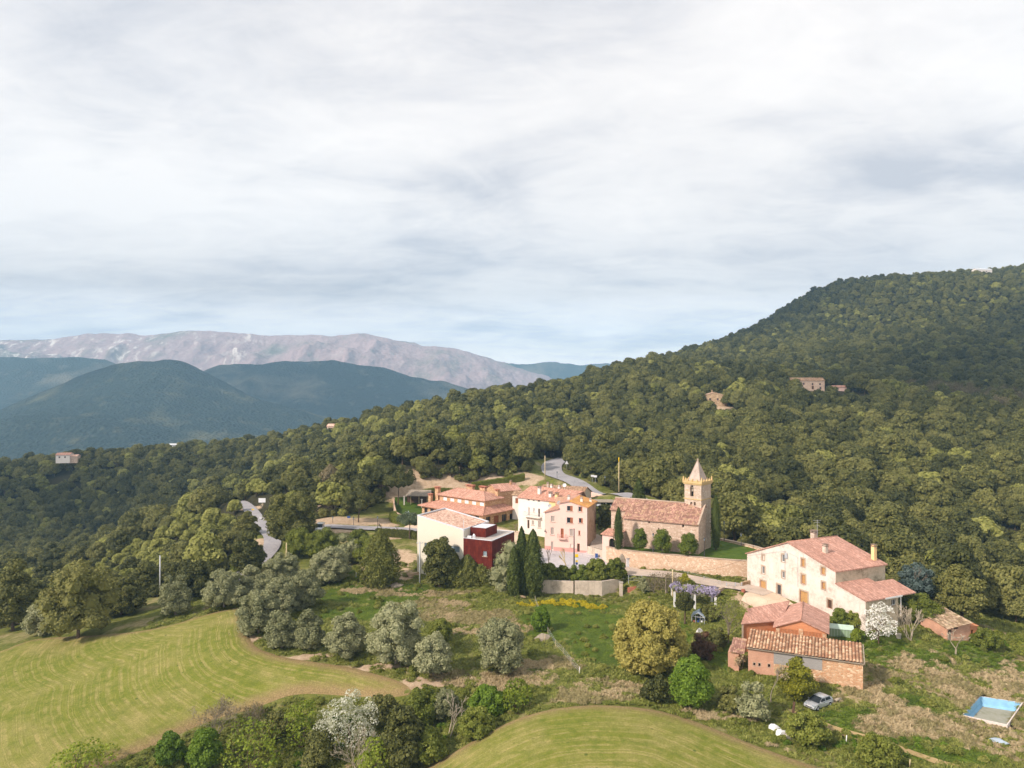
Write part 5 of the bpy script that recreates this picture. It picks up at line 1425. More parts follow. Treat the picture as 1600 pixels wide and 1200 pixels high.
def green_shed():
    x, y, z = atz(1316, 999, -42.9)
    root = thing('tool_shed', 'pale green metal shed beside the brick barn', 'shed', (x, y, z))
    rz = R(-20); mb = MB(); mb.box((x, y+.8, z-1), (3.9, 2.4, 2.75), rz); mb.build('wall', M['green_sheet'], root)
    r = MB(); ca, sa = math.cos(rz), math.sin(rz); q = lambda a, b, c: (x+a*ca-b*sa, y+.8+a*sa+b*ca, z+c)
    r.slab([q(-2.05, -1.3, 1.85), q(2.05, -1.3, 1.85), q(2.05, 0, 2.3), q(-2.05, 0, 2.3)], .06); r.slab([q(-2.05, .004, 2.3), q(2.05, .004, 2.3), q(2.05, 1.3, 1.85), q(-2.05, 1.3, 1.85)], .06)
    r.build('roof', M['green_roof'], root)
    s = MB()
    for k in range(9): a = -1.9+k*3.8/8; s.bar(q(a, -1.215, -.9), q(a, -1.215, 1.74), .05)
    s.build('sheet_rib', M['green_roof'], root)
green_shed()

def simple_house(name, label, cat, base, L, D, h, rise, rz, wall, roof, wins=(), ridge_along=True, parts=True, zb=2.0, chim=None):
    """gabled house: base = middle of the front foot"""
    root = thing(name, label, cat, base)
    u = np.array([math.cos(rz), math.sin(rz)]); v = np.array([-u[1], u[0]]); A = np.array(base[:2])-u*L/2; z0 = base[2]; ze = z0+h; zr = ze+rise
    B = A+u*L; mb = MB()
    ft = [(0, ze), (L, ze)] if ridge_along else [(0, ze), (L/2, zr), (L, ze)]
    st = [(0, ze), (D/2, zr), (D, ze)] if ridge_along else [(0, ze), (D, ze)]
    wf = Wall(A, u); W = [(a*L, z0+b*h, a*L+c, z0+b*h+d) for a, b, c, d, *_ in wins]
    wall_mesh(mb, wf, L, z0-zb, ft, W); wall_mesh(mb, Wall(B, v), D, z0-zb, st); wall_mesh(mb, Wall(B+v*D, -u), L, z0-zb, ft); wall_mesh(mb, Wall(A+v*D, -v), D, z0-zb, st)
    mb.build('wall', M[wall], root)
    for r, w in zip(W, wins): window(root, wf, r, w[4] if len(w) > 4 else 'glass', None, False, 'wood_brown')
    p = lambda a, s, z: (*(A+u*a+v*s), z); o = .3; rf = MB()
    if ridge_along:
        k = rise/(D/2)*o
        rf.slab([p(-o, -o, ze-k+.15), p(L+o, -o, ze-k+.15), p(L+o, D/2, zr+.15), p(-o, D/2, zr+.15)], .15); rf.slab([p(-o, D/2+.004, zr+.15), p(L+o, D/2+.004, zr+.15), p(L+o, D+o, ze-k+.15), p(-o, D+o, ze-k+.15)], .15)
    else:
        k = rise/(L/2)*o
        rf.slab([p(L/2, -o, zr+.15), p(L+o, -o, ze-k+.15), p(L+o, D+o, ze-k+.15), p(L/2, D+o, zr+.15)], .15); rf.slab([p(-o, -o, ze-k+.15), p(L/2-.004, -o, zr+.15), p(L/2-.004, D+o, zr+.15), p(-o, D+o, ze-k+.15)], .15)
    rf.build('roof', M[roof], root)
    if chim: q = p(chim[0]*L, chim[1]*D, ze+rise*.5); chimney(root, q[0], q[1], q[2], chim[2], rz=rz, mat=wall)
    return root
# houses wedged between the white house and the upper road
simple_house('cottage', 'low old house with brown barrel tiles behind the white house ridge', 'house', (13.4, 206.5, -35.6), 13, 8.5, 4.6, 1.8, R(-24), 'plaster_grey', 'tile_brown', [(.1, .3, .9, 1.1)], chim=(.15, .3, 1.6))
simple_house('cottage', 'small stone house with pale roof squeezed between restaurant and white house', 'house', (-.8, 213.5, -35.8), 7.5, 8, 4.8, 1.5, R(28), 'stone_rest', 'tile_pinkhouse', [(.62, .35, .9, 1.5, 'brown')], chim=(.8, .4, 1.4))
simple_house('cottage', 'little house with white wall and brown shutter at the gap left of the white house', 'house', (1.8, 207.5, -36.6), 3.6, 5, 5.2, .8, R(-20), 'plaster_white', 'tile_brown', [(.25, .55, .9, 1.5, 'brown')])
# distant houses
b = at(1262, 609, 428); simple_house('country_house', 'long stone house alone on the wooded hill above the church', 'house', b, 19.2, 8, 5.3, 1.7, R(-4), 'stone_church', 'tile_brown', [(.1, .55, 1.0, 1.2), (.36, .55, 1.0, 1.2), (.62, .5, 1.0, 1.3), (.62, .05, 1.2, 2.0, 'dark'), (.84, .5, 1.0, 1.2), (.85, .05, 1.1, 1.5)])
b = at(1312, 612, 432); simple_house('outbuilding', 'small pink roofed outbuilding right of the long hill house', 'barn', b, 8, 6, 2.6, 1.0, R(-4), 'plaster_pink', 'tile_pink')
b = at(1116, 629, 392); simple_house('farm_ruin', 'half hidden old stone farmhouse on the slope, left of the long hill house', 'house', b, 13, 9, 3.6, 1.8, R(-12), 'stone_rubble', 'tile_mott', [(.3, .3, 1.0, 1.3), (.6, .3, 1.0, 1.3)], ridge_along=False, chim=(.42, .3, 2.0))
_Y = np.arange(850, 1250, 5.); _el = hill(_Y*(1538-800)/F, _Y)/_Y; _m = int(np.argmax(_el)); HT = (_Y[_m]*(1538-800)/F, _Y[_m], float(_el[_m]*_Y[_m])+1.0)
simple_house('hilltop_house', 'white house on the skyline of the right hill', 'house', HT, 24, 10, 6.5, 2.2, R(5), 'plaster_white', 'metal_white', [(.2, .4, 2.0, 1.8), (.6, .4, 2.0, 1.8)], chim=(.3, .5, 2), zb=8.0)
b = at(98, 719, 490); h = simple_house('country_house', 'pale house on the far left ridge with a pink roof', 'house', b, 8.5, 7, 3.4, 1.2, R(12), 'plaster_white', 'tile_pink', [(.2, .4, 1.0, 1.2), (.6, .4, 1.0, 1.2)])
b = at(113, 719, 492); simple_house('outbuilding', 'lower tan wing beside the pale house on the left ridge', 'barn', b, 6.0, 6, 2.5, .9, R(12), 'stone_church', 'tile_mott')
b = at(272, 702, 560); simple_house('greenhouse', 'white low building glimpsed on the left ridge among trees', 'house', b, 8, 6, 3.4, .6, R(8), 'plastic_white', 'plastic_white')
b = at(519, 674, 462); simple_house('country_house', 'tiny stone house at the edge of the far green clearing', 'house', b, 7, 6, 3.2, 1.3, R(-8), 'stone_church', 'tile_mott', [(.3, .3, .9, 1.1)])

# ---- walls and terraces round the square
strip_wall('garden_wall', [atz(838, 906, -41.05)[:2], atz(860, 907, -41.05)[:2], atz(896, 908.5, -41.05)[:2]], .45, -46, -41.0, 'plaster_grey', 'left length of grey rendered garden wall below rounded bushes')
strip_wall('garden_wall', [atz(898, 908, -40.9)[:2], atz(940, 908, -40.85)[:2], atz(974, 903, -40.85)[:2]], .45, -46, -40.85, 'plaster_grey', 'right length of grey rendered garden wall below rounded bushes')
x, y, z = atz(970, 908, -41); mb = MB(); mb.box((x, y-.3, -45.5), (.65, .6, 4.3)); mb.box((x, y-.3, -41.2), (.8, .75, .12), 0, 1); tag(mb.build('gate_pier', [M['plaster_grey'], M['concrete']]), 'short grey pier ending the rendered garden wall', 'pillar')
strip_wall('kerb_wall', [(24.0, 152.6), (25.6, 152.5), (27.4, 152.6)], .35, -45, lambda x, y: max(gz(x, y)+.3, -42.3), 'red_clay', 'low red brick edging beside the lane, right of the grey garden wall')
strip_wall('ramp_wall', [(18.1, 175.1), (19.6, 172.4), (20.6, 171.0), (22.6, 169.9)], .4, -41.6, lambda x, y: -38.6+(x-18)*.02, 'plaster_grey', 'stained grey wall of the ramp between pink house and church steps')
sheet('ramp', [(18.6,175.4),(22.6,170.6),(24.3,176),(22.8,184),(22,187.5),(21,187.5)], .8, .1, M['lane'], 'concrete ramp climbing between pink house and church', zf=lambda x, y: -38.75+np.clip((y-178)*.03, -.2, .5))
st = MB()
for k in range(15):
    f = k/14; c0 = np.array([23.6, 165.6])*(1-f)+np.array([22.4, 169.8])*f; z = -40.5+f*2.9
    st.box((c0[0], c0[1], -41.8), (2.6, .36, z+41.8), R(-16))
tag(st.build('steps', M['concrete']), 'worn stone steps up to the church porch beside the square', 'stairs')
# plaza edge parapet and railing
strip_wall('parapet', [(3.2, 157.6), (12, 157.2), (21.3, 156.6)], .3, -41.4, -40.45, 'stone_wall', 'low parapet along the front edge of the square, under its railing')
rl = MB()
for k in range(9): x = 3.2+k*2.0; rl.bar((x, 157.5-.05*x*.5, -40.5), (x, 157.5-.05*x*.5, -39.2), .07)
rl.bar((3.2, 157.4, -39.25), (19.2, 157.0, -39.25), .06); rl.bar((3.2, 157.4, -39.8), (19.2, 157.0, -39.8), .04)
tag(rl.build('railing', M['metal_grey']), 'thin grey metal railing along the edge of the square', 'railing')
x, y, z = atz(924, 893, -40.5); mb = MB(); mb.box((20.8, 157.0, -41), (.55, .5, 2.1)); mb.box((20.8, 157.0, -38.9), (.7, .65, .12)); tag(mb.build('gate_pier', M['plaster_white']), 'white pier at the right end of the square railing', 'pillar')
# grey outcrop and board against the church wall
x, y = 29.3, 160.3
bm_ = bmesh.new(); bmesh.ops.create_icosphere(bm_, subdivisions=3, radius=1)
for vv in bm_.verts:
    n_ = 1+.25*math.sin(vv.co.x*5+vv.co.z*3)*math.cos(vv.co.y*4); vv.co = Vector((vv.co.x*1.1*n_*(1-.45*max(0, vv.co.z)), vv.co.y*.5*n_, vv.co.z*2.0))
me = bpy.data.meshes.new('rock'); bm_.to_mesh(me); bm_.free(); me.materials.append(M['wood_grey']); o = bpy.data.objects.new('rock', me); COL.objects.link(o); o.location = (atz(974, 888, -40.4)[0], 163.0, -39.6)
tag(o, 'dark grey rock bulging from the foot of the church wall', 'rock')
q = atz(977, 884, -40.4); mb = MB(); mb.box((q[0]+.35, 162.2, -40.6), (.7, .15, 2.0), .3); mb.box((q[0]+.35, 162.1, -38.5), (.8, .2, .1), .3, 1); tag(mb.build('notice_board', [M['plastic_white'], M['metal_grey']]), 'pale notice board standing against the dark rock by the lane', 'sign')

# walls and yards uphill
strip_wall('road_wall', [(17.5, 224.5), (21, 219.5), (26.0, 210.5), (27.5, 207.5)], .45, -37, lambda x, y: -31.3-(x-17)*.06, 'plaster_pink', 'long pinkish wall below the upper road, left of the dark gate')
strip_wall('road_wall', [(29.3, 204.2), (31.5, 200), (35, 194)], .45, -37, lambda x, y: -31.9-(x-29)*.2, 'plaster_pink', 'sloping pinkish wall below the upper road, right of the dark gate')
g0, g1 = np.array([27.6, 207.3]), np.array([29.2, 204.4]); gd = (g1-g0)/np.hypot(*(g1-g0)); w = Wall(g0, gd)
gt = thing('garage_gate', 'dark metal gate between two pale piers in the road wall', 'gate', (28.4, 205.8, -34.5))
mb = MB(); ln = np.hypot(*(g1-g0))
wbox(mb, w, .1, -34.6, ln-.1, -32.1, -.1, .0)
for k in range(10): x = .15+k*(ln-.3)/9; wbox(mb, w, x-.03, -34.6, x+.03, -32.05, 0, .05)
mb.build('panel', M['metal_dark'], gt)
for l in (-.25, ln+.25): mb = MB(); wbox(mb, w, l-.3, -36, l+.3, -31.7, -.3, .3); mb.build('pier', M['plaster_pink'], gt)
# carport
cp0 = atz(921, 781, -33.9); bx, by = 23.0, 200.0
cpt = thing('carport', 'flat roofed carport with a white car under it, above the pink house', 'carport', (bx+3, by, -35))
u = np.array([.96, -.28]); v = np.array([.28, .96]); q = lambda a, b, z: (bx+u[0]*a+v[0]*b, by+u[1]*a+v[1]*b, z)
mb = MB(); mb.slab([q(-1.5, -.3, -32.05), q(6.6, -.3, -31.75), q(6.6, 4.2, -31.75), q(-1.5, 4.2, -32.05)], .18); mb.build('roof', M['wood_grey'], cpt)
for a in (-1.2, 2.6, 6.2): mb = MB(); mb.bar(q(a, 0, -36), q(a, 0, -32.2), .18); mb.build('post', M['metal_grey'], cpt)
mb = MB(); mb.face([q(-1.4, 4, -36), q(6.5, 4, -36), q(6.5, 4, -32), q(-1.4, 4, -32)]); mb.bar(q(-1.4, 4.1, -34), q(6.5, 4.1, -34), .1, 3.6); mb.build('back_wall', M['brick_old'], cpt)
mb = MB(); c_ = q(4.2, 1.4, -35.0); mb.lathe(c_, [(.9, -.6), (.95, .6), (.9, 1.9), (.55, 2.3), (.1, 2.4)], 14); tag(mb.build('water_tank', M['plastic_white']), 'white round tank under the right side of the carport', 'tank')
# white container with green tarpaulin on a brick base
x, y = 27.6, 193.5
tr = thing('trailer', 'long white trailer with a green tarpaulin above, on a brick base', 'trailer', (x, y, -36))
mb = MB(); mb.box((x, y, -37.6), (5.2, 2.3, 2.6), R(-4)); mb.build('brick_base', M['brick_old'], tr)
mb = MB(); mb.box((x, y, -34.98), (5.0, 2.2, 1.45), R(-4), 0, .97); mb.build('body', M['plastic_white'], tr, bevel=.12)
mb = MB(); mb.slab([(x-1.2, y+1.2, -33.5), (x+3.6, y+.8, -33.2), (x+3.4, y+3.6, -32.5), (x-1.4, y+4, -32.8)], .1); mb.build('tarpaulin', M['tarp_green'], tr)
# grey-blue roof behind the church
mb = MB(); rt = thing('lean_to_shed', 'shed with blue grey sheet roof behind the church ridge', 'shed', (36, 188, -34))
mb.box((36.2, 189.2, -36), (5.4, 3.6, 4.4), R(-18)); mb.build('wall', M['plaster_grey'], rt)
mb = MB(); mb.slab([(33.2, 187.6, -31.6), (38.6, 186.0, -31.7), (39.9, 190.2, -30.6), (34.5, 191.8, -30.5)], .12)
mb.build('roof', M['blue_roof'], rt)

# play yard left of the restaurant
def wl(pts): return [hit(*p)[:2] for p in pts]
pts = [(-37.5, 232.5), (-35.2, 220), (-33.5, 212), (-31, 207.5), (-27.5, 205)]
strip_wall('yard_wall', pts, .4, -41, lambda x, y: -36.2-(232-y)*.035, 'stone_wall', 'rubble wall curving round the play yard left of the restaurant')
sheet('lawn', [(-37, 232), (-34.6, 219), (-32.8, 212), (-29, 208), (-24, 212), (-27.3, 219), (-20, 226), (-22, 233)], 1.2, .25, M['lawn'], 'play yard lawn behind the yard wall')
sh = thing('stone_hut', 'low hut with grey slab roof at the back of the play yard', 'hut', (-29.5, 230, -37))
mb = MB(); mb.box((-28.8, 231, -38.5), (7.6, 3.6, 4.0), R(-8)); mb.build('wall', M['wood_dark'], sh)
mb = MB(); mb.slab([(-33.2, 228.4, -34.7), (-24.8, 227.2, -34.7), (-25.4, 231.0, -33.3), (-32.4, 231.8, -33.3)], .15); mb.slab([(-32.4, 231.804, -33.3), (-25.4, 231.004, -33.3), (-24.6, 234, -34.4), (-33, 235, -34.4)], .15); mb.build('roof', M['wood_grey'], sh)
for k in range(3): mb = MB(); mb.bar((-31.5+k*2.6, 228.6-.3*k, -38.4), (-31.5+k*2.6, 228.6-.3*k, -34.8), .2); mb.build('post', M['wood_pole'], sh)
mb = MB(); mb.bar((-29.8, 207.8, -36.2), (-27.6, 205.2, -38.9), .7, .08); mb.bar((-30.1, 207.6, -36.0), (-27.9, 205.0, -38.7), .06, .3); mb.bar((-29.4, 208, -36.0), (-27.3, 205.4, -38.7), .06, .3)
tag(mb.build('slide', M['blue_roof']), 'pale blue metal slide down the yard wall', 'slide')
for i, (px, py0, py1, lab) in enumerate(((631.5, 789, 776, 'pale post topped with a small cap, left of three in the play yard'), (663, 781, 769, 'pale post topped with a small cap, by the clipped hedge in the play yard'), (659, 793, 781, 'short pale post in front of the restaurant corner'))):
    c_ = atz(px, py0, -37.4); mb = MB(); mb.bar(c_, lift(c_, (py0-py1)*c_[1]/F), .32); mb.box(lift(c_, (py0-py1)*c_[1]/F), (.55, .55, .18)); tag(mb.build('yard_post', M['plaster_white']), lab, 'post', 'posts in the play yard')

# ------------------------------------------------------------------ poles, lamps, signs
def power_pole(base, top, label, arms=0, mat='wood_pole', yellow=False):
    o = thing('utility_pole', label, 'pole', base); mb = MB()
    mb.tube([base, top], [.17, .11], 8); mb.build('pole', M[mat], o)
    if arms:
        a = MB(); a.bar((top[0]-.7, top[1], top[2]-.35), (top[0]+.7, top[1], top[2]-.35), .1)
        for k in (-.6, 0, .6): a.lathe((top[0]+k, top[1], top[2]-.28), [(.05, 0), (.08, .1), (.03, .22)], 6)
        a.build('crossarm', M['metal_grey'], o)
    if yellow: a = MB(); a.tube([(top[0], top[1], top[2]-1.2), (top[0], top[1], top[2]+.03)], [.135, .125], 8); a.build('cap', M['yellow'], o)
    return o
def pole_px(px, yb, yt, Y, label, **k):
    b = at(px, yb, Y); t_ = at(px, yt, Y); return power_pole(lift(b, -.5), t_, label, **k)
pole_px(967, 766, 715, 204, 'tall pale pole with yellow tip beside the upper road', yellow=True)
pole_px(851.5, 751, 712, 236, 'pale wooden pole standing on the bend of the upper road')
pole_px(447.5, 892, 848, 165, 'weathered pole rising out of the olive trees by the lower lane')
pole_px(250, 925, 868, 168, 'white topped pole among the trees above the left field', mat='metal_white')
pole_px(656, 917, 846, 158, 'thin grey double pole in front of the cream hall', mat='metal_grey', arms=1)
pole_px(897, 897, 826, 158.5, 'dark leaning pole in front of the pink house', mat='metal_dark')
pole_px(1051, 955, 890, 146, 'tall pale pole left of the wisteria pergola', arms=0)
pole_px(1040.5, 944, 899, 147, 'thin brown pole left of the pale pole by the pergola', mat='wood_grey')
pole_px(224, 668, 652, 2200, 'grey pylon') if False else None
for i, (a, b) in enumerate((((1051, 890, 146), (967, 716, 204)), ((1051, 892, 146), (1175, 868, 150)), ((1040.5, 900, 147), (1070, 893, 158)))):
    p0, p1 = Vector(at(*a)), Vector(at(*b)); pts = [p0.lerp(p1, k/10)-Vector((0, 0, 1.2*math.sin(math.pi*k/10))) for k in range(11)]
    mb = MB(); mb.tube(pts, .018, 4); tag(mb.build('overhead_cable', M['metal_dark']), ['thin cable from the pergola pole up to the yellow tipped pole', 'thin cable from the pergola pole to the farmhouse', 'short thin cable from the brown pole towards the church wall'][i], 'cable')

def street_lamp(base, h, label):
    o = thing('street_lamp', label, 'lamp', base, group='street lamps'); mb = MB()
    mb.lathe(base, [(.14, 0), (.12, .5), (.07, .6), (.055, h-.5), (.09, h-.48), (.05, h-.4)], 8); mb.build('post', M['metal_dark'], o)
    q = lift(base, h-.4); l = MB(); l.lathe(q, [(.10, 0), (.19, .42), (.19, .45)], 6); l.build('lantern', M['glass_pale'], o)
    l = MB(); l.lathe(lift(q, .455), [(.25, 0), (.14, .16), (.03, .26)], 6); l.build('cap', M['metal_dark'], o)
    return o
def lamp_px(px, yb, yt, Y, label): b = at(px, yb, Y); return street_lamp(b, (yb-yt)*Y/F, label)
lamp_px(841.5, 873, 848, 172, 'street lamp on the square right of the tall cypresses')
lamp_px(1100.5, 869, 842, 157.5, 'street lamp at the right corner of the church lawn')
lamp_px(1020.5, 862, 835, 160.5, 'street lamp between the left and middle round bushes of the church')
lamp_px(1131.5, 845, 816, 170, 'street lamp right of the thin cypress behind the church wall')
lamp_px(1158, 853, 835, 163.5, 'street lamp outside the curved end of the church wall')
lamp_px(590, 828, 808, 197, 'street lamp on the lane, nearest the cream hall')
lamp_px(552.5, 826, 809, 200, 'street lamp on the lane in front of the round tree')
lamp_px(520, 823, 808, 202, 'street lamp on the lane just right of the parked van')
lamp_px(870.5, 753, 738, 236, 'street lamp in the middle of the upper road bend')
lamp_px(945.5, 755, 745, 222, 'street lamp beyond the dark gate on the upper road')

def road_sign(base, h, shape, label, col='plastic_white', w=.7):
    o = thing('road_sign', label, 'sign', base); mb = MB(); mb.bar(base, lift(base, h), .07); mb.build('post', M['metal_grey'], o)
    q = lift(base, h); f = MB()
    if shape == 'tri':
        P = [(q[0]-w/2, q[1]-.06, q[2]-.1), (q[0]+w/2, q[1]-.06, q[2]-.1), (q[0], q[1]-.06, q[2]+w*.8)]
        f.face(P); f.face([(p[0], p[1]+.03, p[2]) for p in P][::-1])
        for i in range(3): a, b_ = P[i], P[(i+1) % 3]; f.face([b_, a, (a[0], a[1]+.03, a[2]), (b_[0], b_[1]+.03, b_[2])])
    else: f.box((q[0], q[1]-.06, q[2]-.2), (w, .05, w*(.62 if shape == 'wide' else .9)))
    f.build('panel', M[col], o); return o
b = at(885.5, 733, 262); road_sign(b, 1.9, 'tri', 'white triangular road sign on the upper road bend', w=1.4)
b = at(925.5, 750, 224); road_sign(lift(b, -.6), 1.8, 'wide', 'yellowish board on posts at the edge of the upper road', w=.9)
b = at(930.2, 751, 223); road_sign(lift(b, -.6), 1.8, 'wide', 'white board on posts right of the yellowish one', w=1.0)
b = at(409.5, 792, 232); road_sign(b, 1.6, 'wide', 'large white board on the bank above the lower lane', w=2.2)
b = at(408, 816, 214); road_sign(b, 1.2, 'wide', 'small white sign below the lane bend on the left', w=.9)
b = at(545, 815, 205); road_sign(b, 1.2, 'wide', 'small blue sign left of the round tree by the lane', 'blue', w=.9)
b = at(395, 799, 231); road_sign(b, .6, 'wide', 'small yellow marker at the lane edge on the left', 'yellow', w=.6)
# stacked yellow, white and blue bins / notices on the square railing
b = at(901, 880, 158.0); o = thing('notice_post', 'post with yellow, white and blue notices on the square railing', 'sign', b)
mb = MB(); mb.bar(lift(b, -.6), lift(b, 2.1), .07); mb.build('post', M['metal_grey'], o)
for z, h, c_, w_ in ((1.35, .62, 'yellow', .72), (.72, .58, 'plastic_white', .62), (.28, .36, 'yellow', .5), (-.28, .48, 'blue', .5)): mb = MB(); mb.box((b[0], b[1]-.09, b[2]+z), (w_, .08, h)); mb.build('panel', M[c_], o)
for z in (1.03,): mb = MB(); mb.box((b[0]+.02, b[1]-.085, b[2]+1.27), (.7, .09, .08)); mb.build('stripe', M['black'], o)
b = atz(932, 873, -40.6); mb = MB(); mb.box(b, (.6, .5, 1.05)); mb.box(lift(b, 1.05), (.66, .56, .12)); tag(mb.build('litter_bin', M['blue']), 'small blue bin at the foot of the church steps', 'bin')
# ------------------------------------------------------------------ vegetation
def ico(sub=1):
    b = bmesh.new(); bmesh.ops.create_icosphere(b, subdivisions=sub, radius=1)
    v = np.array([x.co[:] for x in b.verts]); f = np.array([[l.index for l in p.verts] for p in b.faces]); b.free(); return v, f
ICO1 = ico(1); ICO2 = ico(2)

def leaf_quads(P, Nn, size, r, jit=.6, aspect=1.0):
    """irregular leaf-cluster quads at points P facing roughly Nn"""
    n = len(P)
    N = Nn + r.normal(0, jit, (n, 3)); N /= np.linalg.norm(N, axis=1)[:, None]+1e-9
    t = r.normal(0, 1, (n, 3)); t -= N*(t*N).sum(1)[:, None]; t /= np.linalg.norm(t, axis=1)[:, None]+1e-9
    b = np.cross(N, t)
    s = size*r.uniform(.55, 1.35, (n, 1))
    c = [P+t*s*.5*r.uniform(.5, 1.2, (n, 1))*a*aspect+b*s*.5*r.uniform(.5, 1.2, (n, 1))*q+N*s*r.uniform(-.25, .25, (n, 1)) for a, q in ((-1, -1), (1, -1), (1, 1), (-1, 1))]
    V = np.stack(c, 1).reshape(-1, 3)
    return V, np.arange(4*n).reshape(-1, 4)

class VM:
    """leaf / branch geometry collected as quads (triangles repeat a vertex)"""
    def __init__(s): s.V = []; s.F = []; s.M = []; s.n = 0
    def add(s, V, Fq, m=0):
        V = np.asarray(V, float); Fq = np.asarray(Fq)
        s.V.append(V); s.F.append(Fq+s.n); s.M.append(np.full(len(Fq), m)); s.n += len(V)
    def tris(s, V, Ft, m=0):
        # split each triangle into three quads so that everything stays quad
        V = np.asarray(V, float); Ft = np.asarray(Ft); a, b, c = V[Ft[:, 0]], V[Ft[:, 1]], V[Ft[:, 2]]
        n = len(Ft); P = np.concatenate([a, b, c, (a+b)/2, (b+c)/2, (c+a)/2, (a+b+c)/3]); i = np.arange(n)
        q = lambda *k: np.stack([i+j*n for j in k], 1)
        s.add(P, np.concatenate([q(0, 3, 6, 5), q(3, 1, 4, 6), q(5, 6, 4, 2)]), m)
    def tube(s, pts, rad, n=6, m=1):
        mb = MB(); mb.tube(pts, rad, n, cap=False)
        s.add(np.array(mb.v), np.array(mb.f), m)
    def build(s, name, mats, parent=None, link=True):
        return mesh_np(name, np.concatenate(s.V), np.concatenate(s.F), mats, np.concatenate(s.M), parent, False, link)

def lobes_crown(vm, r, w, h, base, nl, lr, leaf, per, d=None, flat=.55, jit=.55, core=True, m=0, openness=0.0, lean=(0, 0), core_k=.80, cov=1.25, rmin=.55):
    """billowing crown: lobes over a dome, leaf clusters over every lobe, dark solid hearts inside; w, h in metres, base = height of its underside"""
    d = d or w
    C = []; Rr = []
    for i in range(nl):
        a = i*2.39996+r.uniform(-.4, .4); k = (i+.5)/nl
        ph = math.acos(max(-1, 1-k*cov))
        rr = r.uniform(rmin, 1.04 if rmin < .7 else 1.0)
        x, y, z = math.sin(ph)*math.cos(a)*rr, math.sin(ph)*math.sin(a)*rr, math.cos(ph)*rr
        L = lr*r.uniform(.7, 1.3)
        C.append((x*(w/2-L*.7)+lean[0]*z, y*(d/2-L*.7)+lean[1]*z, base+h*(.38+z*(.62 if z > 0 else .36))-L*.6*(z > 0)*.9)); Rr.append(L)
    C.append((0, 0, base+h*.42)); Rr.append(min(w, h)*.30)
    C = np.array(C); Rr = np.array(Rr)
    PP = []; NN = []
    for c, R_ in zip(C, Rr):
        n = int(per*(R_/lr)**2)
        D = r.normal(0, 1, (n, 3)); D /= np.linalg.norm(D, axis=1)[:, None]
        D[:, 2] = np.where(D[:, 2] < -.35, -D[:, 2], D[:, 2])
        P = c+D*R_*r.uniform(.86, 1.10, (n, 1))*np.array([1, 1, .9])
        dd = np.linalg.norm(P[:, None]-C[None], axis=2)/Rr[None]
        keep = (dd < .80).sum(1) == 0
        if openness: keep &= r.uniform(0, 1, n) > openness
        PP.append(P[keep]); NN.append(D[keep]+np.array([0, 0, .25]))
    PP = np.concatenate(PP); NN = np.concatenate(NN)
    V, Q = leaf_quads(PP, NN, leaf, r, jit); vm.add(V, Q, m)
    if core:
        v, f = ICO1
        for c, R_ in zip(C, Rr): vm.tris(c+v*R_*core_k*r.uniform(.9, 1.08, (len(v), 1)), f, m)
    return C

def branches(vm, r, p, d, length, rad, depth, m=1, spread=.6, up=.15, n=5, kids=(2, 3), taper=.62, minrad=.012, ends=None):
    p = np.array(p, float); d = np.array(d, float); d /= np.linalg.norm(d)
    pts = [p]; dirs = d; k = 3
    for i in range(k):
        dirs = dirs+r.normal(0, .14, 3)+np.array([0, 0, up*.4]); dirs /= np.linalg.norm(dirs); pts.append(pts[-1]+dirs*length/k)
    r1 = max(minrad, rad*taper)
    vm.tube(pts, list(np.linspace(rad, r1, k+1)), n if rad > .05 else 4, m)
    if depth <= 0:
        if ends is not None: ends.append(pts[-1])
        return
    for j in range(r.integers(kids[0], kids[1]+1)):
        o = r.normal(0, 1, 3); o -= dirs*o.dot(dirs); o /= np.linalg.norm(o)+1e-9
        nd = dirs+o*spread*r.uniform(.6, 1.3)+np.array([0, 0, up])
        st = pts[-1] if j < 2 else pts[2]
        branches(vm, r, st, nd, length*r.uniform(.62, .86), r1*.85, depth-1, m, spread, up, n, kids, taper, minrad, ends)

def trunk_mesh(vm, r, h, rad, limbs=4, spread=1.0, m=1, forks=1):
    lean = r.normal(0, .05*h, 2)
    top = (lean[0], lean[1], h)
    vm.tube([(0, 0, -.6), (lean[0]*.2, lean[1]*.2, h*.35), top], [rad*1.4, rad, rad*.7], 7, m)
    for k in range(limbs):
        a = 2*math.pi*k/limbs+r.uniform(-.4, .4)
        e = (top[0]+math.cos(a)*spread, top[1]+math.sin(a)*spread, h+spread*r.uniform(.6, 1.1))
        mid = ((top[0]+e[0])/2+r.normal(0, .1), (top[1]+e[1])/2+r.normal(0, .1), (h*1.05+e[2])/2)
        vm.tube([(top[0]*.9, top[1]*.9, h*.9), mid, e], [rad*.6, rad*.4, rad*.22], 5, m)

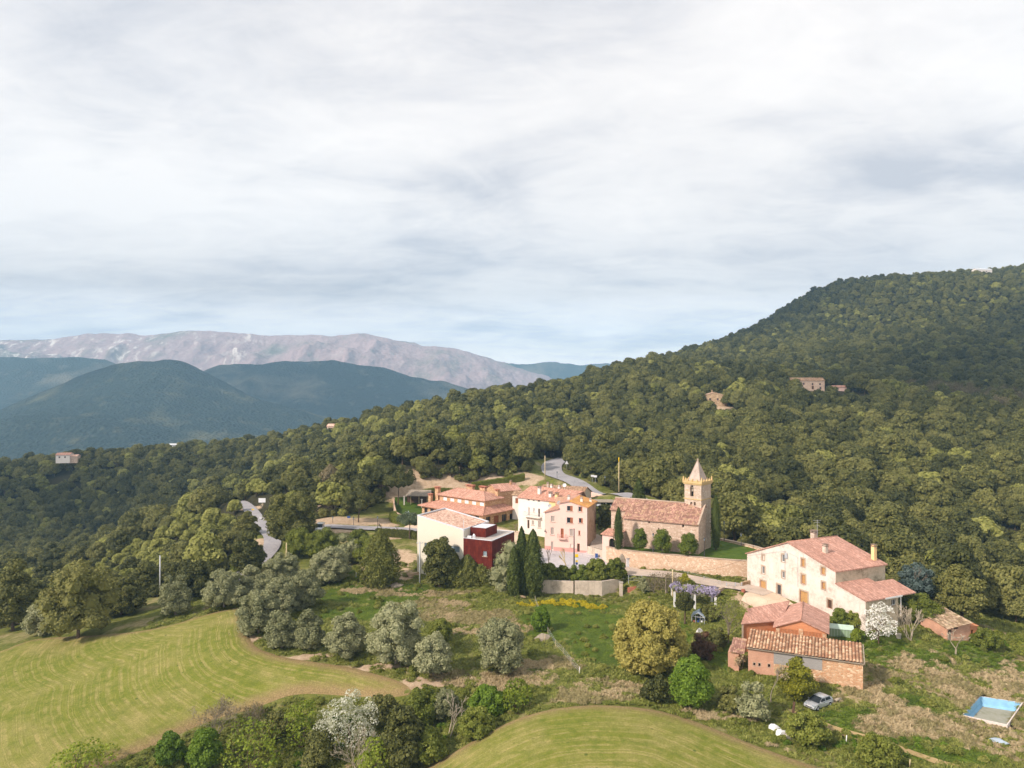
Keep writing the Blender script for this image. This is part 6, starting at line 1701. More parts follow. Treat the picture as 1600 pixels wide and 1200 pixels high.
# ---- forest prototypes (one mesh: trunk and crown), never linked themselves
def proto_forest(i, mat, w=7.0, h=6.4, nl=20, lr=1.42, leaf=.36, per=150):
    r = np.random.default_rng(100+i); vm = VM()
    lobes_crown(vm, r, w*r.uniform(.9, 1.1), h*r.uniform(.95, 1.2), 1.0, nl+2, lr*r.uniform(.9, 1.1), leaf, per, jit=.22, cov=1.4)
    trunk_mesh(vm, r, 2.6, .24, 3, 1.2)
    return vm.build('holm_oak', [M[mat], M['bark']], link=False)
PF_dark = [proto_forest(i, 'oak') for i in range(7)]
PF_light = [proto_forest(20+i, 'oak_light', leaf=.5) for i in range(4)]
def proto_bare(i):
    r = np.random.default_rng(300+i); vm = VM(); ends = []
    for k in range(3): branches(vm, r, (r.normal(0, .2), r.normal(0, .2), -.3), (r.normal(0, .25), r.normal(0, .25), 1), 2.2, .10, 4, spread=.55, up=.2, ends=ends, minrad=.03)
    E = np.array(ends); P = np.repeat(E, 5, 0)+r.normal(0, .45, (len(E)*5, 3))
    V, Q = leaf_quads(P, r.normal(0, 1, P.shape), .26, r, 1.0); vm.add(V, Q, 0)
    return vm.build('bare_tree', [M['oak_brown'], M['bark_grey']], link=False)
PF_bare = [proto_bare(i) for i in range(3)]

# ---- scatter the wood
def jitter_grid(x0, x1, y0, y1, s, r):
    X, Y = np.meshgrid(np.arange(x0, x1, s), np.arange(y0, y1, s)); X = X.ravel()+r.uniform(-.42, .42, X.size)*s; Y = Y.ravel()+r.uniform(-.42, .42, Y.size)*s
    return X, Y
fr = np.random.default_rng(5)
parts_ = []
for (a, b, s) in ((150, 420, 6.0), (420, 700, 6.2), (700, 1330, 6.3)):
    X, Y = jitter_grid(-900, 1100, a, b, s, fr)
    k = (X > -.80*Y-25) & (X < .80*Y+25); parts_.append(np.stack([X[k], Y[k], np.full(k.sum(), s)], 1))
T = np.concatenate(parts_); X, Y, SP = T.T
ok = ~inpoly(X, Y, village_clear)
# low scrub along the edge of the wood hides the trunks of its first row
ed = []
for a, b in zip(village_clear[2:-1], village_clear[3:-1]):
    a, b = np.array(a, float), np.array(b, float); ln = np.hypot(*(b-a))
    for k in range(int(ln/1.7)):
        ed.append(a+(b-a)*k*1.7/ln+fr.normal(0, .9, 2))
ed = np.array(ed); ed = ed[(ed[:, 1] > 150) & (ed[:, 1] < 290)]
X = np.concatenate([X, ed[:, 0]]); Y = np.concatenate([Y, ed[:, 1]]); SP = np.concatenate([SP, np.full(len(ed), 1.0)]); ok = np.concatenate([ok, np.ones(len(ed), bool)])
for ln, w in ((road_low, 3.9), (road_up, 7.0), (road_branch, 5)): ok &= polydist(X, Y, ln) > w
for cx, cy, rx, ry in ((173, 409, 17, 25), (189, 418, 11, 17), (107, 376, 11, 18), (HT[0], HT[1]-14, 30, 34), (-301, 484, 9, 7), (-268, 556, 10, 7), (-113, 459, 8, 5), (-155, 500, 42, 8), (360, 480, 22, 8), (352, 505, 14, 4), (-360, 488, 14, 9), (-92, 420, 5, 3), (76.5, 138, 7, 8), (88, 133, 8, 5)):
    ok &= ((X-cx)/rx)**2+((Y-cy)/ry)**2 > 1
Z = hill(X, Y)
X, Y, Z, SP = X[ok], Y[ok], Z[ok], SP[ok]
PX = 800+F*X/Y; PY = 600-F*(Z+5)/Y
# left spur scrub with sunlight painted as lighter leaves; bare thicket on the right
_lb = hits([(350, 815), (300, 850), (235, 882), (160, 905), (80, 930), (0, 950)])
sunlit_band = np.exp(-(polydist(X, Y, _lb)/34)**2)
sunlit_band = np.maximum(sunlit_band, .75*np.exp(-(polydist(X, Y, hits([(360, 775), (420, 765), (480, 745)]))/24)**2))
sunlit_band = np.maximum(sunlit_band, .35*np.exp(-(polydist(X, Y, hits([(520, 735), (600, 700), (680, 690)]))/45)**2))
u_ = fr.uniform(0, 1, len(X))
light = (u_ < np.clip(sunlit_band*.95+.05+.12*(vnoise(X, Y, 40, 3) > .6), 0, .92))
bare = (np.exp(-(((X-262)/34)**2+((Y-425)/42)**2)*1.1) > fr.uniform(.15, .9, len(X)))
bare |= (np.exp(-(((X-17)/7)**2+((Y-262)/5)**2)) > .6) & (u_ < .4)
sc = np.where(Y > 700, .92, np.where(Y > 420, .95, 1.0))*np.clip(fr.normal(1, .27, len(X)), .5, 1.7)
sc *= 1+.35*(vnoise(X, Y, 30, 8)-.5)
low_ = SP < 2
sc = np.where(low_, fr.uniform(.30, .58, len(X)), sc); Z = Z-np.where(low_, .55, 0)
sc *= 1-.40*np.exp(-(polydist(X, Y, _lb)/36)**2)
rot = fr.uniform(0, 2*math.pi, len(X))
# the 300 that show largest become things of their own
vis = (PX > -20) & (PX < 1620) & (PY > 380) & (PY < 1230)
# hidden ones (behind the first row of trees downhill) show little: prefer the near ones that stand free
score = np.where(vis & ~low_, sc*F/np.hypot(X, Y), 0)*(1-.0*light)
order = np.argsort(-score)
single = np.zeros(len(X), bool); single[order[:285]] = True
lab_dark = {'r': 'dense dark holm oak of the wood on the slope right of the church', 'l': 'dense dark holm oak of the wood below the left lane', 'm': 'dense dark holm oak of the wood behind the village'}
lab_light = {'r': 'lighter green oak among the dark oaks right of the church', 'l': 'lighter green oak of the wood below the left lane', 'm': 'lighter green oak in the wood behind the village'}
for i in order[:285]:
    reg = 'r' if X[i] > 44 else ('l' if X[i] < -66 else 'm')
    src = (PF_light if light[i] else PF_dark)[int(fr.integers(0, 4 if light[i] else 7))]
    if bare[i]: src = PF_bare[0]
    o = src.copy(); COL.objects.link(o); o.location = (X[i], Y[i], Z[i]-.3); o.rotation_euler = (0, 0, rot[i])
    k = sc[i]; o.scale = (k, k, k*fr.uniform(.9, 1.15))
    o.name = 'holm_oak' if not bare[i] else 'bare_tree'
    tag(o, ('thin bare tree at the edge of the wood by the upper road' if bare[i] else (lab_light if light[i] else lab_dark)[reg]), 'tree', {'r': 'oaks of the right hand wood', 'l': 'oaks of the wood below the lane', 'm': 'oaks behind the village'}[reg]+(' lighter' if light[i] else '')+(' bare' if bare[i] else ''))

def proto_collection(name, obs):
    c = bpy.data.collections.new(name)
    for k, o in enumerate(obs):
        q = o.copy(); q.name = f'{name}_{k:02d}'; c.objects.link(q)
    return c
def scatter(name, P, rot, scl, colc, ids, label, kind='stuff', zs=None):
    """one stuff object: points that carry instances of a few small meshes"""
    me = bpy.data.meshes.new(name); me.vertices.add(len(P)); me.vertices.foreach_set('co', np.ascontiguousarray(P, dtype=np.float32).ravel())
    rv = np.zeros((len(P), 3), np.float32); rv[:, 2] = rot
    sv = np.stack([scl, scl, scl if zs is None else zs], 1).astype(np.float32)
    a = me.attributes.new('srot', 'FLOAT_VECTOR', 'POINT'); a.data.foreach_set('vector', rv.ravel())
    a = me.attributes.new('sscl', 'FLOAT_VECTOR', 'POINT'); a.data.foreach_set('vector', sv.ravel())
    a = me.attributes.new('sid', 'INT', 'POINT'); a.data.foreach_set('value', np.asarray(ids, dtype=np.int32))
    o = bpy.data.objects.new(name, me); COL.objects.link(o); tag(o, label, None, None, kind)
    ng = bpy.data.node_groups.new(name+'_scatter', 'GeometryNodeTree')
    ng.interface.new_socket('Geometry', in_out='INPUT', socket_type='NodeSocketGeometry'); ng.interface.new_socket('Geometry', in_out='OUTPUT', socket_type='NodeSocketGeometry')
    gi = ng.nodes.new('NodeGroupInput'); go = ng.nodes.new('NodeGroupOutput')
    ip = ng.nodes.new('GeometryNodeInstanceOnPoints'); ci = ng.nodes.new('GeometryNodeCollectionInfo')
    ci.inputs['Collection'].default_value = colc; ci.inputs['Separate Children'].default_value = True; ci.inputs['Reset Children'].default_value = True
    def na(nm, ty):
        n = ng.nodes.new('GeometryNodeInputNamedAttribute'); n.data_type = ty; n.inputs['Name'].default_value = nm
        return [s_ for s_ in n.outputs if s_.enabled and s_.name == 'Attribute'][0]
    ng.links.new(gi.outputs[0], ip.inputs['Points']); ng.links.new(ci.outputs[0], ip.inputs['Instance']); ip.inputs['Pick Instance'].default_value = True
    ng.links.new(na('sid', 'INT'), ip.inputs['Instance Index']); ng.links.new(na('srot', 'FLOAT_VECTOR'), ip.inputs['Rotation']); ng.links.new(na('sscl', 'FLOAT_VECTOR'), ip.inputs['Scale'])
    ng.links.new(ip.outputs[0], go.inputs[0])
    md = o.modifiers.new('scatter', 'NODES'); md.node_group = ng
    return o
WC = proto_collection('wood_kinds', PF_dark+PF_light+PF_bare)
rest = ~single
ids = np.where(bare, 11+fr.integers(0, 3, len(X)), np.where(light, 7+fr.integers(0, 4, len(X)), fr.integers(0, 7, len(X))))
scatter('woodland', np.stack([X, Y, Z-.3], 1)[rest], rot[rest], sc[rest], WC, ids[rest], 'dense oak wood covering the hills beyond the nearest trees')
# ------------------------------------------------------------------ far hills and air
def prof(pts):
    xs = np.array([p[0] for p in pts], float); ys = np.array([p[1] for p in pts], float)
    return lambda q: np.interp(q, xs, ys)
def fbm(x, y, s, seed, o=5, ridge=False):
    a = 1.; t = 0.; k = 0.
    for i in range(o):
        v = vnoise(x, y, s/2**i, seed+i*3)
        if ridge: v = 1-abs(2*v-1)
        t = t+v*a; k += a; a *= .5
    return t/k
def far_hill(name, label, line, Y0, depth, zbase, mat, res=110, rows=46, amp=.18, seed=1, ns=900, x0=-150, x1=1750, curve=1.0):
    """a real ridge: crest height from the skyline, flanks that fall towards the viewer and behind, with spurs and gullies"""
    f = prof(line)
    px = np.linspace(x0, x1, int((x1-x0)/4)); t = np.linspace(-1, 1, rows)
    PXg, Tg = np.meshgrid(px, t)
    Xc = (PXg-800)/F*Y0; Yg = Y0+Tg*depth
    Xg = Xc
    Zc = -Y0*(f(PXg)-600)/F
    fall = np.where(Tg < 0, np.abs(Tg)**curve, np.abs(Tg)**1.2)
    n = fbm(Xg, Yg, ns, seed, 6, True)-.62
    Zc = Zc+(fbm(Xg, Yg*0, ns*.3, seed+4, 4)-.5)*Y0/F*9
    H = np.maximum(Zc-zbase, 0)
    env = np.clip(np.abs(Tg)*3.0, 0.0, 1)
    Zg = zbase+H*(1-fall)+n*amp*(H+60)*env*np.clip(1.25-np.abs(Tg), 0, 1)+(fbm(Xg, Yg, 60, seed+9, 3)-.5)*9*(Y0/3000)
    idx = np.arange(PXg.size).reshape(PXg.shape)
    Q = np.stack([idx[:-1, :-1], idx[:-1, 1:], idx[1:, 1:], idx[1:, :-1]], -1).reshape(-1, 4)
    o = mesh_np(name, np.stack([Xg, Yg, Zg], -1).reshape(-1, 3), Q, mat, smooth=True)
    tag(o, label, kind='structure'); return o
def hill_mat(name, dark, mid, pale, crown=.10, rocky=0.0, rock=(.5, .46, .42), patch=.5):
    m, t = newmat(name); p = t.geo('Position')
    v = t.voro(p, crown); n = t.noise(p, .0022, 7, .62); n2 = t.noise(p, .012, 5, .65); n3 = t.noise(p, .06, 3, .6)
    c = t.ramp(n3, [(.3, dark), (.7, mid)])
    c = t.mix(t.math('MULTIPLY', t.ramp(n, [(.5, 0.), (.66, 1.)]), patch), c, pale)
    c = t.mix(t.math('MULTIPLY', t.ramp(n2, [(.56, 0.), (.68, 1.)]), patch*.5), c, pale)
    if rocky:
        r1 = t.noise(t.mapping(p, (1, .5, .7)), .016, 8, .75); r2 = t.noise(p, .001, 4, .6)
        sx = t.add('ShaderNodeSeparateXYZ'); t.l.new(p, sx.inputs[0]); gx_ = t.math('MULTIPLY', t.math('ADD', sx.outputs[0], 700.), -1/900., True)
        r2 = t.math('MULTIPLY', r2, gx_)
        c = t.mix(t.math('MULTIPLY', t.math('MULTIPLY', t.ramp(r1, [(.535, 0.), (.60, 1.)]), t.ramp(r2, [(.40, .1), (.58, 1.)])), rocky), c, rock)
    t.finish(c, 1.0, t.math('ADD', v, t.math('MULTIPLY', n2, 2.)), 1.0, 6.0, .0); return m
M['hill_near'] = hill_mat('wooded_hill', (.018, .028, .022), (.036, .048, .034), (.17, .16, .08), .11, patch=.85)
M['hill_mid'] = hill_mat('far_wooded_hill', (.020, .030, .018), (.040, .050, .028), (.24, .21, .14), .10, patch=.8)
M['mountain'] = hill_mat('rocky_mountain', (.34, .245, .235), (.47, .35, .335), (.17, .18, .13), .03, 1.0, (.9, .84, .74), .95)
far_hill('mountain', 'pale rocky mountain range under the cloud base', [(-150, 540), (0, 530), (60, 529), (140, 522), (230, 524), (300, 517), (420, 524), (560, 521), (600, 527), (660, 541), (700, 544), (760, 560), (810, 574), (860, 592), (930, 640), (1750, 700)], 5200, 1100, -260, M['mountain'], amp=.95, seed=3, ns=820, rows=130, curve=.85)
far_hill('hills', 'low blue hills on the horizon', [(-150, 640), (600, 620), (700, 590), (770, 571), (800, 568), (862, 564), (905, 571), (950, 567), (1010, 580), (1100, 600), (1750, 640)], 5900, 450, -300, M['hill_mid'], amp=.15, seed=8, ns=1800)
far_hill('hills', 'dark blue wooded spur at the far left under the mountains', [(-150, 548), (0, 556), (60, 558), (110, 557), (160, 562), (220, 585), (300, 625), (1750, 720)], 3900, 900, -260, M['hill_mid'], amp=.22, seed=12, ns=700, x1=500)
far_hill('hills', 'blue wooded ridge with pale scars in the middle distance', [(-150, 640), (200, 610), (280, 592), (318, 578), (345, 570), (400, 568), (450, 563), (520, 562), (560, 570), (600, 575), (640, 588), (700, 600), (760, 612), (820, 640), (1000, 690), (1750, 760)], 3300, 900, -260, M['hill_mid'], amp=.34, seed=5, ns=560, x1=1100, rows=80)
far_hill('hills', 'big round blue wooded hill left of centre', [(-150, 680), (0, 643), (60, 615), (100, 598), (150, 576), (185, 566), (215, 561), (265, 562), (290, 568), (330, 588), (370, 612), (430, 632), (520, 655), (640, 690), (1750, 800)], 2300, 800, -240, M['hill_near'], amp=.30, seed=6, ns=380, x1=900, rows=90)
vf = MB(); vf.face([(-9000, 900, -238), (9000, 900, -238), (12000, 16000, -238), (-12000, 16000, -238)]); tag(vf.build('valley_floor', M['hill_near']), 'wooded valley floor far below', kind='structure')
# air
hz = MB(); hz.box((0, 3100, -340), (22000, 6900, 830))
ho = hz.build('haze', plain('haze_placeholder', (.5, .5, .5))); tag(ho, 'blue distant air', kind='stuff')
m = bpy.data.materials.new('haze'); m.use_nodes = True; m.node_tree.nodes.clear(); t = NT(m)
vol = t.add('ShaderNodeVolumePrincipled'); vol.inputs['Color'].default_value = (.41, .715, 1.0, 1); vol.inputs['Density'].default_value = 1.65e-4; vol.inputs['Anisotropy'].default_value = 0.0
oo = t.add('ShaderNodeOutputMaterial'); t.l.new(vol.outputs[0], oo.inputs['Volume'])
ho.data.materials.clear(); ho.data.materials.append(m)

# unseen clouds added behind the viewer and to the left to shade the hills
SUN_AZ = R(238); SUN_EL = R(37)
_sd = np.array([math.sin(SUN_AZ)*math.cos(SUN_EL), math.cos(SUN_AZ)*math.cos(SUN_EL), math.sin(SUN_EL)])
mc, t = newmat('cloud'); t.finish((.85, .85, .86), 1.0, spec=0.)
def cloud(gx_, gy_, gz_, h, spots, label):
    """one lumpy cloud at height h on the sun's side of a ground point"""
    k = (h-gz_)/_sd[2]; c = np.array([gx_, gy_, gz_])+_sd*k
    vm = VM(); v, f = ICO2; r = np.random.default_rng(int(abs(gx_)+abs(gy_)))
    for dx, dy, rx, ry in spots:
        d = r.normal(0, 1, 3); V = v*(1+.12*np.sin(v@d*4))[:, None]
        V = V*np.array([rx, ry, min(rx, ry)*.35])+np.array([dx, dy, r.uniform(-8, 12)]); vm.tris(V, f, 0)
    o = vm.build('cloud', [mc]); o.location = c; tag(o, label, kind='stuff'); return o
_band = [(120, 560), (175, 650), (262, 735), (385, 830), (520, 900), (640, 960)]
_gx, _gy = np.meshgrid(np.arange(110, 1000, 62), np.arange(300, 1240, 62)); _gx = _gx.ravel()+(_gy.ravel() % 124)*.4; _gy = _gy.ravel()
_k = (_gx < .76*_gy) & (polydist(_gx, _gy, _band) > 105) & ~((_gx > 560) & (_gy > 880)) & ((_gy > 455) | (_gx > 250)) & (_gy+_gx*.4 > 420) & (_gx > .17*_gy)
_zz = hill(_gx, _gy)
# each blob shades its own spot: shift it along the sun's rays to the cloud's height
_sp = [(x-300+_sd[0]/_sd[2]*(-z), y-700+_sd[1]/_sd[2]*(-z), 58, 50) for x, y, z in zip(_gx[_k], _gy[_k], _zz[_k])]
cloud(300, 700, 0, 940, _sp, 'unseen broken cloud shaped to shade the right hill around one sunny band')
cloud(-230, 420, -75, 820, [(-110, 0, 80, 50), (0, 10, 80, 40), (-60, 60, 100, 40)], 'unseen cloud added to shade the left valley')
cloud(-900, 2700, 60, 1700, [(-500, -100, 420, 380), (100, 0, 500, 420), (700, 200, 420, 400), (-900, 300, 500, 420), (200, 700, 700, 500)], 'unseen broad cloud added to shade the blue hills')
# ------------------------------------------------------------------ the near trees and shrubs
KIND = {  # material, bark, lobes, lobe radius / width, leaf size m, leaves per lobe, underside / height, trunk radius m, openness
 'olive': ('olive', 'bark_grey', 70, .12, .22, 230, .0, .22, .22),
 'oak': ('oak', 'bark', 54, .125, .32, 210, .02, .30, .02),
 'round': ('oak', 'bark', 26, .17, .26, 190, .30, .16, .05),
 'ochre': ('ochre', 'bark', 95, .105, .26, 190, .0, .32, .04),
 'bright': ('bright', 'bark', 26, .17, .24, 260, .02, .12, .0),
 'shrub': ('hedge', 'bark', 28, .155, .22, 190, .0, .06, .03),
 'dark': ('oak', 'bark', 18, .19, .25, 180, .0, .08, .05),
 'lime': ('lime', 'bark', 24, .17, .26, 110, .02, .08, .25),
 'laurel': ('laurel', 'bark', 20, .19, .17, 210, .06, .08, .0),
 'lemon': ('yellowgreen', 'bark', 34, .16, .20, 190, .03, .12, .03),
 'blossom': ('white_blossom', 'bark', 44, .13, .18, 120, .10, .11, .22),
 'cream': ('cream_blossom', 'bark', 64, .13, .18, 150, .0, .10, .12),
 'sparse': ('weed', 'bark_grey', 22, .15, .20, 75, .22, .11, .30),
 'grey': ('olive', 'bark_grey', 22, .17, .24, 130, .0, .08, .25),
 'copper': ('redbrown', 'bark', 14, .2, .2, 150, .0, .06, .15),
 'pine': ('pine', 'bark', 12, .24, .22, 210, .50, .14, .05),
 'conifer': ('thuja', 'bark', 30, .15, .26, 150, .06, .2, .1),
 'cedar': ('cedar', 'bark', 40, .13, .26, 150, .05, .2, .12),
 'mimosa': ('lemon_flower', 'bark', 14, .2, .18, 150, .1, .08, .1),
}
_seed = [1000]
def plant(kind, px, py, w, h, label, cat='tree', name=None, group=None, Y=None, z=None, parts=None, d=None, lean=(0, 0), y0=70):
    mt, bk, nl, lk, leaf, per, bf, tr, op = KIND[kind]
    _seed[0] += 1; r = np.random.default_rng(_seed[0])
    if Y is not None: b = at(px, py, Y)
    elif z is not None: b = atz(px, py, z)
    else: b = hit(px, py, y0)
    Wm, Hm = w*b[1]/F, h*b[1]/F
    vm = VM(); base = Hm*bf
    Hc = (Hm-base)
    lr = max(.28, lk*(Wm+Hc)/2)
    lobes_crown(vm, r, Wm, Hc, base, nl, lr, leaf, per, d=(d*b[1]/F if d else Wm*.92), openness=op, lean=lean, core=(kind not in ('blossom', 'sparse', 'lime', 'cream')), cov=(1.35 if bf >= .15 else 1.85), rmin=(.86 if kind in ('ochre', 'bright', 'laurel', 'shrub') else .55))
    visible_trunk = (bf >= .08 or kind in ('olive', 'oak', 'ochre')) if parts is None else parts
    nm = name or {'olive': 'olive_tree', 'oak': 'oak_tree', 'round': 'oak_tree', 'ochre': 'maple_tree', 'blossom': 'blossoming_tree', 'cream': 'blossoming_tree', 'lemon': 'lemon_tree', 'sparse': 'garden_tree', 'pine': 'pine_tree', 'conifer': 'conifer', 'mimosa': 'mimosa'}.get(kind, 'shrub')
    if visible_trunk:
        root = thing(nm, label, cat, b, r.uniform(0, .3), group)
        c = vm.build('crown', [M[mt]], None); c.parent = root
        tm = VM(); trunk_mesh(tm, r, max(.5, base+Hc*.22), tr, 5, Wm*.24, 0); o = tm.build('trunk', [M[bk]], None); o.parent = root
        if kind in ('blossom', 'sparse', 'lime', 'cream'):
            for k in range(6):
                br = VM(); branches(br, r, (0, 0, base*.7), (r.normal(0, .5), r.normal(0, .5), 1), Hm*.26, tr*.55, 3, 0, spread=.55, ends=None)
                q = br.build('branch', [M[bk]], None); q.parent = root
        return root
    if kind in ('lime', 'cream', 'grey'):
        for k in range(3 if kind == 'cream' else 7): branches(vm, r, (0, 0, 0), (r.normal(0, .6), r.normal(0, .6), 1), Hm*.30, .06, 2, 1, spread=.5)
    vm.tube([(0, 0, -.5), (0, 0, Hm*.35)], [tr*1.2, tr*.5], 6, 1)
    o = vm.build(nm, [M[mt], M[bk]]); o.location = b; o.rotation_euler = (0, 0, r.uniform(0, .3))
    return tag(o, label, cat, group)

def column(px, py, w, h, label, kind='cypress', Y=None, z=None, pw=.55, leaf=.22, n=None, name='cypress', cat='tree', group=None, droop=0.0, base_k=.55):
    """cypress / thuja: leaf sprays over a spindle with furrowed surface"""
    _seed[0] += 1; r = np.random.default_rng(_seed[0])
    b = at(px, py, Y) if Y is not None else (atz(px, py, z) if z is not None else hit(px, py))
    Wm, Hm = w*b[1]/F, h*b[1]/F
    n = n or int(min(9000, 120*Wm*Hm+900))
    t = r.uniform(0, 1, n)**.85; a = r.uniform(0, 2*math.pi, n)
    prof_ = lambda t: np.where(t < .25, base_k+(1-base_k)*(t/.25)**.6, (1-((t-.25)/.75)**(1/pw*1.0))**.75)
    fur = 1+.13*np.sin(a*5+t*9)+.09*np.sin(a*9-t*23)+.08*r.normal(0, 1, n)
    R_ = Wm/2*prof_(t)*fur
    P = np.stack([np.cos(a)*R_, np.sin(a)*R_, t*Hm], 1); N = np.stack([np.cos(a), np.sin(a), np.full(n, .35)], 1)
    vm = VM(); V, Q = leaf_quads(P, N, leaf, r, .55, 1.0); vm.add(V, Q, 0)
    rings = []; m_ = 9
    tt = np.linspace(0, .97, 9)
    mb = MB(); mb.lathe((0, 0, 0), [(max(.02, float(Wm/2*prof_(np.array([q]))[0]*.84)), q*Hm) for q in tt], m_); vm.add(np.array(mb.v), np.array([f for f in mb.f if len(f) == 4]), 0)
    vm.tube([(0, 0, -.6), (0, 0, Hm*.2)], [.2, .12], 6, 1)
    o = vm.build(name, [M[kind], M['bark']]); o.location = b; o.rotation_euler = (0, 0, r.uniform(0, 6))
    return tag(o, label, cat, group)

def hedge(line, width, height, label, z=None, mat='hedge', leaf=.16, name='hedge', wob=.08, zf=None):
    """clipped hedge along a line: leafy faces on both sides and top"""
    _seed[0] += 1; r = np.random.default_rng(_seed[0]); vm = VM()
    L = [np.array(p[:2], float) for p in line]; mb = MB()
    for i in range(len(L)-1):
        a, b = L[i], L[i+1]; d = b-a; ln = np.hypot(*d); d /= ln; nn = np.array([-d[1], d[0]])
        za, zb = (zf(*a), zf(*b)) if zf else ((z, z) if z is not None else (gz(*a), gz(*b)))
        n = int(ln*(width+2*height)*75)
        s = r.uniform(0, 1, n); q = r.uniform(-(height+width/2), height+width/2, n)
        side = np.abs(q) > width/2
        off = np.clip(q, -width/2, width/2); hh = np.where(side, height-(np.abs(q)-width/2), height)
        bump = wob*np.sin(s*ln*2.1+q*3)+r.normal(0, .05, n)
        P = np.zeros((n, 3)); P[:, :2] = a+np.outer(s*ln, d)+np.outer(off+np.sign(q)*side*bump, nn); P[:, 2] = za+(zb-za)*s+hh+(~side)*bump-.12*np.clip((np.abs(off)-width*.3)/(width*.2), 0, 1)*(~side)
        N = np.where(side[:, None], np.concatenate([np.outer(np.sign(q), nn), np.zeros((n, 1))], 1), np.array([0, 0, 1.]))
        V, Q = leaf_quads(P, N, leaf, r, .5); vm.add(V, Q, 0)
        w2 = width*.42; k = height-.1
        c = [(*(a-nn*w2), za-.5), (*(b-nn*w2), zb-.5), (*(b+nn*w2), zb-.5), (*(a+nn*w2), za-.5), (*(a-nn*w2), za+k), (*(b-nn*w2), zb+k), (*(b+nn*w2), zb+k), (*(a+nn*w2), za+k)]
        vm.add(np.array(c), np.array([(0, 1, 5, 4), (1, 2, 6, 5), (2, 3, 7, 6), (3, 0, 4, 7), (4, 5, 6, 7)]), 0)
    o = vm.build(name, [M[mat]]); return tag(o, label, 'hedge')

def bare(px, py, w, h, label, Y=None, z=None, depth=4, bark='bark_grey', twigs=None, stems=1, name='bare_tree', cat='tree', group=None, rad=.10, spread=.55, up=.15, minrad=.016):
    _seed[0] += 1; r = np.random.default_rng(_seed[0])
    b = at(px, py, Y) if Y is not None else (atz(px, py, z) if z is not None else hit(px, py))
    Wm, Hm = w*b[1]/F, h*b[1]/F; vm = VM(); ends = []
    for k in range(stems): branches(vm, r, (r.normal(0, .08)*(stems > 1), 0, -.3), (r.normal(0, .5)*(stems > 1), r.normal(0, .5)*(stems > 1), 1), Hm*.34, rad, depth, 1, spread=spread, up=up, ends=ends, minrad=minrad)
    V = np.concatenate(vm.V); ext = max(1e-3, np.abs(V[:, :2]).max()); hz_ = max(1e-3, V[:, 2].max())
    sx, sz = min(1.6, Wm/2/ext), Hm/hz_
    vm.V = [v*np.array([sx, sx, sz]) for v in vm.V]; E = np.array(ends)*np.array([sx, sx, sz])
    if twigs:
        P = np.repeat(E, 4, 0)+r.normal(0, .22, (len(E)*4, 3)); V, Q = leaf_quads(P, r.normal(0, 1, P.shape), .14, r, 1.0); vm.add(V, Q, 0)
    o = vm.build(name, [M[twigs or 'oak_brown'], M[bark]]); o.location = b
    return tag(o, label, cat, group)

G = 'olive trees below the village'
for a in ((66, 992, 62, 64, 'pale olive tree at the wood edge, at the far left of the field'), (274, 962, 52, 64, 'olive tree standing alone at the top edge of the left field'), (350, 950, 70, 62, 'olive tree with pale forked limbs, first left of the field corner'),
          (404, 990, 68, 72, 'olive tree overhanging the inner corner of the left field'), (436, 962, 60, 58, 'olive tree behind the one at the field corner'), (474, 950, 66, 60, 'broad olive tree at the left end of the green bank'), (514, 912, 68, 58, 'olive tree left of the conical conifer'),
          (396, 938, 58, 52, 'olive tree under the weathered pole'), (440, 918, 66, 54, 'olive tree with the weathered pole rising out of it'),
          (440, 1012, 54, 58, 'small olive tree, leftmost of the row along the field bank'), (482, 1016, 50, 64, 'narrow olive tree, second in the row along the field bank'), (541, 1024, 70, 68, 'olive tree, third in the row along the field bank'),
          (619, 1036, 98, 100, 'largest olive tree, in the middle of the grass bank'), (677, 1054, 66, 68, 'low olive tree right of the largest olive'), (783, 1050, 80, 88, 'upright olive tree alone on the right of the grass bank')):
    plant('olive', *a, group=G)
plant('oak', 122, 998, 116, 128, 'big dark oak between olive trees at the left edge of the field')
plant('oak', 20, 985, 70, 110, 'dark oak at the very left edge beside a pale olive')
plant('oak', 190, 960, 80, 62, 'low dark oak right of the big dark oak, at the field top')
plant('oak', 300, 935, 90, 62, 'dark oak between the white topped pole and the forked olive')
plant('oak', 456, 852, 86, 86, 'large round dark oak standing over the lane bend')
plant('round', 560, 816, 54, 54, 'round oak with forked trunk beside the lane', z=-38.2)
plant('oak', 384, 846, 42, 46, 'oak hiding the upper lane, left of the lane bend')
plant('oak', 388, 898, 54, 66, 'bushy oak just left of the lane below the bend')
plant('shrub', 372, 893, 26, 34, 'yellow flowering broom beside the bushy oak', cat='shrub', name='broom')
plant('round', 622, 785, 58, 62, 'spreading oak with a stout trunk over the play yard', Y=222)
plant('round', 596, 774, 62, 58, 'oak left of the stout one, at the corner of the play yard', Y=231)
column(516, 792, 60, 66, 'brownish conifer rising behind the lane', 'oak_brown', Y=238, pw=.9, leaf=.5, name='conifer')
plant('oak', 545, 782, 70, 60, 'dark oak right of the brownish conifer', Y=242)
for a in ((575, 876, 60, 40, 'green shrubs on the slope left of the long hedge'), (545, 880, 52, 46, 'grey green shrub on the slope under the lane'), (505, 872, 56, 46, 'dark shrub on the slope below the parked van'), (468, 868, 50, 44, 'dark shrub under the large round oak'), (560, 850, 36, 22, 'low brown green bush at the lane edge')):
    plant('grey' if 'grey' in a[4] else 'shrub', *a, cat='shrub', name='shrub')
column(594, 913, 58, 86, 'fat conical green conifer left of the cream hall', 'thuja', pw=.75, leaf=.3, name='conifer', base_k=.7)
plant('oak', 687, 919, 52, 86, 'tall dark bush with loose top in front of the cream hall', cat='shrub', name='laurel_bush', Y=156.5, parts=False)
GH = 'conifers hiding the foot of the hall'
